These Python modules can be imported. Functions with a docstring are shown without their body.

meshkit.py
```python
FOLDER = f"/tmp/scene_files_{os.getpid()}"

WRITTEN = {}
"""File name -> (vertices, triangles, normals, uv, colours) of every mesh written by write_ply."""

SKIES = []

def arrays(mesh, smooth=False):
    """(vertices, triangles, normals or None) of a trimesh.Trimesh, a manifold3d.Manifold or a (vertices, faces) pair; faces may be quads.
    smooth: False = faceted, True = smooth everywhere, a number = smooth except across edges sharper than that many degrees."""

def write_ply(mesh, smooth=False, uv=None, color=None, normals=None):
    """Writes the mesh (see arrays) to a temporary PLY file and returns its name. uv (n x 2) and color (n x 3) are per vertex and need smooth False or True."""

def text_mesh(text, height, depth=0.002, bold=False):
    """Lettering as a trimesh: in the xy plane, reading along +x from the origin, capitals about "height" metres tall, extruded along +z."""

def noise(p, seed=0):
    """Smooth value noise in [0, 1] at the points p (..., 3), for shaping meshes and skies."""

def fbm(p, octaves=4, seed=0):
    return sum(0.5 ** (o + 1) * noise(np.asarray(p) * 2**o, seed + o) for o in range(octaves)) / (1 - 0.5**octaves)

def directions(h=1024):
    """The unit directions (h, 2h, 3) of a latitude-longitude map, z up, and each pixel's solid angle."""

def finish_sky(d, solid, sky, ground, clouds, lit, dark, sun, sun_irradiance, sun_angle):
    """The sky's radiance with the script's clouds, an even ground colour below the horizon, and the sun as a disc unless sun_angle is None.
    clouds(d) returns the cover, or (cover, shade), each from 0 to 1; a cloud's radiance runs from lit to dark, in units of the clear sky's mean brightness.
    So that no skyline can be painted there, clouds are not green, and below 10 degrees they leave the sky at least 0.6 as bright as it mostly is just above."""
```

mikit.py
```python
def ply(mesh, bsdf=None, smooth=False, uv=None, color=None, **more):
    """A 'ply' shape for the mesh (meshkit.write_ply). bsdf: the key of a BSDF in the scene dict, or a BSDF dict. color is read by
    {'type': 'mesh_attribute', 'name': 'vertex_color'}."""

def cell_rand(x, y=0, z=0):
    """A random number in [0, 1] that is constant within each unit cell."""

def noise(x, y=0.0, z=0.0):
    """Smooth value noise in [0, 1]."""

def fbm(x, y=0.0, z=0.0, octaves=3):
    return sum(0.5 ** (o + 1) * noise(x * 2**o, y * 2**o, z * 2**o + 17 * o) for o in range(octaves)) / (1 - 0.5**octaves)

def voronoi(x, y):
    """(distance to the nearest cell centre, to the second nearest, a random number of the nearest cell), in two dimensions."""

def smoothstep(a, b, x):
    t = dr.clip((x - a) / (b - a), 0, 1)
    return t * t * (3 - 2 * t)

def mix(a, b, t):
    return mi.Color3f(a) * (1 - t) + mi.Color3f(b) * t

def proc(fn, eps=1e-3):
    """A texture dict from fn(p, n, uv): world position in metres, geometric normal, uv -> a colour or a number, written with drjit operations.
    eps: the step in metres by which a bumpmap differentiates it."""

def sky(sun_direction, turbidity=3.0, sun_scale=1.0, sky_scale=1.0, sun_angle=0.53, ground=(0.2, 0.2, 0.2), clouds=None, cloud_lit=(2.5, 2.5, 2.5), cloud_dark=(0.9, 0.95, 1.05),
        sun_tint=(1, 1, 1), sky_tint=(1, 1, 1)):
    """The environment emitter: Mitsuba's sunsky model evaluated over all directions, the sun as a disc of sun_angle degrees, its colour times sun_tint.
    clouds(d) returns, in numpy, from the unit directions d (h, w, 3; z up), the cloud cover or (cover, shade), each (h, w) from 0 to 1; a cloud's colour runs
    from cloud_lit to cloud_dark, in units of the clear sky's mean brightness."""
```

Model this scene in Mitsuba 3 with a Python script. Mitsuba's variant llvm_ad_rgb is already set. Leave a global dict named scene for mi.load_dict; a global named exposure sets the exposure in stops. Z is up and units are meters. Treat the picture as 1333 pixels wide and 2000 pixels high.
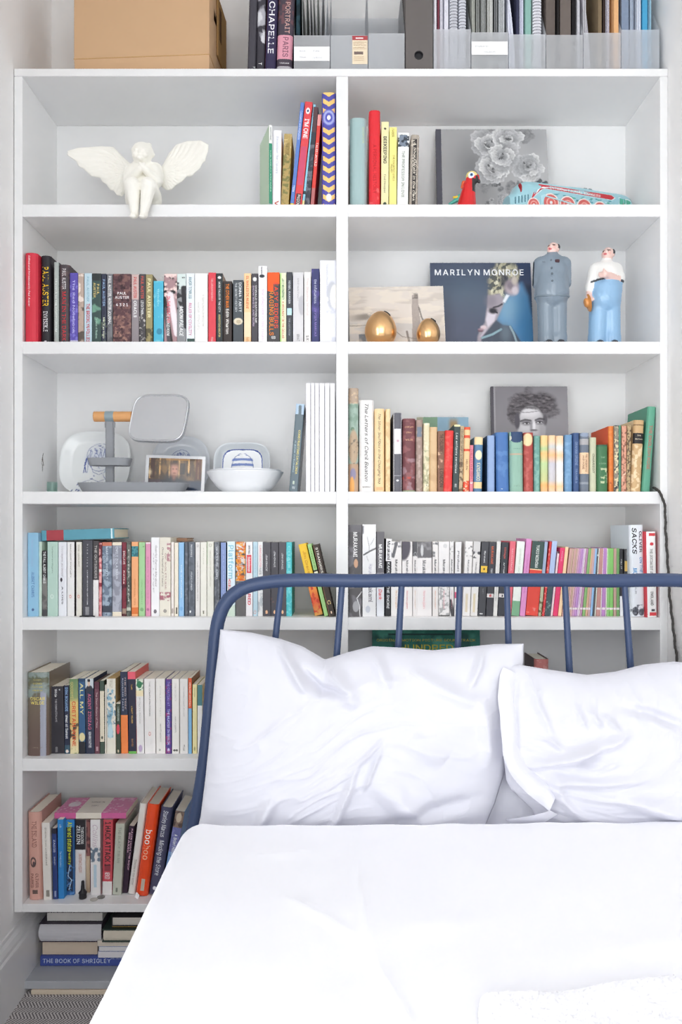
import math, random, numpy as np, trimesh, mitsuba as mi, mikit, meshkit
import drjit as dr
import manifold3d as m3
from shapely.geometry import Polygon, Point
import shapely
from scipy import sparse

# ---------------------------------------------------------------- camera, light, exposure
T = mi.ScalarTransform4f
CZ, F, HX, HY = 1.26, 1537.0, 667.0, 1040.0        # eye height, focal length (px of a 1333 x 2000 frame), principal point
exposure = -1.60
scene, labels = {}, {}
scene['camera'] = {'type': 'perspective', 'fov': 2 * math.degrees(math.atan(666.5 / F)), 'fov_axis': 'x', 'near_clip': 0.05,
                   'principal_point_offset_x': 0.0, 'principal_point_offset_y': -0.02,
                   'to_world': T().look_at(origin=[0, 0, CZ], target=[0, 1, CZ], up=[0, 0, 1])}
WINDOW_LIGHT = [7.9, 8.2, 8.4]                       # daylight through the net curtains
SIDE_LIGHT = [10.7, 11.1, 11.4]

# ---------------------------------------------------------------- helpers
def lin(c):
    """sRGB hex to linear."""
    if not isinstance(c, str):
        return np.asarray(c, float)
    v = np.array([int(c[i:i + 2], 16) for i in (1, 3, 5)]) / 255.0
    return np.where(v <= 0.04045, v / 12.92, ((v + 0.055) / 1.055) ** 2.4)

def bsdf(name, **kw):
    scene[name] = {'type': 'twosided', 'nested': {'type': 'principled', **kw}}
    return name
def rgb(c):
    return {'type': 'rgb', 'value': [float(x) for x in lin(c)]}
VC = {'type': 'mesh_attribute', 'name': 'vertex_color'}
bsdf('mat_print', base_color=VC, roughness=0.5, specular=0.35)
bsdf('mat_gloss', base_color=VC, roughness=0.16, specular=0.6)
bsdf('mat_cloth', base_color=VC, roughness=0.85, specular=0.15)
bsdf('mat_paint', base_color=rgb('#e3e3e3'), roughness=0.42, specular=0.4)
bsdf('mat_wall', base_color=rgb('#e6e5e4'), roughness=0.9, specular=0.1)
bsdf('mat_rail', base_color=rgb('#3b4a6a'), roughness=0.33, specular=0.4)
bsdf('mat_gold', base_color=rgb('#efc08a'), roughness=0.2, metallic=1.0)
bsdf('mat_mirror', base_color=rgb('#e9ecf0'), roughness=0.03, metallic=1.0)
bsdf('mat_linen', base_color=rgb('#f5f5fa'), roughness=0.9, specular=0.1, sheen=0.3)
bsdf('mat_black', base_color=rgb('#1c1c20'), roughness=0.5)
scene['mat_plastic'] = {'type': 'principledthin', 'base_color': rgb('#f6f8fb'), 'roughness': 0.3, 'spec_trans': 0.42, 'diff_trans': 0.8, 'eta': 1.3}
scene['mat_glass'] = {'type': 'principledthin', 'base_color': rgb('#d4eee6'), 'roughness': 0.08, 'spec_trans': 0.85, 'diff_trans': 0.5, 'eta': 1.4}

_count = {}
def numbered(base):
    n = _count.get(base, -1) + 1
    _count[base] = n
    return base if n == 0 else f'{base}_{n:03d}'

def thing(name, label, cat=None, group=None, kind=None):
    key = numbered(name)
    labels[key] = {'label': label}
    if cat: labels[key]['category'] = cat
    if group: labels[key]['group'] = group
    if kind: labels[key]['kind'] = kind
    return key

def put(key, part, mesh, mat, smooth=False, color=None, label=None):
    """One entry of scene: the thing's own mesh (part None) or a part of it."""
    k = key if part is None else numbered(f'{key}__{part}')
    scene[k] = mikit.ply(mesh, mat, smooth=smooth, color=color)
    if label: labels[k] = {'label': label}
    return k

class Soup:
    """Meshes with a colour per vertex, joined."""
    def __init__(s): s.v, s.f, s.c, s.n = [], [], [], 0
    def add(s, v, f, c):
        v, f = np.asarray(v, float).reshape(-1, 3), np.asarray(f, int)
        if f.shape[1] == 4: f = np.vstack([f[:, [0, 1, 2]], f[:, [0, 2, 3]]])
        c = lin(c)
        if c.ndim == 1: c = np.tile(c, (len(v), 1))
        s.v.append(v); s.f.append(f + s.n); s.c.append(c.reshape(-1, 3)); s.n += len(v)
        return s
    def mesh(s, m, c): return s.add(m.vertices, m.faces, c)
    def quad(s, a, b, c_, d, col): return s.add([a, b, c_, d], [[0, 1, 2, 3]], col)
    def grid(s, P, C):
        n, m = P.shape[:2]
        i = np.arange(n * m).reshape(n, m)
        f = np.stack([i[:-1, :-1], i[1:, :-1], i[1:, 1:], i[:-1, 1:]], -1).reshape(-1, 4)
        C = lin(C) if isinstance(C, str) else np.asarray(C)
        return s.add(P.reshape(-1, 3), f, C if C.ndim == 1 else C.reshape(-1, 3))
    def box(s, lo, hi, c): return s.mesh(box(lo, hi), c)
    def put(s, key, part, mat='mat_print', smooth=False, label=None, fn=None):
        if not s.v: return None
        v = np.vstack(s.v)
        if fn is not None: v = fn(v)
        return put(key, part, (v, np.vstack(s.f)), mat, smooth, np.vstack(s.c), label)

def box(lo, hi, bevel=0.0):
    lo, hi = np.minimum(lo, hi), np.maximum(lo, hi)
    if bevel:
        b = min(bevel, 0.45 * float((hi - lo).min()))
        pts = []
        for sx in (0, 1):
            for sy in (0, 1):
                for sz in (0, 1):
                    c = np.where([sx, sy, sz], hi, lo); s = np.where([sx, sy, sz], -b, b)
                    for k in range(3):
                        p = c + s; p[k] = c[k]; pts.append(p)
        m = m3.Manifold.hull_points(np.array(pts)).to_mesh()
        return trimesh.Trimesh(m.vert_properties[:, :3], m.tri_verts, process=False)
    m = trimesh.creation.box(extents=hi - lo)
    m.apply_translation((lo + hi) / 2)
    return m

def tube(path, r, sides=16, closed=False):
    p = np.asarray(path, float)
    r = np.broadcast_to(r, (len(p),))
    t = np.gradient(p, axis=0); t /= np.linalg.norm(t, axis=1, keepdims=True)
    a = np.cross(t[0], [0, 1, 0.1]); a /= np.linalg.norm(a)
    rings = []
    ang = np.arange(sides) * 2 * np.pi / sides
    for k in range(len(p)):
        a = a - t[k] * (a @ t[k]); a /= np.linalg.norm(a)
        b = np.cross(t[k], a)
        rings.append(p[k] + r[k] * (np.cos(ang)[:, None] * a + np.sin(ang)[:, None] * b))
    v = np.vstack(rings + [p[:1], p[-1:]])
    i, j = np.meshgrid(np.arange(len(p) - 1), np.arange(sides), indexing='ij')
    q = np.stack([i * sides + j, i * sides + (j + 1) % sides, (i + 1) * sides + (j + 1) % sides, (i + 1) * sides + j], -1).reshape(-1, 4)
    f = np.vstack([q[:, [0, 1, 2]], q[:, [0, 2, 3]]])
    n, js = len(p) * sides, np.arange(sides)
    caps = [np.stack([js * 0 + n, (js + 1) % sides, js], 1), np.stack([js * 0 + n + 1, n - sides + js, n - sides + (js + 1) % sides], 1)]
    m = trimesh.Trimesh(v, np.vstack([f] + caps), process=False)
    return m

def spline(pts, n=40):
    from scipy.interpolate import CubicSpline
    p = np.asarray(pts, float)
    d = np.r_[0, np.cumsum(np.linalg.norm(np.diff(p, axis=0), axis=1))]
    return CubicSpline(d, p)(np.linspace(0, d[-1], n))

def lathe(profile, sides=40):
    p = np.asarray(profile, float)
    ang = np.arange(sides) * 2 * np.pi / sides
    v = np.stack([p[:, :1] * np.cos(ang), p[:, :1] * np.sin(ang), np.repeat(p[:, 1:2], sides, 1)], -1).reshape(-1, 3)
    i, j = np.meshgrid(np.arange(len(p) - 1), np.arange(sides), indexing='ij')
    q = np.stack([i * sides + j, i * sides + (j + 1) % sides, (i + 1) * sides + (j + 1) % sides, (i + 1) * sides + j], -1).reshape(-1, 4)
    return trimesh.Trimesh(v, np.vstack([q[:, [0, 1, 2]], q[:, [0, 2, 3]]]), process=False)

def extrude(poly, d):
    return trimesh.creation.extrude_polygon(poly if hasattr(poly, 'exterior') else Polygon(poly), d, engine='earcut')

def at(px, py, Y):
    """The point of depth Y that the photograph shows at (px, py)."""
    return np.array([(px - HX) / F * Y, Y, CZ - (py - HY) / F * Y])

# ---- lettering: flat print made of glyph outlines
_glyph = {}
def glyph(ch, bold):
    k = (ch, bold)
    if k not in _glyph:
        m = meshkit.text_mesh(ch, 1.0, 0.1, bold)
        top = m.faces[(m.vertices[m.faces][:, :, 2] > 0.05).all(1)]
        use = np.unique(top)
        back = np.full(len(m.vertices), -1); back[use] = np.arange(len(use))
        v = m.vertices[use][:, :2].copy(); x0 = v[:, 0].min(); v[:, 0] -= x0
        _glyph[k] = (v, back[top], v[:, 0].max())
    return _glyph[k]
def text2d(s, bold=True, italic=0.0, space=0.13):
    V, Fc, n, x = [], [], 0, 0.0
    for ch in s:
        if ch == ' ': x += 0.36; continue
        v, f, w = glyph(ch, bold)
        V.append(v + [x, 0]); Fc.append(f + n); n += len(v); x += w + space
    v = np.vstack(V); v[:, 0] += italic * v[:, 1]
    return v, np.vstack(Fc), x - space

def flat_text(s, P, right, up, size, width=None, bold=True, italic=0.0, space=0.13, centre=True):
    """Lettering at P (centre or left end of its baseline) along the unit vectors right and up: (vertices, faces)."""
    v, f, n = text2d(s, bold, italic, space)
    sx = width / n if width else size
    x = v[:, 0] * sx - (n * sx / 2 if centre else 0)
    return np.asarray(P) + x[:, None] * np.asarray(right) + (v[:, 1] * size)[:, None] * np.asarray(up), f

# ---- paint: flat print evaluated on a grid; u from left, v from top
def smooth(a, b, x):
    t = np.clip((x - a) / (b - a), 0, 1); return t * t * (3 - 2 * t)
def fb(u, v, seed=0, octv=4):
    return meshkit.fbm(np.stack([u, v, np.full_like(u, seed * 7.31)], -1), octv, seed)
def over(C, col, a):
    return C * (1 - a[..., None]) + lin(col) * a[..., None]
def paint(U, V, w, h, base, ops):
    C = np.tile(lin(base), U.shape + (1,))
    for op in ops:
        k = op[0]
        if k == 'b':                                     # band: colour, v0, v1, u0, u1
            u0, u1 = (op[4], op[5]) if len(op) > 4 else (-1, 2)
            C = over(C, op[1], ((V >= op[2]) & (V < op[3]) & (U >= u0) & (U < u1)) * 1.0)
        elif k == 'g':                                   # gradient: [(v, colour) ...]
            vs = [a for a, _ in op[1]]; cs = np.array([lin(c) for _, c in op[1]])
            C = np.stack([np.interp(V, vs, cs[:, i]) for i in range(3)], -1)
        elif k == 'n':                                   # mottling: colour, scale mm, threshold, seed, v0, v1
            sc = op[2] * 1e-3; v0, v1 = (op[5], op[6]) if len(op) > 5 else (0, 1)
            a = smooth(op[3] - 0.07, op[3] + 0.07, fb(U * w / sc, V * h / sc, op[4]))
            C = over(C, op[1], a * smooth(v0 - 0.01, v0, V) * (1 - smooth(v1, v1 + 0.01, V)))
        elif k == 'e':                                   # ellipse: colour, u, v, radius u, radius v
            C = over(C, op[1], 1 - smooth(0.85, 1.1, np.hypot((U - op[2]) / op[4], (V - op[3]) / op[5])))
        elif k == 'r':                                   # ring
            d = np.hypot((U - op[2]) / op[4], (V - op[3]) / op[5])
            C = over(C, op[1], (1 - smooth(0.02, 0.3, np.abs(d - 0.8))))
        elif k == 'x':                                   # chevrons: colour, count
            ph = (V * op[2] + np.abs(U - 0.5)) % 1.0
            C = over(C, op[1], ((ph < 0.5) & (U > 0.06) & (U < 0.94)) * 1.0)
        elif k == 'l':                                   # line: colour, width, points
            C = over(C, op[1], stroke(U * w, V * h, [(a * w, b * h) for a, b in op[3]], op[2]))
    return C
def stroke(X, Y, pts, r):
    d = np.full(X.shape, 1e9)
    for (ax, ay), (bx, by) in zip(pts[:-1], pts[1:]):
        L = max((bx - ax) ** 2 + (by - ay) ** 2, 1e-12)
        t = np.clip(((X - ax) * (bx - ax) + (Y - ay) * (by - ay)) / L, 0, 1)
        d = np.minimum(d, np.hypot(X - ax - t * (bx - ax), Y - ay - t * (by - ay)))
    return 1 - smooth(0.7 * r, 1.3 * r, d)

# ---- signed distance figures
def sdf_mesh(f, lo, hi, h):
    """Surface nets of the field f(points) < 0."""
    lo, hi = np.asarray(lo, float), np.asarray(hi, float)
    n = np.ceil((hi - lo) / h).astype(int) + 1
    ax = [lo[k] + h * np.arange(n[k]) for k in range(3)]
    G = np.stack(np.meshgrid(*ax, indexing='ij'), -1)
    D = f(G.reshape(-1, 3)).reshape(n)
    S = D < 0
    c = np.zeros(n - 1, int)
    for o in np.ndindex(2, 2, 2):
        c += S[o[0]:n[0] - 1 + o[0], o[1]:n[1] - 1 + o[1], o[2]:n[2] - 1 + o[2]]
    act = (c > 0) & (c < 8)
    idx = np.full(n - 1, -1); cells = np.argwhere(act); idx[act] = np.arange(len(cells))
    acc, cnt = np.zeros((len(cells), 3)), np.zeros(len(cells))
    corners = [np.array(o) for o in np.ndindex(2, 2, 2)]
    for a in corners:
        for k in range(3):
            if a[k]: continue
            b = a.copy(); b[k] = 1
            da, db = D[tuple((cells + a).T)], D[tuple((cells + b).T)]
            x = (da < 0) != (db < 0)
            t = np.where(x, da / np.where(x, da - db, 1), 0)
            p = cells + a + t[:, None] * (b - a)
            acc[x] += p[x]; cnt[x] += 1
    V = lo + h * acc / cnt[:, None]
    Fs = []
    for k in range(3):
        i, j = [(1, 2), (2, 0), (0, 1)][k]
        sl0 = [slice(None)] * 3; sl1 = [slice(None)] * 3
        sl0[k], sl1[k] = slice(0, -1), slice(1, None)
        e = np.argwhere(S[tuple(sl0)] != S[tuple(sl1)])
        e = e[(e[:, i] > 0) & (e[:, j] > 0) & (e[:, i] < n[i] - 1) & (e[:, j] < n[j] - 1)]
        ins = S[tuple(e.T)]
        def cell(di, dj):
            q = e.copy(); q[:, i] += di; q[:, j] += dj; return idx[tuple(q.T)]
        q = np.stack([cell(-1, -1), cell(0, -1), cell(0, 0), cell(-1, 0)], 1)
        Fs.append(np.where(ins[:, None], q, q[:, ::-1]))
    q = np.vstack(Fs)
    return V, q
def cone(p, a, b, ra, rb):
    a, b = np.asarray(a, float), np.asarray(b, float)
    ab = b - a; t = np.clip(((p - a) @ ab) / (ab @ ab), 0, 1)
    return np.linalg.norm(p - a - t[:, None] * ab, axis=1) - (ra + (rb - ra) * t)
def ell(p, c, r):
    q = (p - np.asarray(c)) / np.asarray(r)
    k = np.linalg.norm(q, axis=1)
    return (k - 1) * k / np.maximum(np.linalg.norm(q / np.asarray(r), axis=1), 1e-9)
def smin(d, k):
    """Smooth union of a list of distances."""
    out = d[0]
    for x in d[1:]:
        hh = np.clip(0.5 + 0.5 * (x - out) / k, 0, 1)
        out = x * (1 - hh) + out * hh - k * hh * (1 - hh)
    return out
def figure(key, part, prims, lo, hi, h, k, mat='mat_gloss', paintfn=None, clip=None):
    """prims: list of (function(points) -> distance, colour). One continuous surface, coloured by the nearest primitive."""
    V, q = sdf_mesh(lambda p: np.maximum(smin([g(p) for g, _ in prims], k), clip(p) if clip else -1.0), lo, hi, h)
    D = np.stack([g(V) for g, _ in prims], 1)
    C = np.array([lin(c) for _, c in prims])[D.argmin(1)]
    if paintfn: C = paintfn(V, C)
    return put(key, part, (V, q), mat, True, C)

def se(X, Y, cx, cy, rx, ry, soft=0.25):
    """Soft ellipse mask."""
    return 1 - smooth(1 - soft, 1 + soft, np.hypot((X - cx) / rx, (Y - cy) / ry))
def sp(X, Y, pts, soft):
    """Soft polygon mask."""
    g = Polygon(pts).buffer(0); q = shapely.points(X.ravel(), Y.ravel())
    d = shapely.distance(g.exterior, q); d = np.where(shapely.contains(g, q), d, -d)
    return smooth(-soft, soft, d).reshape(X.shape)

# ---------------------------------------------------------------- the room
YF, S0 = 2.12, 725.0                                # front plane of the bookcase, pixels per metre there
XL, XR, YB, ZC = -0.8835, 0.8815, 2.40, 2.95
XE, YE = 2.45, -1.7
def struct(name, mesh, mat, label, **kw):
    k = thing(name, label, kind='structure'); put(k, None, mesh, mat, **kw); return k

def carpet(p, n, uv):
    u = p.y / 0.024
    tri = dr.abs(u - 2 * dr.floor(u / 2) - 1)       # bands of slanting strokes, alternately left and right
    s = p.x / 0.0088 + tri * 1.9
    st = s - dr.floor(s)
    a = mikit.smoothstep(0.45, 0.6, st) * (1 - mikit.smoothstep(0.88, 1.0, st))
    fine = mikit.noise(p.x * 700, p.y * 700)
    return mikit.mix([0.60, 0.565, 0.555], [0.17, 0.155, 0.16], a) * (0.84 + 0.32 * fine)
scene['mat_carpet'] = {'type': 'twosided', 'nested': {'type': 'diffuse', 'reflectance': mikit.proc(carpet)}}

struct('floor', box((XL - 0.1, YE - 0.1, -0.1), (XE + 0.1, YB + 0.1, 0.0)), 'mat_carpet', 'floor covered in grey herringbone carpet')
struct('ceiling', box((XL - 0.1, YE - 0.1, ZC), (XE + 0.1, YB + 0.1, ZC + 0.1)), 'mat_wall', 'white ceiling')
def panel_with_hole(axis, at0, th, lo, hi, hlo, hhi):
    """A wall of thickness th with a rectangular opening; axis 0 = plane x const, 1 = plane y const."""
    a = m3.Manifold.cube((1, 1, 1))
    def cube(l, h, t0, t1):
        if axis == 0: return m3.Manifold.cube((t1 - t0, h[0] - l[0], h[1] - l[1])).translate((t0, l[0], l[1]))
        return m3.Manifold.cube((h[0] - l[0], t1 - t0, h[1] - l[1])).translate((l[0], t0, l[1]))
    w = cube(lo, hi, at0, at0 + th) - cube((hlo[0], hhi[0]), (hlo[1], hhi[1]), at0 - 0.01, at0 + th + 0.01)
    return w
W1 = ((-0.70, 1.50), (0.25, 2.85))                  # window in the wall behind the camera (x, z)
W2 = ((-1.25, 0.55), (0.30, 2.45))                  # window in the left wall (y, z)
struct('wall_left', panel_with_hole(0, XL - 0.12, 0.12, (YE - 0.1, 0), (YB, ZC), *W2), 'mat_wall', 'left wall of the room beside the bookcase')
struct('wall_back', box((XL - 0.1, YB, 0), (XE + 0.1, YB + 0.1, ZC)), 'mat_wall', 'wall behind the bookcase')
struct('wall_right', box((XR, 2.02, 0), (XE + 0.1, YB, ZC)), 'mat_wall', 'projecting wall on the right of the bookcase')
struct('wall_side', box((XE, YE - 0.1, 0), (XE + 0.1, 2.02, ZC)), 'mat_wall', 'far right wall')
struct('wall_front', panel_with_hole(1, YE - 0.1, 0.1, (XL, 0), (XE, ZC), *W1), 'mat_wall', 'wall behind the camera')
def window(name, axis, at0, W, light, inward):
    (a0, a1), (z0, z1) = W
    P = (lambda a, t, z: (t, a, z)) if axis == 0 else (lambda a, t, z: (a, t, z))
    k = thing(name, 'tall white sash window with net curtain', kind='structure')
    s = Soup(); t0, t1 = at0, at0 + 0.05
    for lo, hi in (((a0, z0), (a0 + 0.06, z1)), ((a1 - 0.06, z0), (a1, z1)), ((a0, z0), (a1, z0 + 0.06)), ((a0, z1 - 0.06), (a1, z1)),
                   ((a0, (z0 + z1) / 2 - 0.025), (a1, (z0 + z1) / 2 + 0.025)), (((a0 + a1) / 2 - 0.02, z0), ((a0 + a1) / 2 + 0.02, z1))):
        s.box(P(lo[0], t0, lo[1]), P(hi[0], t1, hi[1]), '#f2f2f0')
    s.put(k, 'window_frame', 'mat_print')
    t = at0 + 0.01
    q = [P(a0, t, z0), P(a1, t, z0), P(a1, t, z1), P(a0, t, z1)]
    nrm = np.cross(np.subtract(q[1], q[0]), np.subtract(q[2], q[0]))
    f = [[0, 1, 2, 3]] if nrm @ np.array(inward) > 0 else [[3, 2, 1, 0]]
    scene[f'{k}__net_curtain'] = mikit.ply((q, f), 'mat_wall', emitter={'type': 'area', 'radiance': {'type': 'rgb', 'value': light}})
window('window_1', 1, YE - 0.06, W1, WINDOW_LIGHT, (0, 1, 0))
window('window_2', 0, XL - 0.08, W2, SIDE_LIGHT, (1, 0, 0))

# baseboard: extruded moulding along the left wall and under the bookcase
def moulding(x0, y0, x1, y1, nx, ny):
    prof = [(0, 0), (0.020, 0), (0.020, 0.150), (0.016, 0.156), (0.016, 0.166), (0.011, 0.178), (0.005, 0.186), (0.004, 0.195), (0, 0.197)]
    s = np.array(prof)
    a = np.array([[x0 + d * nx, y0 + d * ny, z] for d, z in s]); b = np.array([[x1 + d * nx, y1 + d * ny, z] for d, z in s])
    v = np.vstack([a, b]); n = len(s)
    f = [[i, (i + 1) % n, (i + 1) % n + n, i + n] for i in range(n)]
    return v, np.array(f)
struct('baseboard_left', moulding(XL, YE, XL, YB - 0.021, 1, 0), 'mat_paint', 'tall white moulded baseboard along the left wall')
struct('baseboard_back', moulding(XL + 0.021, YB, XR, YB, 0, -1), 'mat_paint', 'white baseboard behind the floor stack')

# ---------------------------------------------------------------- the bookcase
k_case = thing('bookcase', 'tall white built-in bookcase of two bays filling the alcove', 'bookcase')
Zp = lambda py: CZ - (py - HY) / S0
SHELF = {1: Zp(399), 2: Zp(667), 3: Zp(960), 4: Zp(1206.5), 5: Zp(1482), 6: Zp(1766)}
TOPZ = Zp(134)
XI0, XI1, XD0, XD1 = -0.859, 0.8605, -0.0130, 0.0193
YBK = 2.379
def casep(part, lo, hi, bevel=0.0012):
    put(k_case, part, box(lo, hi, bevel), 'mat_paint')
casep('side_panel', (-0.8815, YF, 0.2365), (XI0, YBK + 0.006, TOPZ - 0.0205))
casep('side_panel', (XI1, YF, 0.0), (XR - 0.0005, YBK + 0.006, TOPZ - 0.0205))
casep('top_board', (-0.8815, YF - 0.0005, TOPZ - 0.0205), (XR - 0.0005, YBK + 0.006, TOPZ))
casep('back_panel', (XI0, YBK, 0.2365), (XI1, YBK + 0.006, TOPZ - 0.021), 0)
casep('divider', (XD0, YF, 0.2590), (XD1, YBK, TOPZ - 0.0208))
for r in range(1, 6):
    for x0, x1 in ((XI0, XD0), (XD1, XI1)):
        casep('shelf', (x0, YF, SHELF[r] - 0.0335), (x1, YBK, SHELF[r]))
casep('bottom_board', (XI0, YF, 0.2365), (XI1, YBK, SHELF[6]))
put(k_case, 'support_post', box((XD0, YF + 0.03, 0), (XD1, YBK, 0.2365)), 'mat_paint')
# a dark scratch in the paint at the left of the third shelf
s = Soup(); rs = np.random.default_rng(4)
for a in ([(2.27, 1.452), (2.262, 1.475), (2.268, 1.488)], [(2.262, 1.475), (2.256, 1.455)], [(2.266, 1.468), (2.258, 1.470)], [(2.262, 1.455), (2.262, 1.436)]):
    s.mesh(tube([(XI0 + 0.0004, y, z) for y, z in a], 0.0009, 6), '#6f6a66')
s.put(k_case, 'paint_scratch', label='dark scratch in the white paint')

# ---------------------------------------------------------------- the bed
YH = 1.89
BX = (945 - HX) / F * YH                            # middle of the bed
k_bed = thing('bed', 'double bed with blue-grey tubular metal headboard in front of the bookcase', 'bed')
hp = [at(x, y, YH) for x, y in ((357, 1790), (372, 1650), (396, 1518), (411, 1375), (420, 1266), (428, 1208), (441, 1178), (468, 1153), (508, 1139.5), (556, 1134), (640, 1133.3), (760, 1133))]
foot = np.array([hp[0][0] - 0.045, YH, 0.0])
left = np.vstack([[foot], spline(hp, 60)])
right = left[::-1].copy(); right[:, 0] = 2 * BX - right[:, 0]
put(k_bed, 'headboard_tube', tube(np.vstack([left, right]), 0.0163, 24), 'mat_rail', True)
for x0, x1 in ((550.5, 537), (669, 660), (785.5, 779), (899, 895.5)):
    for sgn in (0, 1):
        a, b = at(x0, 1142, YH), at(x1, 1262, YH)
        b = a + (b - a) * 5.6
        if sgn: a[0], b[0] = 2 * BX - a[0], 2 * BX - b[0]
        put(k_bed, 'spindle', tube(np.linspace(a, b, 12), np.linspace(0.0074, 0.0105, 12), 16), 'mat_rail', True)
lo_x = left[3][0]
for sgn in (0, 1):
    a, b = np.array([hp[0][0] - 0.012, YH, 0.36]), np.array([hp[0][0] - 0.012, -0.10, 0.36])
    if sgn: a[0], b[0] = 2 * BX - a[0], 2 * BX - b[0]
    put(k_bed, 'side_rail', box(a + [-0.012, -0.012, -0.03], b + [0.012, 0, 0.03], 0.004), 'mat_rail')
    put(k_bed, 'leg', tube(np.linspace(b + [0, 0, 0.02], [b[0], b[1], 0], 4), 0.0163, 16), 'mat_rail', True)
a, b = left[6].copy(), right[-7].copy(); a[2] = b[2] = 0.36
put(k_bed, 'cross_rail', tube(np.linspace(np.array([hp[0][0], YH, 0.36]), np.array([2 * BX - hp[0][0], YH, 0.36]), 4), 0.012, 16), 'mat_rail', True)
k = thing('mattress', 'white mattress under the duvet on the bed', 'mattress')
put(k, None, box((-0.30, -0.08, 0.39), (2 * BX + 0.30, 1.865, 0.575), 0.03), 'mat_linen')

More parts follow.
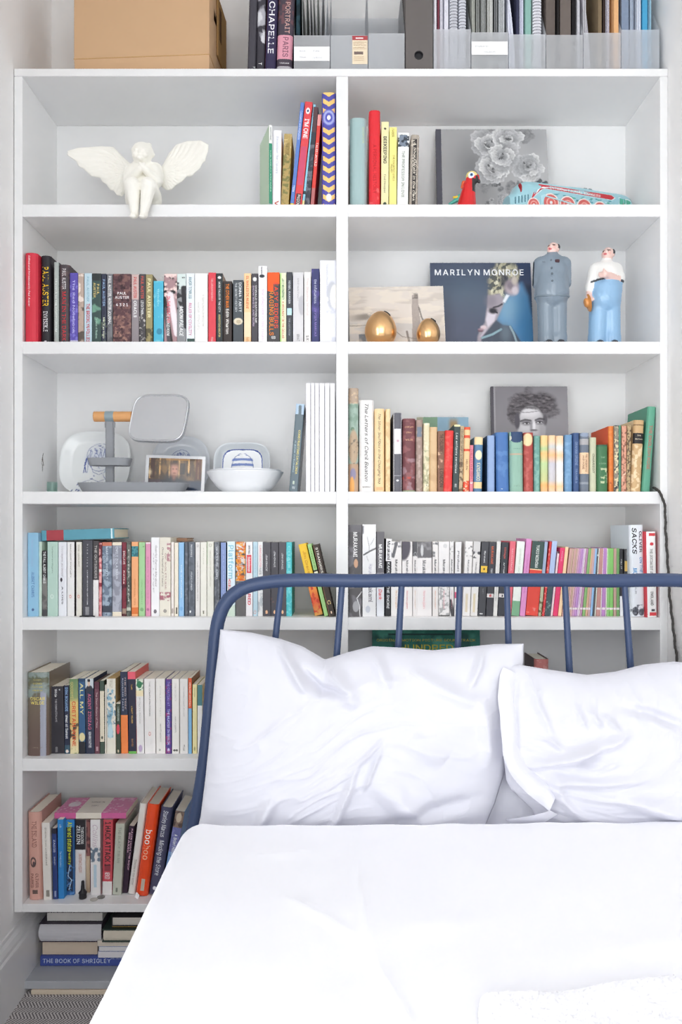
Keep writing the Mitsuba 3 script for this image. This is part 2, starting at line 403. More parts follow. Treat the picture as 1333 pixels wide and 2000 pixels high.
# duvet: a sheet over the mattress, hanging over the sides
def fold(x, y, ax, ay, bx, by, wid, hgt):
    """A soft crease along a segment."""
    L2 = (bx - ax) ** 2 + (by - ay) ** 2
    t = np.clip(((x - ax) * (bx - ax) + (y - ay) * (by - ay)) / L2, 0, 1)
    d = np.hypot(x - ax - t * (bx - ax), y - ay - t * (by - ay))
    return hgt * np.exp(-(d / wid) ** 2) * np.sin(np.pi * np.clip(t, 0.02, 0.98)) ** 0.5
def duvet():
    nx, ny = 330, 300
    a, b = np.linspace(0, 1, nx), np.linspace(0, 1, ny)
    xl, xr = -0.345, 2 * BX + 0.345
    # cross-section by arc length: hang 0.36, corner, top, corner, hang
    half = (xr - xl) / 2; hang = 0.36; r = 0.055
    tot = 2 * hang + 2 * half
    sarc = a * tot
    def cs(sv):
        d = np.minimum(sv, tot - sv)                # arc from the hem
        side = np.where(sv < tot / 2, -1, 1)
        x = np.where(d < hang - r, half, np.where(d < hang + r, half - r + r * np.cos((d - hang + r) / (2 * r) * np.pi / 2), half - (d - hang)))
        z = np.where(d < hang - r, -(hang - d), np.where(d < hang + r, -r + r * np.sin((d - hang + r) / (2 * r) * np.pi / 2), 0))
        return side * x, z
    x1, z1 = cs(sarc)
    y0, y1 = -0.16, 1.705
    Y = y0 + (y1 - y0) * b
    X, YY = np.meshgrid(x1 + (xl + xr) / 2, Y, indexing='ij')
    Z = np.repeat(z1[:, None], ny, 1)
    top = smooth(-0.08, 0.0, Z)
    z_top = 0.628 + 0.018 * smooth(1.1, 1.7, YY)
    # far edge rolls down, foot end hangs a little
    e = np.clip((YY - (y1 - 0.05)) / 0.05, 0, 1); z_top = z_top - 0.06 * (1 - np.sqrt(np.clip(1 - e * e, 0, 1)))
    e2 = np.clip(((y0 + 0.1) - YY) / 0.1, 0, 1); z_top = z_top - 0.12 * (1 - np.sqrt(np.clip(1 - e2 * e2, 0, 1)))
    n = meshkit.fbm(np.stack([X * 4.2, YY * 3.1, X * 0 + 3], -1), 4, 5) - 0.5
    n2 = meshkit.fbm(np.stack([X * 15 + YY * 4, YY * 9, X * 0], -1), 3, 9) - 0.5
    wr = 0.020 * n + 0.0035 * n2
    wr += fold(X, YY, 0.02, 1.55, 0.05, 1.16, 0.006, 0.004) + fold(X, YY, 0.05, 1.16, 0.10, 0.98, 0.006, 0.004)
    wr += fold(X, YY, -0.10, 1.35, 0.02, 1.22, 0.012, 0.005) + fold(X, YY, 0.05, 1.22, 0.28, 1.30, 0.03, 0.004) + fold(X, YY, 0.25, 1.15, 0.75, 1.24, 0.03, 0.006) + fold(X, YY, -0.2, 1.5, 0.0, 1.53, 0.02, 0.004)
    Z = Z + z_top + wr * top
    # hanging sides ripple
    X = X + (1 - top) * 0.012 * np.sin(YY * 16 + 2 * np.sin(YY * 5)) * np.where(Z < z_top - 0.05, 1, 0) * np.sign(X - (xl + xr) / 2) * smooth(0.05, 0.3, z_top - Z)
    P = np.stack([X, YY, Z], -1)
    # rounded far corners
    for sx in (-1, 1):
        cx = xl + 0.05 if sx < 0 else xr - 0.05
        dx = np.clip((P[..., 0] - cx) * sx, 0, None); dy = np.clip(P[..., 1] - (y1 - 0.05), 0, None)
        rr = np.maximum(dx, dy); q = np.hypot(dx, dy)
        f = np.where(q > 1e-6, np.where(rr > 0, np.maximum(dx, dy) / np.maximum(q, 1e-9), 1), 1)
        w = (dx > 0) & (dy > 0)
        P[..., 0] = np.where(w, cx + sx * dx * f, P[..., 0]); P[..., 1] = np.where(w, (y1 - 0.05) + dy * f, P[..., 1])
    return P
P = duvet()
s = Soup(); s.grid(P, '#e6e6eb'); k = thing('duvet', 'smooth white duvet spread over the bed', 'duvet')
s.put(k, None, 'mat_cloth', True)

# pillows: two sheets joined along the seam, set to the outline seen
def sew_pillow(W, H, n, m, seed):
    u, v = np.linspace(-1, 1, n), np.linspace(-1, 1, m)
    U, V = np.meshgrid(u, v, indexing='ij')
    prof = (np.clip(1 - np.abs(U) ** 3.2, 0, 1) * np.clip(1 - np.abs(V) ** 2.6, 0, 1)) ** 0.62
    ang = 0.5 + 0.6 * np.sin(2.1 * U + seed) + 0.5 * V
    a, b = U * np.cos(ang) + V * np.sin(ang), -U * np.sin(ang) + V * np.cos(ang)
    def ridged(sa, sb, sd): return 1 - np.abs(2 * meshkit.fbm(np.stack([a * sa, b * sb, U * 0 + sd], -1), 3, sd) - 1)
    soft = (meshkit.fbm(np.stack([U * 2.6, V * 2.0, U * 0 + seed], -1), 3, seed) - 0.5)
    wr = 0.14 * soft + 0.10 * ridged(1.3, 4.2, seed + 1) ** 5 + 0.055 * ridged(2.0, 9.0, seed + 2) ** 6 * smooth(0.35, 0.6, meshkit.noise(np.stack([U * 2, V * 2, U * 0 + 5], -1), seed))
    seam = np.exp(-(1 - np.maximum(np.abs(U), np.abs(V))) / 0.10)
    pk = 0.035 * seam * np.sin(30 * (U + V) + 6 * np.sin(5 * U)) * np.sin(17 * (U - V))
    Zf = prof * (1 + wr) + prof ** .5 * pk
    ia = np.arange(n * m).reshape(n, m); ib = np.full((n, m), -1)
    ib[0], ib[-1], ib[:, 0], ib[:, -1] = ia[0], ia[-1], ia[:, 0], ia[:, -1]
    inner = ib < 0; ib[inner] = n * m + np.arange(inner.sum())
    X = np.zeros((n * m + int(inner.sum()), 3))
    X[ia.ravel()] = np.stack([U * W / 2, V * H / 2, Zf], -1).reshape(-1, 3); X[ib[inner]] = np.stack([U * W / 2, V * H / 2, -prof], -1)[inner]
    q = [np.stack([g[:-1, :-1], g[1:, :-1], g[1:, 1:], g[:-1, 1:]], -1).reshape(-1, 4) for g in (ia, ib)]
    return X, np.vstack([q[0], q[1][:, ::-1]]), ia, ib
def interp(pts, t):
    p = np.asarray(pts, float); return np.interp(t, p[:, 0], p[:, 1])
def set_pillow(sim, W, H, top, bottom, left, right, ytop, ybot, thick, extra=None):
    """top/bottom: photo rows by column; left/right: photo columns by row; the pillow leans from depth ybot to ytop."""
    X, Q, ia, ib = sim
    sN = (X[:, 0] - X[:, 0].min()) / np.ptp(X[:, 0]); tN = (X[:, 1] - X[:, 1].min()) / np.ptp(X[:, 1])
    Yp = ybot + (ytop - ybot) * tN
    xl0, xr0 = np.interp(tN, *zip(*left)), np.interp(tN, *zip(*right))
    px = xl0 + (xr0 - xl0) * sN
    pt, pb = np.interp(sN, *zip(*top)), np.interp(sN, *zip(*bottom))
    py = pb + (pt - pb) * tN
    out = np.stack([(px - HX) / F * Yp, Yp, CZ - (py - HY) / F * Yp], 1)
    nz = X[:, 2] * thick / max(np.abs(X[:, 2]).max(), 1e-6)
    if extra is not None: nz = nz + extra(sN, tN) * np.sign(X[:, 2]) * smooth(0, 0.3, np.abs(X[:, 2]) / np.abs(X[:, 2]).max())
    out[:, 1] -= np.where(nz < 0, 0.28, 1.0) * nz
    return out, Q
def creases(lines):
    def f(s_, t_):
        z = 0
        for (a, b, c, d, w, h) in lines: z = z + fold(s_ * 1.45, t_, a * 1.45, b, c * 1.45, d, w, 1.5 * h)
        return z
    return f
sim1 = sew_pillow(0.74, 0.50, 170, 120, 3)
tops = [(0, 1229), (0.10, 1235), (0.2, 1248), (0.27, 1262), (0.345, 1288), (0.42, 1274), (0.5, 1262), (0.6, 1265), (0.7, 1270), (0.8, 1264), (0.9, 1258), (1, 1257)]
lefts = [(0, 382), (0.1, 392), (0.3, 402), (0.5, 410), (0.75, 419), (0.9, 427), (1, 431)]
rights = [(0, 945), (0.15, 968), (0.3, 985), (0.45, 998), (0.7, 1012), (0.9, 1024), (1, 1024)]
ex = creases([(0.20, 0.98, 0.30, 0.80, 0.025, 0.020), (0.36, 0.95, 0.47, 0.72, 0.03, 0.020), (0.28, 0.90, 0.45, 0.78, 0.02, -0.018), (0.5, 0.98, 0.56, 0.8, 0.03, 0.014), (0.45, 0.03, 0.49, 0.42, 0.018, 0.016),
              (0.49, 0.42, 0.56, 0.55, 0.012, 0.010), (0.53, 0.3, 0.56, 0.52, 0.010, 0.010), (0.62, 0.9, 0.85, 0.72, 0.04, 0.014), (0.86, 0.98, 0.82, 0.8, 0.02, 0.012), (0.55, 0.35, 0.8, 0.05, 0.05, 0.016),
              (0.64, 0.55, 0.78, 0.45, 0.05, 0.012), (0.2, 0.02, 0.24, 0.25, 0.03, 0.018), (0.06, 0.05, 0.3, 0.07, 0.03, 0.012), (0.66, 0.1, 0.9, 0.2, 0.05, -0.014), (0.86, 0.75, 0.93, 0.4, 0.03, 0.012)])
P1, Q1 = set_pillow(sim1, 0.74, 0.5, tops, [(0, 1636), (0.5, 1632), (1, 1622)], lefts, rights, 1.845, 1.765, 0.085, ex)
k = thing('pillow', 'large white pillow on the left, leaning against the headboard', 'pillow')
put(k, None, (P1, Q1), 'mat_cloth', True, np.tile(lin('#d2d2da'), (len(P1), 1)))
sim2 = sew_pillow(0.72, 0.42, 160, 110, 8)
tops = [(0, 1303), (0.05, 1298), (0.15, 1308), (0.27, 1318), (0.36, 1312), (0.45, 1298), (0.55, 1292), (0.7, 1300), (0.85, 1290), (1, 1296)]
lefts = [(0, 1062), (0.12, 1040), (0.24, 1000), (0.3, 990), (0.55, 981), (0.8, 975), (0.9, 980), (1, 984)]
rights = [(0, 1640), (0.5, 1600), (1, 1590)]
ex = creases([(0.06, 0.42, 0.36, 0.66, 0.03, 0.024), (0.2, 0.45, 0.3, 0.62, 0.025, -0.012), (0.1, 0.35, 0.4, 0.40, 0.03, 0.014), (0.08, 0.95, 0.14, 0.62, 0.018, 0.010), (0.04, 0.9, 0.03, 0.4, 0.014, 0.012),
              (0.36, 0.82, 0.55, 0.66, 0.025, -0.014), (0.3, 0.3, 0.5, 0.15, 0.05, 0.018), (0.4, 0.2, 0.7, 0.3, 0.05, 0.012), (0.14, 0.12, 0.13, 0.42, 0.03, 0.014), (0.12, 0.62, 0.17, 0.55, 0.015, 0.010),
              (0.3, 0.78, 0.34, 0.68, 0.014, 0.009), (0.26, 0.82, 0.29, 0.7, 0.012, 0.008), (0.22, 0.82, 0.24, 0.7, 0.012, 0.008)])
P2, Q2 = set_pillow(sim2, 0.72, 0.42, tops, [(0, 1618), (0.5, 1630), (1, 1634)], lefts, rights, 1.815, 1.735, 0.085, ex)
k = thing('pillow', 'white pillow on the right with its pillowcase opening towards the other pillow', 'pillow')
put(k, 'cushion', (P2, Q2), 'mat_cloth', True, np.tile(lin('#d2d2da'), (len(P2), 1)))
# open end of the pillowcase: a curled hem
e0 = spline([at(984, 1303, 1.80), at(974, 1352, 1.77), at(980, 1430, 1.735), at(988, 1490, 1.715), at(1012, 1530, 1.70), at(1046, 1562, 1.69), at(1074, 1584, 1.69)], 40)
e1 = spline([at(1003, 1310, 1.795), at(1000, 1352, 1.755), at(1003, 1430, 1.715), at(1003, 1480, 1.70), at(1032, 1516, 1.685), at(1062, 1540, 1.68), at(1080, 1560, 1.69)], 40)
e2 = spline([at(1012, 1318, 1.81), at(1014, 1352, 1.80), at(1020, 1430, 1.77), at(1024, 1480, 1.74), at(1050, 1512, 1.72), at(1074, 1530, 1.71), at(1090, 1552, 1.71)], 40)
t = np.linspace(0, 1, 14)[None, :, None]
G = (1 - t) ** 2 * e0[:, None] + 2 * t * (1 - t) * (e1[:, None] + [0, -0.012, 0]) + t ** 2 * e2[:, None]
G[..., 1] += 0.004 * np.sin(np.arange(40)[:, None] * 0.9) * (1 - t[..., 0])
s = Soup(); s.grid(G, '#dbdbe2')
g0 = spline([at(988, 1600, 1.70), at(1022, 1596, 1.685), at(1052, 1590, 1.68), at(1076, 1583, 1.69)], 20); g1 = spline([at(1010, 1618, 1.72), at(1040, 1614, 1.71), at(1064, 1606, 1.70), at(1090, 1590, 1.705)], 20)
t = np.linspace(0, 1, 8)[None, :, None]
s.grid(g0[:, None] * (1 - t) + g1[:, None] * t, '#dbdbe2')
s.put(k, 'pillowcase_hem', 'mat_cloth', True)
h0 = spline([at(990, 1450, 1.80), at(964, 1530, 1.80), at(942, 1590, 1.80), at(932, 1640, 1.80)], 16); h1 = spline([at(1050, 1480, 1.775), at(1075, 1540, 1.77), at(1092, 1590, 1.765), at(1100, 1640, 1.76)], 16)
t = np.linspace(0, 1, 10)[None, :, None]; G = h0[:, None] * (1 - t) + h1[:, None] * t; G[..., 1] += 0.02 * np.sin(np.pi * t[..., 0])
s = Soup(); s.grid(G, '#dbdbe2'); s.put(k, 'pillowcase_inside', 'mat_cloth', True)

# folded towel on the duvet, bottom right
def towel():
    n, m = 150, 90
    u, v = np.meshgrid(np.linspace(0, 1, n), np.linspace(0, 1, m), indexing='ij')
    c = np.array([[0.172, 0.985], [0.545, 0.90], [0.46, 1.10], [0.185, 1.055]])          # x, y corners on the bed
    X = (1 - u) * (1 - v) * c[0, 0] + u * (1 - v) * c[1, 0] + u * v * c[2, 0] + (1 - u) * v * c[3, 0]
    Y = (1 - u) * (1 - v) * c[0, 1] + u * (1 - v) * c[1, 1] + u * v * c[2, 1] + (1 - u) * v * c[3, 1]
    e = np.minimum(np.minimum(u, 1 - u) * 0.36, np.minimum(v, 1 - v) * 0.14)
    r = 0.030
    edge = np.sqrt(np.clip(1 - np.clip(1 - e / r, 0, 1) ** 2, 0, 1))
    nz = meshkit.fbm(np.stack([X * 16, Y * 16, X * 0], -1), 3, 2) - 0.5
    pile = meshkit.noise(np.stack([X * 420, Y * 420, X * 0], -1), 3) - 0.5
    from scipy.interpolate import griddata
    sub = P[::4, ::4].reshape(-1, 3); sub = sub[sub[:, 2] > 0.55]
    zd = griddata(sub[:, :2], sub[:, 2], np.stack([X, Y], -1), method='linear', fill_value=0.63)
    Zt = zd + 0.001 + (0.020 + 0.016 * nz) * edge + 0.0045 * pile * edge
    return np.stack([X + 0.003 * pile, Y, Zt], -1)
s = Soup(); s.grid(towel(), '#ececf0')
k = thing('towel', 'folded fluffy white towel lying on the duvet at the bottom right', 'towel')
s.put(k, None, 'mat_cloth', True)

# electric cord hanging from the third shelf at the right
pth = [(1262, 958, 2.30), (1276, 954.5, 2.20), (1285, 957, 2.13), (1293, 967, 2.108), (1299, 985, 2.105), (1301, 1020, 2.108), (1303, 1060, 2.106), (1306, 1110, 2.100), (1309, 1160, 2.092), (1315, 1215, 2.072), (1320, 1260, 2.056), (1325, 1300, 2.038), (1328, 1380, 2.03), (1329, 1560, 2.02)]
p = spline([at(*q) for q in pth], 260)
p[:, 0] += 0.0009 * np.sin(np.arange(260) * 0.55)
p[:8, 2] = np.maximum(p[:8, 2], SHELF[3] + 0.004)
r = 0.0033 * (1 + 0.13 * np.sin(np.arange(260) * 1.6))
k = thing('cord', 'dark grey twisted fabric cord hanging down the right edge of the bookcase', 'cord')
s = Soup(); s.mesh(tube(p, r, 10), '#4a4846'); s.put(k, None, 'mat_cloth', True)

# ---------------------------------------------------------------- books
ROWNAME = {'T': 'on top of the bookcase', '1L': 'first shelf left bay', '1R': 'first shelf right bay', '2L': 'second shelf left bay', '2R': 'second shelf right bay', '3L': 'third shelf left bay',
           '3R': 'third shelf right bay', '4L': 'fourth shelf left bay', '4R': 'fourth shelf right bay', '5L': 'fifth shelf left bay', '5R': 'fifth shelf right bay', '6L': 'bottom shelf left bay'}
ROWY = {'T': 2.15, '1L': 2.15, '1R': 2.15, '2L': 2.15, '2R': 2.15, '3L': 2.145, '3R': 2.145, '4L': 2.158, '4R': 2.158, '5L': 2.168, '5R': 2.2, '6L': 2.16}
cur = {}
def R(row, ox, oy, s, keep=False):
    """Start of a run of books: the rows below give positions in a detail of the photograph with its corner (ox, oy) and scale s."""
    cur.update(row=row, ox=ox, oy=oy, s=s, y=ROWY[row], z=TOPZ if row == 'T' else SHELF[int(row[0])])
    if not keep: cur['left'] = None

def book_mesh(w, L, d, col, cov, hb, ops, curv, pages, pcol):
    """Cover (spine and two boards) and page block, standing at x 0..w, y 0..d, z 0..L."""
    s = Soup()
    tb = min(0.0024 if hb else 0.0006, w * 0.2)
    nu = 9 if hb else (5 if w > 0.008 else 3)
    us = np.linspace(0, 1, nu) if hb else np.r_[0, 0.08, 0.5, 0.92, 1][:: 1 if nu == 5 else 2]
    bul = (curv if curv is not None else 0.0) * w
    def ys(u): return (0.006 * (2 * np.abs(u - 0.5)) ** 6 * min(1, w / 0.03) - bul * (1 - (2 * u - 1) ** 2)) if hb else 0.0009 * (2 * np.abs(u - 0.5)) ** 10
    full = all(o[0] == 'b' and len(o) == 4 for o in ops)
    if not ops: vs = np.array([0, 1.0])
    elif full: vs = np.unique(np.r_[0, 1, [o[2] for o in ops], [o[3] for o in ops]]).clip(0, 1)
    else:
        vs = np.linspace(0, 1, int(L / 0.0015) + 2); k = max(nu, int(w / 0.0013) + 2); us = np.linspace(0, 1, k)
    vs = np.unique(vs)
    uc, vc = (us[:-1] + us[1:]) / 2, (vs[:-1] + vs[1:]) / 2
    U, V = np.meshgrid(uc, vc, indexing='ij')
    C = paint(U, V, w, L, col, ops)
    def pt(u, v): return np.stack([u * w, ys(u), (1 - v) * L], -1)
    U0, V0 = np.meshgrid(us[:-1], vs[:-1], indexing='ij'); U1, V1 = np.meshgrid(us[1:], vs[1:], indexing='ij')
    q = np.stack([pt(U0, V0), pt(U0, V1), pt(U1, V1), pt(U1, V0)], 2)
    n = U.size
    s.add(q.reshape(-1, 3), np.arange(4 * n).reshape(n, 4), np.repeat(C.reshape(-1, 3), 4, 0))
    # back of the spine board and its ends, then the boards
    uu = np.linspace(0, 1, nu)
    out = np.stack([uu * w, ys(uu)], 1); inn = out + [0, tb]; inn[0, 0] += tb; inn[-1, 0] -= tb
    for z in (0, L):
        for i in range(nu - 1):
            s.quad([*out[i], z], [*out[i + 1], z], [*inn[i + 1], z], [*inn[i], z], cov)
    for i in range(nu - 1):
        s.quad([*inn[i], 0], [*inn[i + 1], 0], [*inn[i + 1], L], [*inn[i], L], cov)
    y0 = ys(np.array([0.0]))[0]
    s.box((0, y0, 0), (tb, d, L), cov); s.box((w - tb, y0, 0), (w, d, L), cov)
    ins = 0.003 if hb else 0.0004
    p = Soup() if pages else s
    p.box((tb, y0 + tb * 1.1 + 0.0005, ins), (w - tb, d - ins, L - ins), pcol)
    return s, (p if pages else None), ys

def place(w, th, X0, X1, Y, Z, rot):
    def fn(v):
        v = np.asarray(v, float).copy()
        if rot:
            c, s_ = math.cos(math.radians(rot)), math.sin(math.radians(rot))
            x, y = v[:, 0] - (w if rot > 0 else 0), v[:, 1].copy()
            v[:, 0], v[:, 1] = x * c - y * s_ + (w if rot > 0 else 0), x * s_ + y * c
        px = w if th > 0 else 0.0
        x, z = v[:, 0] - px, v[:, 2]
        return np.stack([x * math.cos(th) + z * math.sin(th) + (X1 if th > 0 else X0), v[:, 1] + Y, -x * math.sin(th) + z * math.cos(th) + Z], 1)
    return fn

seen_labels = {}
def B(x0, x1, yt, col, nick, look, t=(), h=(), ops=(), hb=0, dx=0, y=None, d=None, yb=None, rot=0, cov=None, pc='#e6dfd0', name='book', cat='book', curv=None, where=None, right=None, z=None, mat='mat_print'):
    ox, oy, s = cur['ox'], cur['oy'], cur['s']
    Z = cur['z'] if z is None else z
    Y = y if y is not None else cur['y']
    if yb is not None: Y = (CZ - Z) * F / (oy + yb / s - HY)
    X0, X1 = (ox + x0 / s - HX) / F * Y, (ox + x1 / s - HX) / F * Y
    hgt = CZ - (oy + yt / s - HY) / F * Y - Z
    th = math.atan2(dx / s / F * Y, hgt)
    w = (X1 - X0) * math.cos(th) - 0.0003
    L = (hgt - 0.0002 - abs(w * math.sin(th))) / math.cos(th)
    d = d or (0.150 if hb else 0.128)
    below = cur['row'][0] in '456'
    cov = cov or col
    if curv is None: curv = 0.10 if hb else 0
    sc, sp, ys = book_mesh(w, L, d, col, cov, hb, list(ops), curv, below, pc)
    fn = place(w, th, X0, X1, Y, Z + 0.0002, rot)
    where = where or ROWNAME[cur['row']]
    left = cur['left']
    if right is None:
        beside = f", right of the {left}" if left else ', leftmost'
        for lab in (look + beside + ', ' + where, look + beside, look + ', ' + where, look):
            if len(lab.split()) <= 16 and lab not in seen_labels: break
    else: lab = look + (', ' + right if right else '')
    if lab in seen_labels: print('LABEL TWICE', lab)
    if len(lab.split()) > 16: print('LABEL LONG', len(lab.split()), lab)
    seen_labels[lab] = 1
    key = thing(name, lab, cat, ('books on the ' if cur['row'] != 'T' else 'books ') + where if cat == 'book' else None)
    sc.put(key, 'cover', mat, fn=fn)
    if sp: sp.put(key, 'pages', 'mat_cloth', fn=fn)
    ts = Soup()
    def lift(v): v[:, 1] += ys(np.clip(v[:, 0] / w, 0, 1)) - 0.00035; return v
    for e in t:                                          # (text, colour, from, to, cap height / width, centre, italic, bold)
        txt, c, a, b, wf = e[:5]; xc = e[5] if len(e) > 5 else 0.5; it = e[6] if len(e) > 6 else 0; bo = e[7] if len(e) > 7 else True
        v2, f2, n = text2d(txt, bo, it)
        sx = (b - a) * L / n; sy = wf * w
        v = np.stack([xc * w + (v2[:, 1] - 0.5) * sy, np.zeros(len(v2)), (1 - a) * L - v2[:, 0] * sx], 1)
        ts.add(lift(v), f2, c)
    for e in h:                                          # (text, colour, centre v, share of width, [cap height share of length])
        txt, c, vc, wf = e[:4]
        v2, f2, n = text2d(txt, True, 0)
        sx = wf * w / n; sy = e[4] * L if len(e) > 4 else sx
        v = np.stack([w / 2 + v2[:, 0] * sx - wf * w / 2, np.zeros(len(v2)), (1 - vc) * L + (v2[:, 1] - 0.5) * sy], 1)
        ts.add(lift(v), f2, c)
    ts.put(key, 'lettering', 'mat_print', fn=fn)
    cur['left'] = nick
    return key

# ---- first shelf, left
R('1L', 490, 160, 3.603)
B(131, 154, 305, '#3c8f70', 'green-backed book', 'thin green-backed book with white top, pale green cover turned outwards', rot=18, hb=0, cov='#b4c8b0', d=0.12, ops=[('b', '#e9eae6', 0, .22), ('b', '#9aa0a8', .94, 1)], t=[('EXPLORE', '#6c7a78', .03, .18, .35), ('THE GREAT ESCAPES', '#bfe0d0', .3, .8, .3)], right='first shelf')
B(156, 211, 340, '#f0f0f4', 'white book', 'slim white book with faint grey lettering', dx=8, t=[('Remember the Colours', '#b9bccb', .08, .55, .3), ('V', '#c25a4c', .90, .96, .5)])
B(213, 268, 364, '#b29a62', 'gold patterned book', 'gold and green patterned old book', dx=24, cov='#e2a72c', d=0.11, ops=[('n', '#7d7a4a', 7, .52, 1, .28, .93), ('n', '#d3bd86', 4, .6, 2, .0, .3), ('b', '#e5a93a', .94, 1)], t=[('THE ART OF LIVING', '#7a6a3e', .12, .28, .5)])
B(275, 302, 143, '#5f7fc4', 'blue comic', 'thin tall blue book leaning right', dx=78, ops=[('b', '#e6c447', .95, 1)], t=[('Lowlands and Highlands', '#c9d6f2', .08, .35, .5, .5, .2), ('TEN', '#dfe6f6', .78, .84, .5)], d=.17)
B(303, 357, 137, '#d64a50', 'tall red book', 'tall red leaning book titled in white capitals', dx=82, ops=[('e', '#f3f0f0', .5, .085, .28, .03), ('e', '#2a3a66', .5, .085, .11, .012), ('b', '#c9506e', .42, .78, .1, .9), ('b', '#2b2222', .86, .975, .18, .82)], t=[("I'M ONE", '#ffffff', .16, .345, .55), ('PHAIDON', '#e8dcd8', .87, .965, .42)], d=.17)
B(359, 376, 157, '#8fc8dc', 'pale blue book', 'very thin pale blue leaning book', dx=84, ops=[('b', '#e8d9a0', .92, 1), ('b', '#37474d', .83, .86)], d=.16)
B(378, 414, 175, '#3c3f48', 'charcoal leaning book', 'charcoal leaning book with brown top', dx=64, ops=[('b', '#5a4246', 0, .25), ('n', '#6f6f78', 9, .58, 4, .3, 1)], d=.15)
B(419, 445, 228, '#d8463f', 'thin red book', 'thin red leaning book with pale top', dx=55, ops=[('b', '#e79a97', 0, .12), ('b', '#b56d6c', .78, .97)], t=[('TALES UNTOLD', '#f6dcd6', .3, .55, .6)], d=.15)
B(503, 602, 75, '#4f4ca4', 'chevron book', 'tall purple book with yellow chevrons and a round emblem', hb=1, curv=0.03, y=2.14, d=.19, right='rightmost, first shelf left bay', mat='mat_gloss',
  ops=[('x', '#f3c678', 12), ('e', '#4c50b4', .5, .22, .48, .078), ('r', '#aab0e0', .5, .22, .42, .066), ('e', '#f4ece4', .5, .22, .14, .022), ('e', '#f4ece0', .5, .915, .2, .033)])
# ---- first shelf, right
R('1R', 490, 160, 3.603)
B(702, 818, 258, '#9fb9b9', 'large grey-teal book', 'large pale grey-teal hardback', hb=1, t=[('SOFIA', '#b9c7a8', .1, .28, .12, .8)])
B(835, 915, 204, '#d8202c', 'bright red book', 'tall bright red hardback', hb=1, curv=.12, t=[('A PERSONAL HISTORY', '#b9161f', .35, .85, .3)], mat='mat_gloss', ops=[('n', '#ea5a5c', 12, .66, 3, .8, 1)])
B(919, 972, 280, '#e7dfac', 'cream book', 'cream paperback titled in dark spaced capitals', dx=3, t=[('BEEKEEPING', '#4b4a44', .17, .48, .42), ('Ted Hooper', '#8d8a72', .6, .82, .25)], ops=[('e', '#4a463c', .5, .08, .16, .012), ('e', '#3d4a3e', .5, .945, .24, .022)])
B(976, 1029, 318, '#eee28a', 'yellow paperback', 'pale yellow paperback', dx=2, t=[('THE COUNTRY GIRLS', '#a69a4e', .34, .66, .25, .6), ('FABER', '#a69a4e', .02, .12, .3), ('TRILOGY', '#8a8046', .45, .56, .2, .3)])
B(1032, 1110, 357, '#e7e8e4', 'white book with a picture', 'white book with a small dark picture at the top', dx=8, ops=[('b', '#7c8796', .03, .18, .12, .85), ('n', '#39404a', 6, .5, 3, .03, .18)], t=[('THE PROFESSOR IN LOVE', '#8d958c', .24, .85, .24)])
B(1116, 1176, 373, '#a79e93', 'taupe book', 'taupe book with a black title strip', dx=14, hb=1, ops=[('b', '#3a3634', .06, .98, .3, .7), ('n', '#cfc6b8', 4, .62, 2)], t=[('A Short Walk in the Dark', '#d9cfc2', .1, .9, .26, .5, .2)])

# ---- second shelf, left
R('2L', 30, 470, 4.166)
B(78, 182, 103, '#cf3546', 'red hardback', 'tall red hardback with white lettering', hb=1, cov='#c02a3c', t=[('Edited and introduced by Paul Auster', '#f3cdd0', .03, .6, .16, .4, .2)], d=.16, y=2.129)
B(210, 290, 125, '#2e2c31', 'yellow-lettered black hardback', 'tall black hardback with big yellow lettering above white', hb=1, t=[('PAUL AUSTER', '#f2c22a', .125, .57, .58), ('INVISIBLE', '#e8e8ea', .63, .86, .42)], d=.16, ops=[('b', '#dcdce0', .965, .985, .4, .6)])
B(314, 357, 175, '#aab3ae', 'pale grey book', 'narrow pale grey hardback', hb=1, cov='#46484a', t=[('TRAVELS IN THE SCRIPTORIUM', '#dfe6e2', .2, .85, .34)])
B(359, 444, 198, '#4b4347', 'dark brown-grey hardback', 'dark grey hardback with white and red lettering', hb=1, t=[('PAUL AUSTER', '#d8d3d4', .05, .31, .36), ('MAN IN THE DARK', '#c0333c', .34, .96, .36)], ops=[('n', '#5d4a4c', 9, .6, 7)])
B(446, 511, 262, '#5a4fa6', 'violet paperback', 'violet-blue paperback', t=[('The Red Notebook', '#b6b2e2', .1, .85, .3)], ops=[('n', '#7a72c4', 10, .62, 3), ('b', '#c9c7dd', .95, 1)])
B(513, 559, 265, '#b7a396', 'beige and grey paperback', 'beige paperback with a blurred grey picture', ops=[('n', '#e2d4ca', 12, .5, 3, 0, .4), ('n', '#5f564f', 14, .5, 4, .4, 1)])
B(563, 625, 265, '#bcd3de', 'light blue paperback', 'light blue paperback with red title lettering', t=[('PAUL AUSTER', '#7fa9bd', .05, .4, .3), ('THE BROOKLYN FOLLIES', '#b43d4c', .43, .97, .45)])
B(627, 700, 267, '#3e524f', 'dark teal paperback', 'dark teal paperback with gold lettering', t=[('PAUL', '#d9c07c', .15, .3, .26, .68), ('AUSTER', '#d9c07c', .13, .34, .26, .28), ('The Book of Illusions', '#a9c7b8', .62, .92, .2)], ops=[('n', '#6f9a86', 16, .55, 3, .35, .75), ('b', '#33393a', 0, .1)])
B(703, 744, 270, '#34384a', 'navy paperback', 'narrow navy paperback', t=[('PAUL AUSTER', '#98b6d8', .08, .46, .44), ('Mr Vertigo', '#d7dcc8', .62, .92, .36)], ops=[('n', '#6f7a6a', 8, .6, 3, .6, 1)])
B(748, 794, 272, '#77787c', 'mid-grey paperback', 'mid-grey paperback with white condensed capitals', t=[('PAUL AUSTER, WINTER JOURNAL', '#f1f1f2', .03, .72, .52)], ops=[('n', '#55565a', 14, .5, 2, .55, 1)])
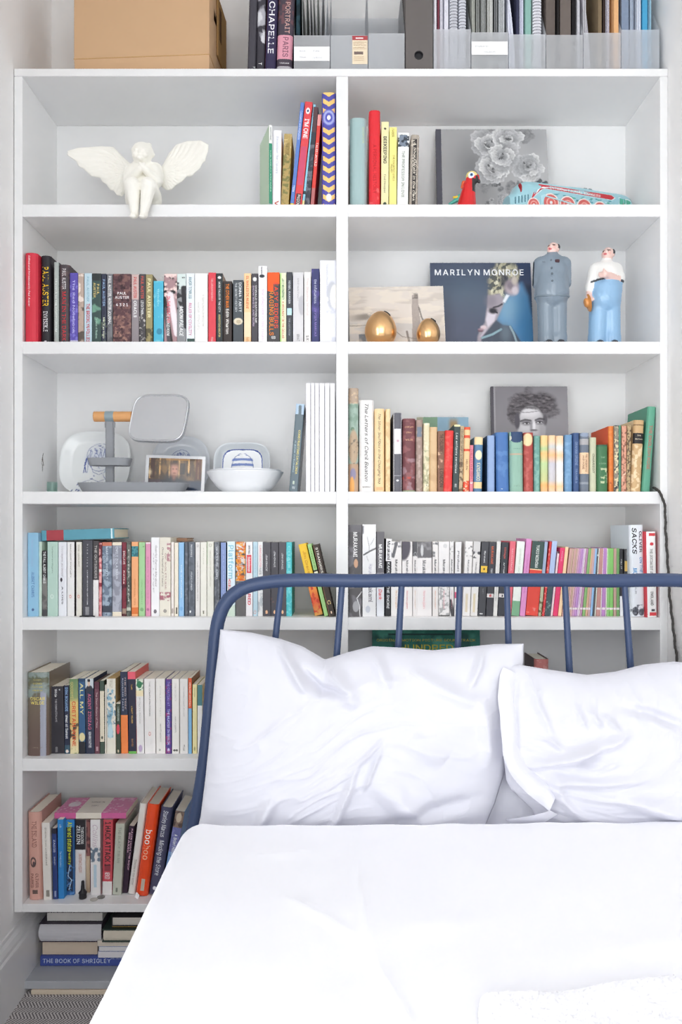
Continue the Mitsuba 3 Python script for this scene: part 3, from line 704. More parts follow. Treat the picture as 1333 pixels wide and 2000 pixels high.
B(797, 944, 271, '#5c3f44', 'mottled maroon book', 'thick mottled maroon book with white lettering across', h=[('PAUL', '#f4eff0', .275, .5), ('AUSTER', '#f4eff0', .335, .78), ('4 3 2 1', '#f4eff0', .44, .68)], ops=[('n', '#7c5a56', 9, .52, 5), ('n', '#a07a6e', 7, .62, 6, .6, 1), ('n', '#3f2a30', 8, .6, 9)])
B(948, 1008, 275, '#90888c', 'grey red-lettered paperback', 'grey paperback with red and white lettering', t=[('PAUL AUSTER', '#c0504c', .04, .34, .4), ('ORACLE', '#f0f0f0', .38, .62, .4)], ops=[('b', '#c9b0ac', 0, .36)])
B(1011, 1062, 272, '#4b484b', 'charcoal paperback', 'charcoal paperback with red and white capitals', t=[('PAUL AUSTER', '#d4574e', .03, .35, .44), ('LEVIATHAN', '#eeeeee', .38, .57, .42)], ops=[('n', '#b9b4b0', 7, .64, 3, .55, 1)])
B(1064, 1120, 275, '#9a8f67', 'olive paperback', 'olive paperback with cream capitals', t=[('PAUL AUSTER', '#f0e6b8', .06, .62, .42)], ops=[('n', '#5c5640', 9, .5, 3, .78, 1)], cov='#6e6548')
B(1127, 1207, 328, '#4fb2cf', 'cyan paperback', 'bright cyan paperback', t=[('Timbuktu', '#9fdbe8', .12, .4, .16)], ops=[('e', '#3b86a4', .6, .8, .3, .05), ('n', '#7fcbdc', 14, .62, 4)])
B(1213, 1318, 270, '#a9888c', 'pink and black diagonal paperback', 'paperback with pink, grey and black diagonal print', t=[('IN THE COUNTRY', '#e0566a', .32, .7, .24, .35), ('THE LOCKED ROOM', '#f2f2f2', .55, .88, .22, .32)], ops=[('n', '#2e2a2c', 12, .5, 3, .03, .3), ('n', '#f0d4cf', 14, .5, 5, .0, .35), ('l', '#33302f', .006, [(0, .35), (.55, 1)]), ('l', '#e9dfe4', .008, [(.5, .3), (1.0, .85)]), ('l', '#57545a', .005, [(.1, .5), (.4, 1)])])
R('2L', 340, 470, 4.04, True)
B(26, 97, 262, '#8d8f92', 'grey diagonal paperback', 'grey paperback with slanting white lettering', t=[('MOON PALACE', '#f6f6f6', .46, .88, .4, .5, .3)], ops=[('b', '#cfdcd9', 0, .22), ('n', '#39393c', 10, .52, 3, .05, .5), ('l', '#2f2f33', .006, [(.7, .2), (1.0, .75)])])
B(99, 163, 258, '#dfe5ea', 'pale blue-white paperback', 'pale blue-white paperback with pink title', t=[('AMOR TOWLES', '#6f8f9a', .05, .36, .34), ('RULES OF CIVILITY', '#c97a9a', .42, .88, .34)], ops=[('b', '#3e5550', .92, 1, .1, 1)])
B(166, 268, 258, '#eeeeec', 'white paperback', 'broad white paperback with faint lettering', t=[('A GENTLEMAN IN MOSCOW', '#c7c4c0', .3, .75, .14, .66), ('AMOR TOWLES', '#d0cecc', .4, .8, .14, .3)])
B(274, 333, 252, '#d64652', 'coral red paperback', 'coral red paperback', t=[('THE LINCOLN HIGHWAY', '#efb3b3', .08, .4, .26), ('TOWLES', '#f0c8c4', .9, .97, .25)])
B(336, 387, 258, '#33393b', 'black paperback', 'black paperback with small white capitals', t=[('MORE TALES OF THE CITY', '#e9e9e6', .12, .55, .3), ('ARMISTEAD MAUPIN', '#d9c88a', .58, .9, .3)], ops=[('e', '#e8e8e8', .5, .06, .28, .02)], cov='#8c7a6e')
B(391, 459, 320, '#3c3432', 'dark brown paperback', 'short dark brown paperback with orange lettering above white', t=[('THE OTHER MAN', '#ee7d26', .04, .42, .38), ('Edith Wharton', '#f0ece6', .44, .84, .34)])
B(469, 549, 311, '#4e5459', 'slate paperback', 'slate paperback with white lettering and a pale oval', t=[('DONNA TARTT', '#e6e8ea', .04, .5, .26, .7), ('THE SECRET HISTORY', '#c9cdd0', .04, .5, .2, .3)], ops=[('e', '#d9cfb8', .5, .645, .46, .055), ('e', '#bfb093', .55, .65, .24, .03)])
B(555, 611, 258, '#f1c99a', 'peach paperback', 'peach paperback with orange-red lettering', t=[('EL MALES DE NUEVE', '#d7653a', .04, .5, .34), ('FABER', '#c98a5a', .9, .97, .3)], ops=[('b', '#f3d8b4', .55, .9)])
B(615, 666, 260, '#4d4a50', 'dark grey paperback', 'dark grey paperback with two narrow title lines', t=[('DONALD BARTHELME', '#d6d4d4', .17, .7, .26, .7), ('SNOW WHITE AND MORE', '#b9a6c0', .17, .75, .26, .3)], ops=[('e', '#dedede', .5, .08, .32, .03)])
B(669, 737, 200, '#eeeef1', 'tall white book', 'tall white book with a black object printed at the top', t=[('the elephant in the room', '#d9b6d4', .3, .95, .3, .55, 0, False)], ops=[('l', '#3a3d44', .0009, [(.38, .01), (.38, .12)]), ('e', '#3a3d44', .42, .13, .32, .022)], y=2.145)
B(740, 836, 251, '#4c4a4c', 'orange and grey book', 'charcoal book with an orange top and big orange-red capitals', t=[('EASY RIDERS', '#ea4a34', .14, .78, .3, .72), ('RAGING BULLS', '#ee7d2a', .26, .88, .34, .34), ('BIER', '#e8e8e8', .89, .93, .3)], ops=[('b', '#ea5a24', 0, .16), ('b', '#ea5a24', .16, .26, 0, .5)])
B(840, 889, 255, '#e6e6c6', 'lime and cream paperback', 'cream paperback with lime edge and green lettering', t=[('JAY McINERNEY', '#4c7a54', .08, .38, .36), ('A HEDONIST IN THE CELLAR', '#c56a4e', .4, .92, .34)], ops=[('b', '#b9dd8c', .0, 1, 0, .2)])
B(891, 937, 248, '#46494f', 'slate and blue paperback', 'slate paperback with a pale blue patch', t=[('NIGEL BARKER', '#d9dce0', .12, .44, .32), ('THE LAST ROOM', '#9aa0a6', .64, .88, .26)], ops=[('b', '#b8d9e6', .5, .6, .1, .9)])
B(942, 1024, 250, '#d4d3d5', 'light grey paperback', 'light grey paperback with a pale circle', t=[('SIRI HUSTVEDT', '#a7a5aa', .08, .4, .16), ('WHAT', '#8c8b90', .86, .96, .28)], ops=[('e', '#b9b8bd', .85, .46, .32, .14)])
B(1030, 1084, 248, '#e7e3e0', 'off-white paperback', 'off-white paperback with faded pink lettering', t=[('The Blazing World', '#d9c2c2', .08, .6, .28), ('S K', '#77757a', .88, .95, .4)])
B(1089, 1151, 222, '#3f4270', 'indigo paperback', 'indigo paperback with pale lettering', t=[('the infatuations', '#d4d6ea', .14, .46, .36, .5, 0, False), ('JAVIER MARIAS', '#8a78b8', .52, .9, .26)], ops=[('n', '#56508c', 16, .6, 2)])
B(1155, 1283, 155, '#e1e2ea', 'tall pale white book', 'tall white book with pale grey abstract print', ops=[('e', '#c3c5cd', .75, .42, .35, .17), ('e', '#f2f0ec', .92, .44, .3, .15), ('n', '#cfd1dc', 20, .6, 4, .5, 1), ('e', '#ffffff', .42, .47, .12, .03)], t=[('Collected Prose Works', '#c5c7d2', .05, .4, .1, .45)], y=2.14, d=.17)

# ---- third shelf, left
R('3L', 390, 730, 4.597)
B(806, 882, 268, '#3f5560', 'dark teal leaning book', 'dark teal leaning book with gold lettering', dx=64, t=[('CONSTRUCTING CATALONIA', '#e3cf7a', .3, .8, .24, .66), ('A guide to building', '#a9c0c8', .42, .78, .13, .3), ('BLOCK', '#e9edf0', .945, .97, .3)], ops=[('b', '#9db6cc', 0, .12), ('l', '#3f5560', .004, [(.5, .03), (.6, .2)]), ('b', '#aab8a8', .88, .92, .35, .55)], right='leaning on the white volumes of the third shelf', mat='mat_gloss', y=2.135, d=.14)
R('3L', 390, 730, 4.597)
we = [957, 1001, 1038, 1079, 1128, 1173, 1222]
for i in range(6):
    key = B(we[i] + 1, we[i + 1] - 2, 85, '#ecebf1', 'white volume', f'white-spined volume {i}', y=2.14, d=.2, t=[('CAPITAL', '#d9d6e2', .03, .14, .4), ('VOL', '#e0dde8', .7, .74, .4)], pc='#e8e6e4')
    labels[key] = {'label': 'one of six tall identical white-spined volumes standing against the divider', 'category': 'book', 'group': 'six white volumes on the third shelf'}

# ---- third shelf, right
R('3R', 670, 730, 4.597)
B(54, 144, 130, '#9fb4a8', 'pastel painted book', 'tall hardback in a painted jacket of green, fawn and orange', hb=1, ops=[('b', '#b39f8c', 0, .15), ('n', '#cdb79c', 5, .6, 3, 0, .15), ('n', '#86a090', 12, .6, 2, .15, .4), ('e', '#6f8a74', .4, .395, .2, .02), ('e', '#b8a288', .5, .57, .5, .17), ('n', '#7f7468', 8, .6, 5, .45, .74), ('b', '#b79a80', .73, 1), ('e', '#8d86a0', .45, .83, .3, .06), ('e', '#e0a45c', .35, .95, .24, .1)])
B(151, 281, 237, '#e9e6e4', 'white script book', 'broad white hardback with black handwritten lettering', hb=1, curv=.03, t=[('The Letters of Cecil Beaton', '#3a3838', .03, .88, .24, .5, .3, False), ('HARVILL', '#8a8684', .945, .955, .5)], h=[('WEIDENFELD', '#77726e', .945, .6)])
B(287, 378, 315, '#eecfa0', 'peach script book', 'peach hardback with black handwritten lettering', hb=1, t=[('The Silver Snuffbox in the Changing Sea', '#3e362e', .05, .9, .26, .5, .3, False)], ops=[('b', '#eeb489', .94, .98, .2, .8)])
B(386, 431, 317, '#e9d1a4', 'cream narrow hardback', 'narrow cream hardback', ops=[('n', '#d7b98a', 10, .55, 2)], hb=1)
B(456, 534, 352, '#63636b', 'grey white-labelled book', 'slate grey hardback with a white label', hb=1, ops=[('b', '#ece9ec', .2, .52), ('b', '#c9a2b0', .34, .37, .4, .65), ('b', '#a9a9b0', .79, .80), ('e', '#e0e0e4', .5, .855, .16, .012), ('b', '#bfbfc6', 0, 1, 0, .13), ('b', '#bfbfc6', 0, 1, .9, 1)])
B(541, 656, 404, '#74464a', 'maroon hardback', 'old maroon cloth hardback with gilt lettering', hb=1, curv=.14, h=[('DORIAN', '#c9997c', .115, .68), ('GRAY', '#c9997c', .19, .5), ('WILDE', '#c9997c', .29, .6)], ops=[('n', '#8d5a5c', 14, .55, 3), ('n', '#9c7a80', 16, .6, 6, .55, 1), ('n', '#c04a3c', 18, .6, 8, .8, 1), ('b', '#8d9a7c', .975, 1)])
B(660, 721, 414, '#a08a80', 'taupe blue-labelled book', 'taupe hardback with a blue-grey label', hb=1, ops=[('b', '#77808e', .1, .235, .15, .9), ('n', '#b7a399', 9, .6, 3)])
B(723, 780, 444, '#d9cfae', 'ivory stained book', 'ivory hardback with greenish stains', hb=1, ops=[('n', '#b2b08c', 12, .55, 3, .4, 1), ('n', '#efe6cb', 9, .55, 5), ('n', '#8d8a70', 5, .68, 9, .5, 1)], dx=4)
B(782, 854, 478, '#d3b48c', 'tan book', 'plain tan hardback', hb=1, curv=.05, ops=[('n', '#c6a57e', 20, .6, 2)])
B(857, 921, 515, '#85604e', 'brown paperback', 'brown paperback with dark lettering', t=[('THE CHILDREN OF', '#4a322c', .05, .38, .5), ('LONDON', '#4a322c', .62, .92, .5)], ops=[('n', '#c9a48a', 10, .6, 3, .35, .6)])
B(908, 984, 508, '#d83a38', 'scarlet hardback', 'scarlet cloth hardback leaning right', hb=1, dx=16, curv=.06, ops=[('n', '#e25a52', 9, .6, 1)], right='leaning right beside the brown paperback, third shelf right bay', y=2.135, d=.12)
B(986, 1041, 456, '#3d4a4a', 'black-green book', 'black-green book with small white slanted lettering', dx=17, t=[('Les enfants terribles', '#c9cfca', .12, .72, .32, .5, .2), ('PENGUIN', '#dadada', .88, .93, .3)], ops=[('b', '#e8d9a8', 0, .03)])
B(1044, 1079, 468, '#b9a484', 'thin printed book', 'thin cream book with brown printed lettering', dx=15, t=[('COLLECTED SHORT STORIES', '#5a4a3c', .05, .6, .6)], ops=[('n', '#6f5c48', 5, .55, 4, .55, 1)])
B(1082, 1138, 478, '#eac392', 'peach and red book', 'peach hardback with red bands and red foot', dx=12, hb=1, ops=[('b', '#da5a3c', 0, .04), ('b', '#d8553c', .13, .17), ('b', '#d8553c', .34, .375), ('b', '#d9533a', .83, 1), ('n', '#f0d7b4', 7, .6, 3, .83, 1)], t=[('HELEN', '#7a5a40', .5, .66, .3)])
B(1141, 1172, 640, '#d67f8c', 'pink book', 'short pink paperback', t=[('THE LITTLE GIRLS', '#b04a5e', .08, .8, .5)], ops=[('e', '#f3d0cc', .5, .8, .4, .03)], dx=4)
B(1176, 1254, 568, '#5a7ea0', 'blue diamond book', 'blue hardback with a cream diamond and cream lettering', hb=1, dx=10, ops=[('b', '#e9d2a6', 0, .14), ('e', '#efdfbc', .5, .33, .4, .09), ('b', '#e9cb98', .82, .94)], t=[('KANGAROO', '#eadcb8', .47, .8, .4)])
R('3R', 930, 730, 3.418, True)
B(79, 130, 412, '#8fa6cc', 'pale blue hardback', 'pale powder-blue hardback with a dark cover edge', hb=1, dx=0, cov='#2f4664', curv=.04)
B(141, 226, 390, '#4a72ac', 'mid-blue hardback', 'broad mid-blue cloth hardback', hb=1, dx=-6, curv=.05, ops=[('e', '#dfe6ee', .4, .95, .07, .008), ('n', '#5a82b8', 14, .6, 2)])
B(231, 321, 388, '#8fb3a2', 'torn-jacket sea-green book', 'sea-green hardback with a torn navy top', hb=1, dx=-3, ops=[('b', '#2f4568', 0, .15, .12, 1), ('e', '#2f4568', .5, .15, .36, .03), ('b', '#b9a890', .36, .385), ('e', '#d9d6c0', .04, .1, .1, .04)], t=[], h=[('CARSON', '#6f9484', .28, .5), ('HARPER', '#7da08e', .9, .5)])
B(324, 389, 393, '#a84a44', 'torn-jacket brick red book', 'brick red hardback with a torn cream top', hb=1, dx=-2, ops=[('e', '#ecd0a2', .4, .12, .52, .11), ('n', '#b85f58', 9, .58, 3, .25, 1)])
B(391, 432, 415, '#6b9c92', 'teal-green book', 'narrow teal-green hardback', hb=1, ops=[('n', '#83b0a4', 9, .55, 3)])
B(435, 485, 412, '#b9c98e', 'green and orange faded book', 'hardback fading from green to orange', hb=1, ops=[('g', [(0, '#f3c489'), (.14, '#e9c98a'), (.24, '#b5cc96'), (.32, '#eebb7a'), (.5, '#b9cf98'), (.8, '#c9c88e'), (.88, '#eeae6c'), (1, '#e3b98a')])])
B(488, 536, 411, '#c9c7c6', 'grey and peach faded book', 'hardback fading from grey-lilac to peach', hb=1, ops=[('g', [(0, '#f0c79c'), (.1, '#eccba6'), (.2, '#c6c9c8'), (.35, '#efb780'), (.5, '#c7c4cc'), (.8, '#c9c4c6'), (.9, '#f0bc88'), (1, '#e6c9ac')])])
B(539, 590, 414, '#e6dccb', 'white and peach faded book', 'hardback fading from white to peach', hb=1, ops=[('g', [(0, '#f3c9a4'), (.12, '#f0d0b0'), (.22, '#dfe3e2'), (.35, '#f2c596'), (.5, '#e3e2e2'), (.8, '#e5dfd8'), (.9, '#f3c596'), (1, '#eed6bc')])])
B(596, 648, 408, '#6c93b8', 'steel-blue hardback', 'steel-blue cloth hardback', hb=1, ops=[('n', '#7ca2c4', 12, .6, 1)])
B(652, 694, 395, '#3d5580', 'navy blue hardback', 'navy blue hardback with pale lettering', hb=1, t=[('GRAHAM GREENE', '#7f93b6', .15, .55, .4), ('TRAVELS', '#7f93b6', .6, .85, .3)])
B(697, 761, 395, '#6d7582', 'grey peach-labelled book', 'grey hardback with a peach label', hb=1, ops=[('b', '#e6c3a0', .33, .69), ('b', '#a8a6a8', .1, .2), ('b', '#8f959e', .83, .87), ('e', '#8d9aae', .5, .03, .5, .04)], t=[('THE GREEN ROAD', '#8f6a54', .36, .66, .2, .65), ('AND HOME', '#8f6a54', .38, .62, .2, .35)])
B(764, 809, 425, '#c3c4a8', 'sage book', 'pale sage hardback with vertical dark lettering', hb=1, t=[('CHARIOT', '#6a6a58', .3, .66, .3)])
B(811, 886, 474, '#43734f', 'dark green book', 'short dark green hardback with a pale flower ornament', hb=1, h=[('THE', '#86a888', .27, .4), ('DOYEN', '#86a888', .4, .62)], ops=[('n', '#bcc7a0', 6, .55, 4, .5, .82), ('b', '#43734f', .5, .85, 0, .3), ('b', '#36604a', 0, .03)])
B(888, 926, 350, '#dc7a38', 'orange hardback', 'bright orange hardback', hb=1, y=2.155, ops=[('n', '#e68a48', 8, .6, 1), ('n', '#b4572a', 4, .66, 7, .85, 1)], cov='#e0603c')
B(928, 957, 345, '#8d8476', 'worn mottled book', 'worn black and cream mottled book', ops=[('n', '#d8c9a4', 7, .5, 3), ('n', '#3f4046', 6, .55, 5)])
B(958, 972, 345, '#4f8a70', 'thin green book', 'very thin green book')
B(974, 1006, 348, '#d49a82', 'pinkish worn book', 'worn pinkish book with stained foot', ops=[('n', '#8d5f4e', 5, .58, 3), ('n', '#ead0b4', 7, .6, 5, .7, 1)], dx=3)
B(1008, 1034, 342, '#b39a74', 'thin tan printed book', 'thin tan book with dark print', ops=[('n', '#5c4a3c', 4, .55, 3)], dx=6)
B(1036, 1106, 308, '#c6a478', 'tan black-labelled book', 'thick tan hardback with a black label', hb=1, dx=24, ops=[('b', '#2e2a2a', .18, .33), ('n', '#e6cda8', 9, .56, 3, .35, 1), ('b', '#8a6c4c', .06, .075)], h=[('Iris', '#d9ccb4', .215, .34), ('Murdoch', '#d9ccb4', .265, .7)], cov='#d8bf96', d=.14)
B(1110, 1166, 218, '#5fa086', 'tall green book', 'tall sea-green hardback with red lettering', hb=1, dx=42, t=[('THE ENGLISH ROSE', '#b5655c', .22, .74, .36)], cov='#4f8c76', d=.15)

# ---- fourth shelf, left
R('4L', 30, 1010, 6.06)
B(149, 274, 185, '#8fbcd8', 'light blue book', 'tall light blue book with dark blue lettering', t=[('ALBERT CAMUS', '#5a7fae', .47, .77, .26), ('Selected essays', '#9fb6d6', .08, .4, .16, .45, .2)], ops=[('e', '#4a5f86', .5, .92, .12, .016)], yb=1176)
B(279, 317, 290, '#c6d9c9', 'thin mint book', 'very thin pale mint book')
B(319, 378, 398, '#5f5d5c', 'short black book', 'short black book with white capitals and grey foot', t=[('THE FALL ALBERT CAMUS', '#f0f0ee', .01, .5, .5)], ops=[('b', '#232226', 0, .42), ('n', '#7d7b78', 16, .5, 2, .45, 1), ('b', '#4a4a4c', .9, 1)], hb=0)
B(382, 506, 292, '#b4cfc3', 'mint paperback', 'broad mint green paperback', t=[('The Master and Margarita', '#7d988c', .06, .42, .12)], ops=[('r', '#d7e6de', .45, .735, .17, .03)])
B(512, 611, 294, '#e2e4ea', 'white paperback with diamond', 'white paperback with a grey script title and dark diamond', t=[('Voyages au bout', '#a9a0a6', .05, .46, .26, .5, .2, False), ('A LOIS', '#4a4650', .6, .84, .16)], ops=[('e', '#3a3640', .36, .51, .13, .03)])
B(616, 703, 294, '#e6e5e4', 'white red-ringed paperback', 'white paperback with a small red ring', t=[('MADAME BOVARY', '#8f8a88', .03, .48, .18)], ops=[('r', '#c56a5e', .45, .735, .16, .024)], cov='#3c3438')
B(722, 789, 294, '#dedbd0', 'cream red-ringed paperback', 'cream paperback with a small red ring', t=[('THE COUNT', '#8f8a80', .03, .34, .2)], ops=[('r', '#c56a5e', .45, .735, .2, .024)])
B(799, 917, 275, '#4c4c54', 'charcoal book', 'charcoal hardback with white scattered lettering', t=[('P  i  n  e    t  r  e  e', '#c9c9ce', .05, .35, .12), ('A STORY OF WATER AND STONE', '#cfcfd4', .39, .85, .11)], ops=[('b', '#8d8d92', .88, .985, .28, .66)])
B(922, 989, 280, '#4a4648', 'charcoal and white paperback', 'narrow charcoal paperback with a white lower half', t=[('THE OUTSIDERS', '#b9b4b2', .06, .5, .4)], ops=[('b', '#e2dfde', .52, 1)])
B(992, 1026, 300, '#c46f76', 'thin pink book', 'thin pink and red book', ops=[('b', '#6e2f3a', 0, .22), ('n', '#e0a5a4', 8, .5, 3), ('b', '#f1dcd6', .36, .4), ('b', '#8c2f3e', .55, .6)])
B(1031, 1146, 296, '#6f7c8e', 'blue-grey mottled paperback', 'blue-grey mottled paperback with an orange-pink head', t=[('MARCEL PROUST', '#c9d4de', .06, .5, .22)], ops=[('n', '#9aa9b8', 14, .5, 3), ('n', '#4c586a', 12, .55, 5), ('b', '#c2755f', 0, .055), ('b', '#3f4653', .86, .95)])
B(1151, 1263, 296, '#8d8f9c', 'grey cream-ended paperback', 'grey paperback with cream head and foot', t=[('EMILE ZOLA NANA', '#cfd2da', .06, .5, .24)], ops=[('n', '#a9acb8', 14, .52, 3), ('b', '#e4dac6', 0, .045), ('b', '#e6dcc8', .94, 1)], cov='#6b4a62')
B(1267, 1317, 297, '#7c2f3c', 'maroon paperback', 'narrow maroon paperback with pale capitals', t=[('ESCLAVE', '#eadbd8', .12, .3, .44), ('Kafka', '#e0c8c4', .38, .56, .36, .5, .2)], ops=[('b', '#9a8274', .9, 1), ('n', '#54202c', 10, .6, 4)])
R('4L', 230, 1010, 6.06, True)
B(108, 159, 296, '#70746c', 'grey-green paperback', 'narrow dark grey-green paperback', t=[('LORD JIM', '#b4b6ae', .1, .8, .34)], ops=[('n', '#4f524c', 9, .5, 3), ('b', '#b9beb0', .88, .93)])
B(166, 246, 293, '#eaa877', 'orange teal-banded paperback', 'orange paperback with a patterned teal band', t=[('EMOTIONAL TIES', '#c9834f', .5, .85, .2)], ops=[('b', '#4a8f96', .06, .2), ('n', '#2f6a76', 4, .5, 3, .07, .19), ('b', '#d7743a', .88, .97)])
B(253, 327, 297, '#a2cd98', 'leaf green paperback', 'leaf green paperback', t=[('SENTIMENT', '#86b47e', .5, .85, .2)], ops=[('e', '#7aa874', .5, .91, .3, .025), ('n', '#6a8a54', 4, .7, 3, 0, .08)])
B(333, 392, 297, '#d893b0', 'rose pink paperback', 'rose pink paperback', ops=[('e', '#b46a90', .5, .91, .3, .02), ('b', '#e9d6dc', 0, .02)], t=[('NOSTALGIA', '#c47a9c', .2, .85, .24)])
B(399, 497, 240, '#ebebed', 'tall white printed paperback', 'tall white paperback with grey lettering', t=[('Gabriel Garcia Marquez', '#a9a4a8', .1, .62, .22, .62, .2), ('OF LOVE', '#b9b6ba', .2, .7, .14, .3)], ops=[('e', '#77727a', .5, .94, .2, .026)])
B(499, 630, 240, '#e0dbcd', 'cream red-patterned paperback', 'tall cream paperback with dull red ornament', t=[('One Hundred Years', '#9a8f86', .12, .62, .15, .3, .2), ('OF SOLITUDE', '#b0978e', .2, .66, .14, .55)], ops=[('n', '#b2868c', 6, .52, 3, .08, .3), ('n', '#a86a76', 6, .5, 6, .7, .8), ('b', '#e0dbcd', .04, .32, 0, .66), ('e', '#9a958e', .5, .935, .16, .024)])
B(636, 671, 296, '#e8e0da', 'thin ivory book', 'thin ivory paperback', ops=[('b', '#b0a49c', .9, .96, .2, .8)])
B(676, 722, 304, '#e9e1cf', 'thin cream book', 'thin cream paperback with a dark mark at its foot', ops=[('b', '#5c564c', .88, .97, .35, .75)])
B(727, 789, 300, '#93bee4', 'sky blue paperback', 'sky blue paperback', t=[('THE STRANGER', '#dcebf6', .3, .75, .22)], ops=[('e', '#7aa9d6', .5, .9, .3, .03)])
B(797, 835, 297, '#5b616b', 'thin dark grey book', 'thin dark grey paperback', ops=[('n', '#777d88', 8, .6, 2)])
B(839, 917, 296, '#666c76', 'slate grey paperback', 'slate grey paperback with white lettering', t=[('DAVID HOLE', '#e4e6ea', .03, .2, .24), ('FRACTURED', '#d0d4da', .4, .65, .22)], ops=[('n', '#565c66', 10, .55, 3), ('e', '#eceef0', .3, .94, .12, .018)])
B(923, 979, 297, '#dedbd8', 'greyish white paperback', 'greyish white paperback', t=[('THE VENTRILOQUIST', '#a8a2a0', .25, .8, .22)], ops=[('r', '#8f8d8a', .5, .05, .24, .018)])
B(983, 1057, 296, '#e6e4da', 'ivory paperback', 'ivory paperback with a small mark at its foot', t=[('FIELDS', '#c9c6ba', .08, .3, .18)], ops=[('b', '#8a877c', .925, .97, .35, .65)])
B(1061, 1141, 290, '#e2e1d6', 'pale stone paperback', 'pale stone paperback with a ring at its head', t=[('MEMOIRS OF HADRIAN', '#bcb9ac', .12, .6, .18)], ops=[('r', '#a9a79a', .5, .05, .26, .022), ('b', '#c9d6bc', 0, .3, 0, .12)])
B(1147, 1211, 294, '#7c8088', 'mid slate paperback', 'mid slate paperback with white speckles', t=[('WATERLAND', '#d9dbe0', .06, .5, .26)], ops=[('n', '#5a5e66', 9, .52, 3)])
B(1223, 1289, 300, '#8497c6', 'periwinkle paperback', 'plain periwinkle blue paperback', t=[('SALAMMBO', '#a5b4da', .1, .7, .24)], cov='#3f4a4c')
R('4L', 430, 1010, 5.554, True)
B(80, 167, 264, '#dcecf4', 'white and sky-blue paperback', 'white paperback with tall sky-blue lettering and red words', t=[('Platform', '#8fc3d6', .05, .5, .62), ('HOUELLEBECQ', '#d2574e', .5, .78, .3, .3)], ops=[('b', '#cfe0d0', .85, 1)])
B(174, 281, 268, '#d8d2cc', 'flame-patterned paperback', 'paperback with orange flames above a dark grey foot', t=[('Atomised', '#e07a24', .06, .5, .45, .4)], ops=[('n', '#e9a03a', 9, .46, 3, 0, .52), ('n', '#d2601e', 7, .55, 5, 0, .52), ('n', '#55504e', 7, .58, 8, .1, .5), ('b', '#6a6868', .53, 1)])
B(284, 358, 268, '#ebe8ea', 'white red-titled paperback', 'white paperback with large red title blocks', t=[('MICHEL', '#4a4648', .05, .17, .26), ('Submission', '#f6f2f2', .2, .4, .4), ('RED', '#c8404e', .7, .85, .4)], ops=[('b', '#d24452', .18, .42, .15, .8)])
B(362, 412, 268, '#bcd6e2', 'pale ice-blue paperback', 'narrow pale ice-blue paperback', t=[('SERENITY', '#98bccb', .06, .5, .3)], ops=[('r', '#d79a8c', .4, .95, .28, .025)])
B(414, 468, 267, '#e6e6e6', 'white pink-lettered paperback', 'narrow white paperback with faded pink lettering', t=[('LANZAROTE', '#d68a92', .05, .34, .36), ('PLATE', '#55555a', .35, .44, .36)], ops=[('n', '#b9bfc4', 10, .55, 3, .7, 1)])
jc = [('#56545a', 466, 552, 0.17, 'first'), ('#514f55', 555, 638, 0.12, 'second'), ('#57555b', 641, 722, 0.15, 'third')]
for c_, a_, b_, v_, n_ in jc:
    B(a_, b_, 270, c_, 'grey orange-dot paperback', f'{n_} of three alike dark grey paperbacks with white capitals', t=[('JIM CRACE', '#dcdcde', v_, v_ + .22, .2)], ops=[('e', '#f0c09a', .5, .945, .16, .026)] + ([('n', '#7c5f5c', 5, .6, 2, .68, .85)] if n_ == 'second' else []), right='left of the turquoise book')
cur['left'] = 'dark grey trio'
B(722, 784, 271, '#4fc0c8', 'turquoise book', 'turquoise paperback, its dark teal cover facing right', cov='#2f8c8c', t=[('CHARLES', '#8fdcdc', .05, .5, .4)], ops=[('n', '#7cd6dc', 8, .58, 3)], d=.13)
B(1034, 1124, 280, '#efc33a', 'yellow leaning book', 'yellow and orange leaning paperback', dx=-186, d=.12, yb=1074, t=[('Jim Crace', '#c98a1e', .1, .42, .3)], ops=[('g', [(0, '#efc236'), (.4, '#f0c63e'), (.6, '#ee9a44'), (.8, '#e05a34'), (1, '#d8a052')]), ('n', '#c9402a', 9, .6, 3, .6, 1)], right='leaning left beside the turquoise book')
B(1137, 1184, 288, '#a3cf86', 'light green leaning book', 'narrow light green leaning paperback', dx=-190, d=.12, yb=1078, t=[('HARVEST OF', '#6f9c58', .05, .35, .4)], ops=[('b', '#2f2c2c', .36, .38), ('b', '#e9e6c6', .38, .42)], right='leaning left beside the yellow leaning book')
B(1188, 1257, 290, '#40362f', 'dark brown leaning book', 'dark brown leaning paperback with white capitals', dx=-182, d=.12, yb=1080, t=[('STRANGERS', '#e8e2d8', .04, .4, .36), ('C', '#e8c98a', .78, .84, .5)], right='leaning left, rightmost book of the left bay', ops=[('e', '#e9c9b0', .5, .95, .14, .02), ('b', '#7a5a48', 0, 1, 0, .14)])
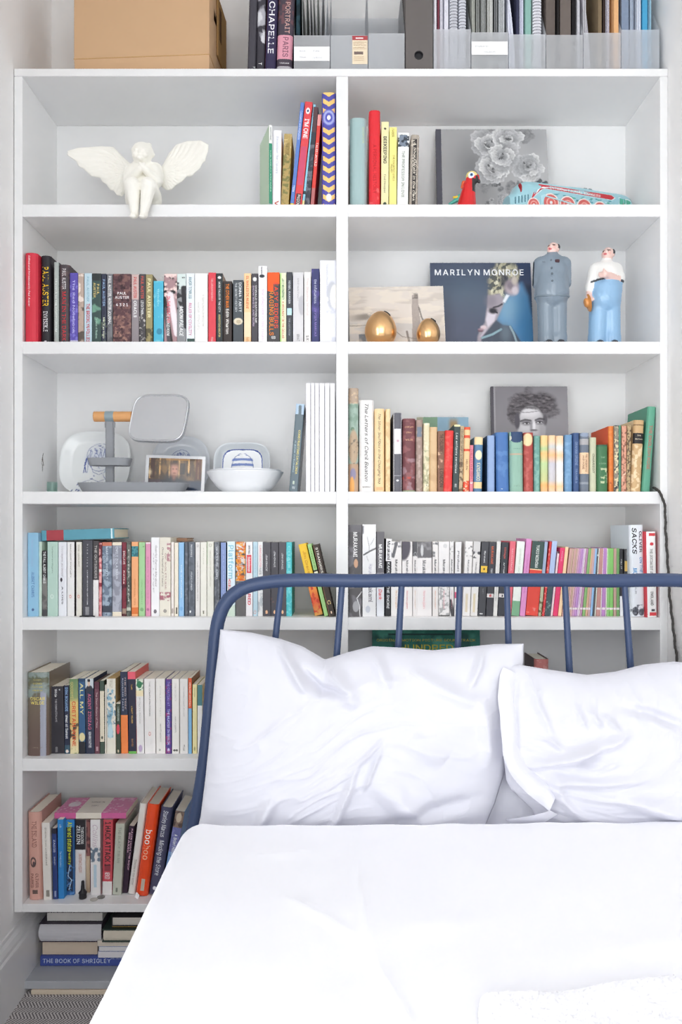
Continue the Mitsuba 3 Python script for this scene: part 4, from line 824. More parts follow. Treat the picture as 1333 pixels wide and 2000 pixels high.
# lying on the books of the fourth shelf
def lying(cx0, cx1, zb, th, Yf, depth, col, pcol, tilt, lab, spine=1.0, txt=(), ops=(), cat='book', group=None):
    """A book lying flat: spine towards the room from x cx0 to cx1, its page block showing at the right end."""
    key = thing('book', lab, cat, group)
    s = Soup(); L = cx1 - cx0; t = 0.0022
    def fn(v):
        v = np.asarray(v, float).copy(); c, q = math.cos(tilt), math.sin(tilt)
        return np.stack([v[:, 0] * c - v[:, 2] * q + cx0, v[:, 1] + Yf, v[:, 0] * q + v[:, 2] * c + zb], 1)
    n = max(8, int(L / 0.0015)) if ops else 2
    us = np.linspace(0, 1, n); uc = (us[:-1] + us[1:]) / 2
    C = paint(np.full((n - 1, 1), .5), uc[:, None], th, L, col, list(ops))[:, 0]
    for i in range(n - 1):
        x0, x1 = us[i] * L, us[i + 1] * L
        s.quad([x0, 0, 0], [x1, 0, 0], [x1, 0, th], [x0, 0, th], C[i])
        s.quad([x0, 0, th], [x1, 0, th], [x1, depth, th], [x0, depth, th], C[i])
    s.box((0, 0.0003, 0), (L, depth, t), col); s.box((0, 0.0003, th - t), (L, depth, th - 0.0002), col); s.box((0, 0.0003, t), (L, t, th - t), col)
    s.put(key, 'cover', fn=fn)
    p = Soup(); p.box((0.002, t, t), (L - 0.002, depth - 0.003, th - t), pcol); p.put(key, 'pages', 'mat_cloth', fn=fn)
    ts = Soup()
    for (tx, c, a, b, hf) in txt:
        v2, f2, n = text2d(tx)
        ts.add(np.stack([a * L + v2[:, 0] * (b - a) * L / n, np.full(len(v2), -0.0004), th / 2 + (v2[:, 1] - 0.5) * hf * th], 1), f2, c)
    ts.put(key, 'lettering', fn=fn)
    return key
Yt = 2.17
a, b = at(82, 1057, Yt), at(224, 1054, Yt)
key = lying(a[0], b[0], a[2] + 0.0008, 0.0285, Yt, 0.15, '#5f9cae', '#e4dcc8', 0.032, 'teal hardback lying flat across the books of the fourth shelf, with a red label', ops=[('b', '#a8434c', .07, .30), ('b', '#cfe6ea', .955, .975)])
R('4L', 230, 1010, 6.06)
p0, p1 = at(300, 1058.6, 2.20), at(361, 1058.6, 2.20)
lying(p0[0], p1[0], SHELF[4] + 0.2042, 0.0095, 2.24, 0.10, '#a07a62', '#d9c4ae', 0.0, 'brown book lying on the books behind the tall cream paperback')

# ---- fourth shelf, right
R('4R', 670, 1010, 5.796)
B(68, 221, 88, '#5c5a5c', 'tall dark grey book', 'tall dark grey book with white capitals and pale lightning lines', t=[('MURAKAMI', '#f0f0f0', .08, .35, .3)], ops=[('n', '#77757a', 26, .52, 3), ('b', '#6e6c70', .0, .08), ('l', '#d9d9da', .0012, [(.98, .73), (.62, .8), (.82, .88), (.85, 1)]), ('e', '#c9a084', .55, .42, .16, .05), ('e', '#a9a9ac', .55, .89, .25, .06)], yb=1128)
B(226, 380, 82, '#e7e7e8', 'tall white branch book', 'tall white book with a grey branch', t=[('Haruki', '#b9b7c4', .43, .55, .26, .6), ('Murakami', '#77757c', .58, .84, .3, .6)], ops=[('l', '#6f6f72', .0022, [(.1, .33), (.55, .29), (1, .26)]), ('l', '#a4a4a6', .0008, [(.35, .14), (.5, .24), (.5, .29)]), ('l', '#a4a4a6', .0008, [(.85, .16), (.6, .22)]), ('l', '#b4b4b6', .0008, [(.3, .34), (.45, .4)]), ('b', '#8a8a8e', .02, .1, 0, .12), ('e', '#c9cdd6', .4, .92, .18, .04)], yb=1128)
B(384, 474, 165, '#6b696e', 'grey and white book', 'grey book with white capitals above a white foot', t=[('MURAKAMI', '#f4f4f4', .15, .43, .42), ('Dark', '#d05a5c', .68, .8, .4, .5, .2)], ops=[('g', [(0, '#6e6c70'), (.48, '#6a686e'), (.52, '#d9d9de'), (1, '#e4e6ec')])], yb=1124)
B(478, 545, 245, '#2c2c31', 'white and black book', 'narrow book with a white top and black foot', dx=14, t=[('Murakami', '#3e3e42', .03, .27, .5), ('KAFKA ON THE SHORE', '#e9e9ea', .3, .9, .42, .5, .15)], ops=[('b', '#eceaec', 0, .29)])
wm = [(550, 671, '#e9e6e4', [('n', '#8a8a8e', 14, .5, 3, 0, .2), ('l', '#6a6a6e', .004, [(.2, .2), (.5, .02)])], 'with a grey blur at the top', 0.24, '#d8b49a'),
      (676, 792, '#ebe7e5', [('e', '#58545e', .1, .06, .75, .2)], 'with a dark quarter circle', 0.25, '#d99a9c'),
      (796, 852, '#e6e2e0', [('b', '#57565a', .0, .2, 0, .95), ('r', '#a9a9ac', .5, .17, .3, .03)], 'narrow, with a dark top', 0.25, '#d9b9a4'),
      (842, 1012, '#ebe7e6', [('b', '#6f6d70', 0, .22), ('n', '#8f8d90', 20, .5, 3, 0, .22), ('e', '#c9c9ca', .35, .12, .1, .08)], 'thick, with a dark photograph', 0.25, '#e3b4b8'),
      (1020, 1086, '#e7e3e0', [('n', '#77777a', 12, .5, 3, 0, .2)], 'with a mottled photo at the top', 0.24, '#d9a48c'),
      (1090, 1212, '#e9e6e5', [('n', '#a9a9a9', 6, .5, 3, .62, 1), ('e', '#d0cfcf', .6, .06, .2, .03), ('b', '#5a5858', .985, 1)], 'with a grey speckled foot', 0.24, '#e0b4b8'),
      (1216, 1262, '#e4e2e1', [('n', '#6e6e72', 7, .62, 4, 0, .2), ('l', '#4a4a4e', .006, [(0, .8), (.9, 1)])], 'with a black wedge at the foot', 0.24, '#d48f9a')]
for x0, x1, c, ops_, look, ta, c2 in wm:
    B(x0, x1, 276, c, {'with a grey blur at the top': 'blurred white one', 'with a dark quarter circle': 'quarter-circle one', 'narrow, with a dark top': 'narrow dark-topped one', 'thick, with a dark photograph': 'thick photograph one', 'with a mottled photo at the top': 'mottled one', 'with a grey speckled foot': 'speckled one', 'with a black wedge at the foot': 'black-wedge one'}[look],
      'white paperback ' + look, t=[('Murakami', '#55555a', ta, .5 if x1 - x0 < 130 else .47, .22 if x1 - x0 > 100 else .34, .5, .1), ('Norwegian', c2, .66, .9, .16)], ops=ops_)
R('4R', 880, 1010, 5.796, True)
B(48, 118, 280, '#e6e4e4', 'red-square one', 'white paperback with a red square', t=[('Pinball', '#77757a', .12, .4, .3, .5, .1)], ops=[('b', '#c9567a', .68, .76, 0, .5)], dx=14)
B(140, 226, 272, '#e7e4e2', 'small-drawing one', 'white paperback with a small grey drawing', dx=36, t=[('Murakami', '#6f6d72', .25, .5, .2)], ops=[('n', '#8a8a8c', 5, .62, 3, .03, .2), ('b', '#dccfb6', .7, .95, .3, .6)])
B(231, 311, 274, '#e3e0dd', 'grey-headed one', 'white paperback with a grey head', dx=38, t=[('Underground', '#6f6d72', .28, .55, .22)], ops=[('b', '#cfcdcc', 0, .15), ('n', '#55555a', 8, .5, 3, .14, .22), ('b', '#dccfb2', .7, .95, .3, .6)])
B(316, 400, 280, '#4a4b50', 'black yellow-square book', 'dark grey paperback with a yellow square', dx=44, t=[('Murakami', '#d9d9da', .12, .28, .2), ('THE CITY', '#8a8a8e', .62, .7, .16)], ops=[('b', '#e9c048', .32, .41, .05, .95), ('e', '#3a3430', .5, .365, .1, .016), ('b', '#d9d9da', .965, .98, .2, .6)])
B(407, 484, 280, '#46464c', 'orange-lettered black paperback', 'charcoal paperback with orange capitals', dx=40, t=[('MURAKAMI', '#d2603c', .06, .3, .34), ('FIRST', '#d9d9da', .36, .43, .26)], ops=[('b', '#dcd6d4', .7, .75), ('e', '#b85a5c', .5, .725, .18, .02)])
B(487, 535, 275, '#dddcd8', 'thin off-white book', 'thin off-white paperback', dx=44, t=[('Absolutely', '#a9a8a4', .6, .8, .3)])
B(539, 619, 284, '#3e4046', 'red-lettered black paperback', 'black paperback with dull red lettering', dx=48, t=[('Vintage', '#c05a54', .06, .22, .3, .55, .2), ('AFTER', '#d0d0d2', .27, .42, .2)], ops=[('b', '#dcd6d4', .7, .75), ('e', '#4a4a4e', .5, .725, .12, .018)])
B(624, 690, 271, '#dc6a78', 'coral pink paperback', 'coral pink paperback', dx=58, t=[('MISHIMA', '#f0b4b8', .1, .4, .26), ('NOVEL', '#f6c9c4', .88, .96, .24)])
B(694, 784, 270, '#e6ebe4', 'white and green paperback', 'white paperback with a green foot', dx=68, t=[('SPRING SNOW', '#c0cabc', .1, .5, .22)], ops=[('b', '#7cae8a', .8, 1)])
B(789, 851, 243, '#d891c4', 'lilac pink paperback', 'tall lilac pink paperback', dx=78, t=[('RUNAWAY HORSES', '#c27ab0', .2, .7, .26)])
B(856, 996, 268, '#d94a3e', 'green and red book', 'broad paperback, dark green above bright red', dx=78, t=[('YUKIO MISHIMA', '#e9ece6', .05, .36, .24)], ops=[('b', '#3f5450', 0, .375), ('b', '#e9c9a0', .375, .385), ('n', '#e4837a', 7, .6, 4, .9, .96)])
B(1000, 1038, 275, '#9fb0c9', 'blue-olive thin book', 'thin book, pale blue above olive', dx=74, ops=[('b', '#b5b89a', .5, 1), ('n', '#6a5c3e', 8, .55, 3, .75, 1)])
B(1042, 1070, 274, '#c9383c', 'thin crimson book', 'thin crimson book', dx=86, ops=[('n', '#e88a80', 6, .6, 3)])
B(1075, 1134, 268, '#afc0e2', 'periwinkle and slate book', 'pale periwinkle paperback with a dark slate foot', dx=84, ops=[('b', '#46565a', .52, 1), ('n', '#8aa09a', 7, .62, 3, .8, 1)])
B(1140, 1163, 388, '#e9cfd2', 'thin blush book', 'thin blush pink book', dx=80, ops=[('b', '#5c3a40', 0, .03)])
B(1166, 1219, 345, '#dc3f6c', 'hot pink book', 'hot pink paperback', dx=86, t=[('POEMS', '#f09ab0', .05, .2, .3)])
B(1223, 1262, 335, '#f1cfa6', 'thin peach book', 'thin peach paperback', dx=84)
R('4R', 1060, 940, 4.883, True)
sl = [(188, 214, '#c9a09a', 'dusty pink'), (215, 234, '#c2a592', 'tan'), (236, 252, '#d2a8a6', 'pale rose'), (253, 268, '#c4a894', 'beige'), (269, 284, '#d6b0b4', 'blush'), (286, 305, '#c79abf', 'mauve'), (306, 328, '#b98cc4', 'violet'), (330, 343, '#d9bedd', 'pale lilac'),
      (345, 355, '#efe9e8', 'white'), (357, 380, '#b68aa8', 'plum'), (383, 410, '#86b070', 'grass green'), (412, 434, '#cda78c', 'sandy'), (436, 456, '#c4a3a8', 'greyish pink'), (458, 480, '#8fb6dc', 'pale blue'), (483, 499, '#5a5a5c', 'blackish'), (501, 512, '#e4e6da', 'ivory'),
      (515, 553, '#bd8c86', 'terracotta'), (556, 566, '#efe6ea', 'near-white'), (568, 602, '#b583bd', 'orchid'), (605, 616, '#e9ecd9', 'cream-white'), (618, 640, '#8fc47a', 'light green'), (642, 678, '#84c06c', 'apple green'), (681, 710, '#b89a8c', 'brownish pink'), (713, 740, '#6f9c62', 'moss green')]
for i, (x0, x1, c, nm) in enumerate(sl):
    dxx = np.interp(x0, [190, 400, 500, 560, 640, 740], [78, 62, 40, 22, 4, -2])
    B(x0, x1, 640 - (6 if nm == 'orchid' else 0), c, nm + ' slim volume', nm + ' slim volume', dx=dxx, ops=[('b', '#e9dfe0', .875, .905)] if nm not in ('white', 'near-white', 'pale blue', 'blackish') else ([('e', '#e0e0e0', .5, .1, .2, .02)] if nm == 'blackish' else []), name='slim_volume', d=.115)
B(744, 776, 648, '#2f3134', 'black and white book', 'black paperback with a white foot', dx=-3, t=[('KILL IT', '#e2e2e2', .15, .3, .3)], ops=[('b', '#dfe0e4', .7, 1)])
B(778, 826, 646, '#3a3a3c', 'black gold-labelled book', 'black paperback with a gold label', dx=6, ops=[('b', '#c9a860', .18, .33, .1, .9), ('b', '#6a6a6c', .02, .16, .3, .9), ('b', '#e2e2e6', .72, 1)], y=2.162)
B(852, 988, 414, '#dfe4ea', 'white hardback with black lettering', 'tall white hardback with black and blue lettering and a motorcycle', hb=1, curv=.04, dx=-20, cov='#dde6ee', t=[('OLIVER', '#2f3038', .07, .3, .19, .76, 0), ('SACKS', '#2a2b33', .03, .31, .3, .33, .15), ('ON THE', '#4f7fb4', .35, .52, .2, .76, .15), ('MOVE', '#3f86c4', .47, .6, .26, .33, .15), ('A LIFE', '#8a8a94', .68, .75, .12, .35)],
  ops=[('e', '#4a4e58', .3, .94, .2, .045), ('e', '#565a64', .72, .95, .2, .04), ('r', '#33363e', .3, .94, .22, .05), ('n', '#7d818a', 6, .55, 3, .86, .97), ('b', '#dfe4ea', 0, .87)], y=2.14, d=.15)
B(1000, 1104, 478, '#eceae8', 'white and red hardback', 'white hardback with red bars and red board edges', hb=1, curv=.03, dx=-14, cov='#cf4650', t=[('THE SOCIALIST IN', '#5a5658', .2, .5, .24), ('ENGLAND', '#5a5658', .7, .86, .24)], ops=[('b', '#d5484e', .02, .05, .3, .9), ('b', '#d5484e', .945, .98, .25, .9), ('b', '#cf4650', 0, 1, 0, .1), ('e', '#c9404a', .55, .145, .18, .02), ('b', '#55545a', .9, .93, .45, .75)], y=2.125)

# ---- fifth shelf, left
R('5L', 30, 1280, 6.06)
B(142, 398, 200, '#77695a', 'thick brown-green hardback', 'thick brown-green jacketed hardback with gold lettering', hb=1, curv=.06, yb=1188, h=[('THE COMPLETE', '#c9b873', .09, .4), ('STORIES', '#cdbb6a', .135, .42), ('PLAYS AND', '#c9b96a', .175, .5), ('POEMS OF', '#c9b96a', .215, .46), ('OSCAR', '#ecd878', .315, .68), ('WILDE', '#ecd878', .365, .62), ('HARPER COLLINS', '#9a9080', .9, .46)],
  ops=[('g', [(0, '#5f6a54'), (.12, '#6d6c56'), (.4, '#75685a'), (.7, '#6d5c54'), (1, '#6a5650')]), ('b', '#a3a6b4', .2, 1, .64, .9), ('n', '#8d9a96', 22, .5, 4, 0, .3)], d=.17, mat='mat_gloss')
B(408, 584, 365, '#37353c', 'thick black paperback', 'thick black paperback with narrow white lettering', yb=1162, dx=-14, t=[('Wilde', '#e6e4e6', .04, .16, .16), ('THE COMPLETE PLAYS', '#b9b6ba', .19, .53, .12)], ops=[('e', '#c9c9cc', .75, .05, .05, .012), ('b', '#77767a', .9, .98, .4, .55)])
B(587, 648, 355, '#2c3247', 'dark navy paperback', 'narrow dark navy paperback with light blue and white lettering', dx=-10, t=[('DIRK BOGARDE', '#8fb6dc', .03, .38, .5), ('West of Sunset', '#eef0f2', .43, .78, .5)], ops=[('b', '#3f5a6a', .87, 1), ('e', '#e9d9d0', .5, .965, .3, .025)])
B(652, 753, 279, '#d2c488', 'green and yellow paperback', 'paperback running from green to yellow with orange-red lettering', dx=-10, t=[('CRETAN WINE', '#d2603c', .3, .9, .4), ('GOODBYE', '#c9b672', .04, .26, .3, .3)], ops=[('g', [(0, '#6f8c64'), (.25, '#8fa070'), (.32, '#dcc47c'), (.6, '#d8b46e'), (1, '#e3d9b0')]), ('n', '#5c4a40', 12, .58, 3, .6, .8), ('n', '#7c8a5c', 8, .58, 5, .9, 1)])
B(757, 833, 274, '#3a5f86', 'blue and black paperback', 'blue paperback with big cream capitals and a pale figure', dx=-8, t=[('ALL MY', '#d9d4a0', .06, .48, .5)], ops=[('b', '#2f3036', .84, 1), ('e', '#e2d6a4', .5, .78, .48, .06), ('b', '#2c4868', 0, .04)])
B(840, 939, 275, '#33384c', 'navy portrait paperback', 'navy paperback with a small portrait and pink capitals', dx=-12, t=[('AGENT ZIGZAG', '#cf6a8c', .2, .68, .36), ('BEN MACINTYRE', '#e6e6ea', .71, .92, .3)], ops=[('b', '#c6cfd4', 0, .13), ('e', '#3a3c44', .5, .13, .4, .04), ('e', '#d7c0ae', .45, .06, .16, .045), ('e', '#2e2c30', .45, .025, .18, .02)])
B(944, 1003, 315, '#6c4450', 'plum paperback', 'plum paperback with pale lettering', dx=-8, t=[('The Short History of Time', '#cbb0b4', .14, .64, .3)], ops=[('b', '#5a3440', 0, .1), ('b', '#b08e96', .9, .96, .3, .7)], pc='#6a5a50')
B(1006, 1059, 300, '#47574c', 'dark green paperback', 'narrow dark green paperback with a cream panel', ops=[('b', '#ded5c0', .14, .84), ('e', '#5a5a50', .5, .78, .25, .02)], dx=-5, cov='#2f3a32')
B(1062, 1084, 350, '#d9d4c6', 'thin stone-white book', 'thin stone-white book')
B(1087, 1193, 275, '#e0dccf', 'cream blue-figured paperback', 'cream paperback with a light blue figure', dx=-3, ops=[('n', '#8fb4c4', 9, .45, 3, .14, .78), ('b', '#e0dccf', .14, .8, 0, .1), ('b', '#e0dccf', .14, .8, .72, 1), ('n', '#5a7f96', 6, .62, 6, .16, .6), ('e', '#b9d4de', .4, .7, .28, .1)], t=[('THE QUIET', '#b0a998', .01, .12, .3)], pc='#b89a6c', cov='#c4a674')
B(1197, 1248, 560, '#3f4a3e', 'short black-red book', 'short dark green book with a red blot', ops=[('e', '#d04a58', .45, .52, .42, .1), ('b', '#cfc6b0', .0, .02), ('e', '#c9b8a0', .5, .95, .2, .03)], t=[('CONFESSIONS', '#b9c4ba', .08, .36, .4)])
R('5L', 220, 1280, 6.06, True)
B(104, 189, 194, '#33394e', 'navy and orange book', 'navy paperback with an orange lower half', dx=-12, t=[('THE RED TREE', '#b9a6a4', .06, .46, .2, .7), ('RUSSIAN TALES', '#b9c0d0', .08, .48, .16, .35)], ops=[('b', '#e98448', .53, 1)], yb=1162, d=.15)
B(194, 287, 194, '#2f2f42', 'pink-topped navy book', 'dark navy paperback with a salmon pink top', dx=-14, cov='#d9655c', t=[('TIMES', '#d8ad58', .15, .22, .16), ('LIGHT YEARS', '#d8ad58', .42, .63, .2), ('D A V I D', '#e0a060', .82, .91, .2)], ops=[('b', '#e06070', 0, .09), ('b', '#6cb058', .97, 1)], d=.15)
B(291, 379, 279, '#e3e1e0', 'white green-diamond paperback', 'white paperback with a green diamond', dx=-15, t=[('ROUTLEDGE', '#b9b6b4', .25, .6, .18)], ops=[('b', '#3f7a5e', 0, .15), ('n', '#e6ecd9', 6, .46, 2, 0, .15), ('e', '#3a7a56', .5, .075, .34, .05), ('b', '#e9dcb6', .155, .23), ('e', '#b9a6c4', .5, .93, .26, .05)])
B(384, 513, 278, '#e7e4e2', 'broad white red-ring paperback', 'broad white paperback with a small red ring', dx=-8, t=[('THE COMPLETE POEMS', '#8f8c8c', .03, .5, .12)], ops=[('r', '#c4645a', .48, .735, .12, .026)])
B(520, 629, 276, '#e7e4df', 'second white paperback', 'broad white paperback with grey lettering', dx=-6, t=[('COLLECTED', '#c9c6c2', .1, .5, .12), ('WHITE NIGHTS', '#a9a6a4', .6, .84, .15)], ops=[('e', '#a9a7a4', .4, .95, .1, .016)])
B(633, 701, 281, '#51408a', 'purple paperback', 'purple paperback with lilac lettering', dx=-2, t=[('THE CHATEAU AT', '#9c92d0', .03, .36, .4), ('THE MURDER IN BERLIN', '#bcc4ee', .4, .88, .4)], ops=[('e', '#cfc4e4', .5, .955, .22, .03), ('n', '#9a3f76', 8, .6, 4)])
B(706, 794, 279, '#e6e3de', 'third white paperback', 'white paperback with a dark animal mark at its foot', dx=-2, t=[('THE SECRET', '#cbc8c4', .05, .3, .2), ('AND AGENTS', '#a9a6a4', .5, .72, .18)], ops=[('e', '#55534f', .35, .955, .16, .014), ('e', '#55534f', .68, .955, .16, .014)])
B(802, 898, 278, '#e4e1de', 'fourth white paperback', 'white paperback with dark logotype at its foot', dx=-3, t=[('THE INHERITANCE OF LOSS', '#a9a6a6', .1, .5, .12), ('TITLE', '#5c5a5c', .88, .96, .2)])
B(902, 943, 270, '#e0613c', 'orange and blue book', 'narrow paperback, orange above light blue', dx=-2, cov='#8a5f40', t=[('DECLINE AND FALL', '#f6e2d6', .06, .38, .44)], ops=[('b', '#7fb4dc', .4, 1)])
B(949, 1003, 344, '#e9dfa8', 'pale yellow book', 'pale yellow book, partly behind the bed post', t=[('ROOM', '#a9a070', .05, .18, .24)], ops=[('e', '#a9a274', .5, .93, .2, .03)])
B(1008, 1066, 350, '#e6e4e0', 'teal-headed book', 'book with a teal head and white foot, behind the bed post', ops=[('b', '#4f8084', 0, .3)])
B(1160, 1240, 330, '#e6c02e', 'bright yellow book', 'bright yellow book between the bed post and the pillow', ops=[('e', '#5c4a20', .5, .93, .2, .03)])
# tall dark album set back behind the black paperback
R('5L', 30, 1280, 6.06)
B(400, 425, 178, '#463a34', 'dark album', 'dark brown gilt-panelled album standing set back behind the thick black paperback', y=2.262, d=.11, hb=0, cov='#4a3a34', right='')
k_alb = numbered  # (the album's gilt panel follows)
akey = [k for k, v in labels.items() if v['label'].startswith('dark brown gilt-panelled')][0]
a0 = at(30 + 425 / 6.06, 1300, 2.262)
s = Soup()
zt = CZ - (1280 + 178 / 6.06 - HY) / F * 2.262
for (y0, y1, z0, z1) in ((.012, .098, zt - .030, zt - .028), (.012, .098, zt - .014, zt - .012), (.012, .014, zt - .05, zt - .012), (.096, .098, zt - .05, zt - .012)):
    s.box((a0[0] - 0.0002, 2.262 + y0, z0), (a0[0] + 0.0006, 2.262 + y1, z1), '#8a7448')
s.put(akey, 'gilt_panel')

# ---- fifth shelf, right
R('5R', 900, 1230, 3.079)
B(447, 534, 176, '#c47a76', 'red cloth book', 'old dull red cloth hardback, its top above the right pillow', hb=1, cov='#5a4a4c', y=2.19, d=.12, curv=.05, right='', ops=[('n', '#d49a94', 9, .55, 3)])

# ---- bottom shelf
R('6L', 20, 1530, 3.703)
B(137, 236, 205, '#cf9f92', 'dusty pink hardback', 'dusty pink hardback with dark ornament', hb=1, yb=840, dx=-10, t=[('THE ISLAND', '#9a6a62', .1, .4, .34), ('OLIVER', '#8a5a54', .7, .86, .2, .66), ('PARKS', '#8a5a54', .7, .86, .2, .3)], ops=[('r', '#3a3236', .4, .57, .22, .06), ('e', '#5a4a4c', .45, .59, .1, .03), ('b', '#6a5450', .89, .93, .3, .7)], cov='#b78a82', d=.155)
B(243, 302, 285, '#e3dfd8', 'cream-white paperback', 'cream-white paperback with small grey lettering', yb=845, dx=-15, t=[('Scenes from a childhood', '#a09a94', .06, .55, .22)], ops=[('b', '#8a867e', .87, .96, .35, .75)])
B(312, 346, 325, '#2c3f78', 'navy paperback', 'narrow navy blue paperback', yb=838, dx=-10, t=[('ZADIE', '#c9d0e4', .16, .34, .4), ('ON BEAUTY', '#c9d0e4', .4, .52, .3)], ops=[('b', '#2a2a3a', 0, .08), ('b', '#8a94b4', .88, .97, .3, .7)], cov='#3a2438')
B(349, 392, 262, '#2f80c2', 'bright blue paperback', 'bright blue paperback', yb=835, dx=-6, t=[('The Wasp Factory', '#a9d0ee', .4, .6, .3), ('IAIN', '#cfe4f4', .06, .1, .3)], cov='#3a8cc8')
B(401, 466, 262, '#2e5f94', 'blue yellow-lettered paperback', 'blue and black paperback with neon yellow lettering', yb=808, t=[('Altered states', '#e6ea3a', .03, .42, .5), ('reality', '#e6ea3a', .42, .6, .28)], ops=[('b', '#26324a', .1, .95, .1, .85), ('l', '#c9dcec', .0012, [(.5, .6), (.3, .75), (.7, .8), (.4, .93)]), ('n', '#5c8cc0', 7, .6, 3, .6, 1), ('b', '#2f80c4', .0, .1)])
B(472, 546, 262, '#e4e0de', 'black-topped white book', 'white paperback with a black top and white capitals', yb=800, t=[('THEODORE', '#e9e9e9', .1, .33, .26, .7), ('ZELDIN', '#f0f0f0', .08, .33, .34, .32), ('AN INTIMATE HISTORY', '#c9998c', .46, .72, .3)], ops=[('b', '#2c2a2e', 0, .405)])
B(549, 579, 262, '#8f5f5c', 'thin brownish red book', 'thin brownish red book with cream foot', yb=790, ops=[('n', '#5a3a3e', 9, .5, 3, 0, .45), ('b', '#c9b49a', .5, 1)])
B(583, 655, 262, '#e6e3e2', 'white script paperback', 'white paperback with pale script and a grey photo', yb=808, dx=-2, t=[('Collins', '#c9b8c2', .06, .36, .5, .5, .3, False)], ops=[('n', '#6a7a8a', 8, .48, 3, .38, .56), ('b', '#b9cfdc', .6, .9, .35, .6)])
B(667, 737, 262, '#c24a54', 'red and white paperback', 'red paperback with black capitals and a white foot', yb=808, dx=8, t=[('1 HACK ATTACK 1', '#3a2226', .03, .62, .56), ('NEW', '#f2e8e8', .7, .75, .5), ('EDITION', '#f2e8e8', .755, .79, .5)], ops=[('b', '#e6e2e0', .82, 1), ('b', '#8c3a44', .6, .68, .2, .8)])
B(739, 804, 290, '#b9bcae', 'grey-sage paperback', 'grey-sage paperback', yb=808, dx=26, t=[('THE BLACK SWAN', '#9a9e90', .05, .55, .3)], ops=[('b', '#6f7468', .9, .96, .35, .6)], pc='#ddd6c6')
B(808, 848, 306, '#362436', 'dark purple book', 'narrow dark purple paperback with pink lettering', yb=794, dx=52, t=[('RAISE HIGH THE ROOF', '#dcb0c4', .04, .66, .28, .7), ('BEAMS', '#dcb0c4', .1, .4, .28, .3)])
B(851, 904, 142, '#e2dfda', 'tall white leaning book', 'tall white leaning book', yb=803, dx=88, t=[('Silence in the snow', '#a8a49e', .62, .9, .34)], hb=1, curv=.02)
B(907, 995, 143, '#ea4a1c', 'orange hardback', 'tall bright orange leaning hardback with white lettering', hb=1, curv=.08, yb=815, dx=88, t=[('boo', '#fbeee8', .28, .44, .5, .45), ('hoo', '#f6a88a', .45, .61, .5, .45)], ops=[('b', '#c9b8a8', .82, .95, .35, .65)], mat='mat_gloss', pc='#d8cfc0')
B(1001, 1086, 166, '#4c4c66', 'slate-blue hardback', 'slate-blue leaning hardback with white lettering', hb=1, curv=.04, yb=807, dx=92, t=[('Stanley Marcus', '#eef0f4', .04, .34, .4, .5, .15, False), ('Minding the Store', '#eef0f4', .38, .78, .4, .5, .15, False)], ops=[('e', '#e9eaf0', .45, .93, .16, .022)], pc='#e6e0d2')
B(1092, 1160, 195, '#7fa4d2', 'light blue leaning book', 'light blue leaning paperback with a brownish portrait at the top', yb=800, dx=106, t=[('A Brief History of the Future', '#f2f4f8', .28, .86, .34, .5, .1)], ops=[('b', '#8a7468', 0, .2), ('n', '#5a4a46', 10, .5, 3, 0, .2), ('e', '#c9b8a4', .5, .08, .3, .06), ('b', '#6f72a8', .2, .5), ('n', '#8d90c4', 14, .55, 5, .2, .5)])

# ---------------------------------------------------------------- lying book, album, floor stack
Z6 = SHELF[6]
# pink and white paperback lying on the books of the bottom shelf
k = thing('book', 'pink and cream striped paperback lying flat on top of the bottom-shelf books', 'book')
Yl = 2.172
pl, pr = at(107, 1590, Yl), at(247, 1590, Yl)
zt0 = CZ - (1598.5 - HY) / F * Yl
s = Soup(); Lw, th, dp = pr[0] - pl[0], 0.0155, 0.125
us = np.linspace(0, 1, 141); vs = np.linspace(0, 1, 90)
U, V = np.meshgrid((us[:-1] + us[1:]) / 2, (vs[:-1] + vs[1:]) / 2, indexing='ij')
C = paint(U, V, Lw, dp, '#cf6a9c', [('b', '#e6ddcf', -1, 2, .30, .655), ('e', '#e6d3dc', .17, .45, .085, .18), ('n', '#e0a4c2', 9, .66, 3)])
C[(U > .3) & (U < .655)] = lin('#e6ddcf')
def L3(u, v, z): return np.stack([pl[0] + u * Lw, Yl + v * dp, np.broadcast_to(zt0 + z, u.shape)], -1)
U0, V0 = np.meshgrid(us[:-1], vs[:-1], indexing='ij'); U1, V1 = np.meshgrid(us[1:], vs[1:], indexing='ij')
q = np.stack([L3(U0, 1 - V0, th), L3(U0, 1 - V1, th), L3(U1, 1 - V1, th), L3(U1, 1 - V0, th)], 2).reshape(-1, 3)
s.add(q, np.arange(len(q)).reshape(-1, 4), np.repeat(C.reshape(-1, 3), 4, 0))
for u0, u1, c in ((0, .3, '#cc5f96'), (.3, .655, '#e6ddcf'), (.655, 1, '#cc5f96')):
    s.box((pl[0] + u0 * Lw, Yl - 0.0006, zt0), (pl[0] + u1 * Lw, Yl, zt0 + th), c)
    s.box((pl[0] + u0 * Lw, Yl, zt0), (pl[0] + u1 * Lw, Yl + dp, zt0 + 0.0006), c)
s.put(k, 'cover', 'mat_gloss')
p = Soup(); p.box((pl[0] + 0.0004, Yl, zt0 + 0.0006), (pr[0] - 0.0004, Yl + dp - 0.0004, zt0 + th - 0.0002), '#ddd3c2'); p.put(k, 'pages', 'mat_cloth')
ts = Soup()
for tx, c, uc, z, wd in (('A ROOM OF ONE', '#8d8478', .48, .66, .2), ('BOOKS', '#9a9184', .48, .42, .1)):
    v, f = flat_text(tx, L3(np.array(uc), np.array(z), th + 0.0004), (1, 0, 0), (0, 1, 0), 0.007, wd * Lw); ts.add(v, f, c)
ts.put(k, 'lettering')
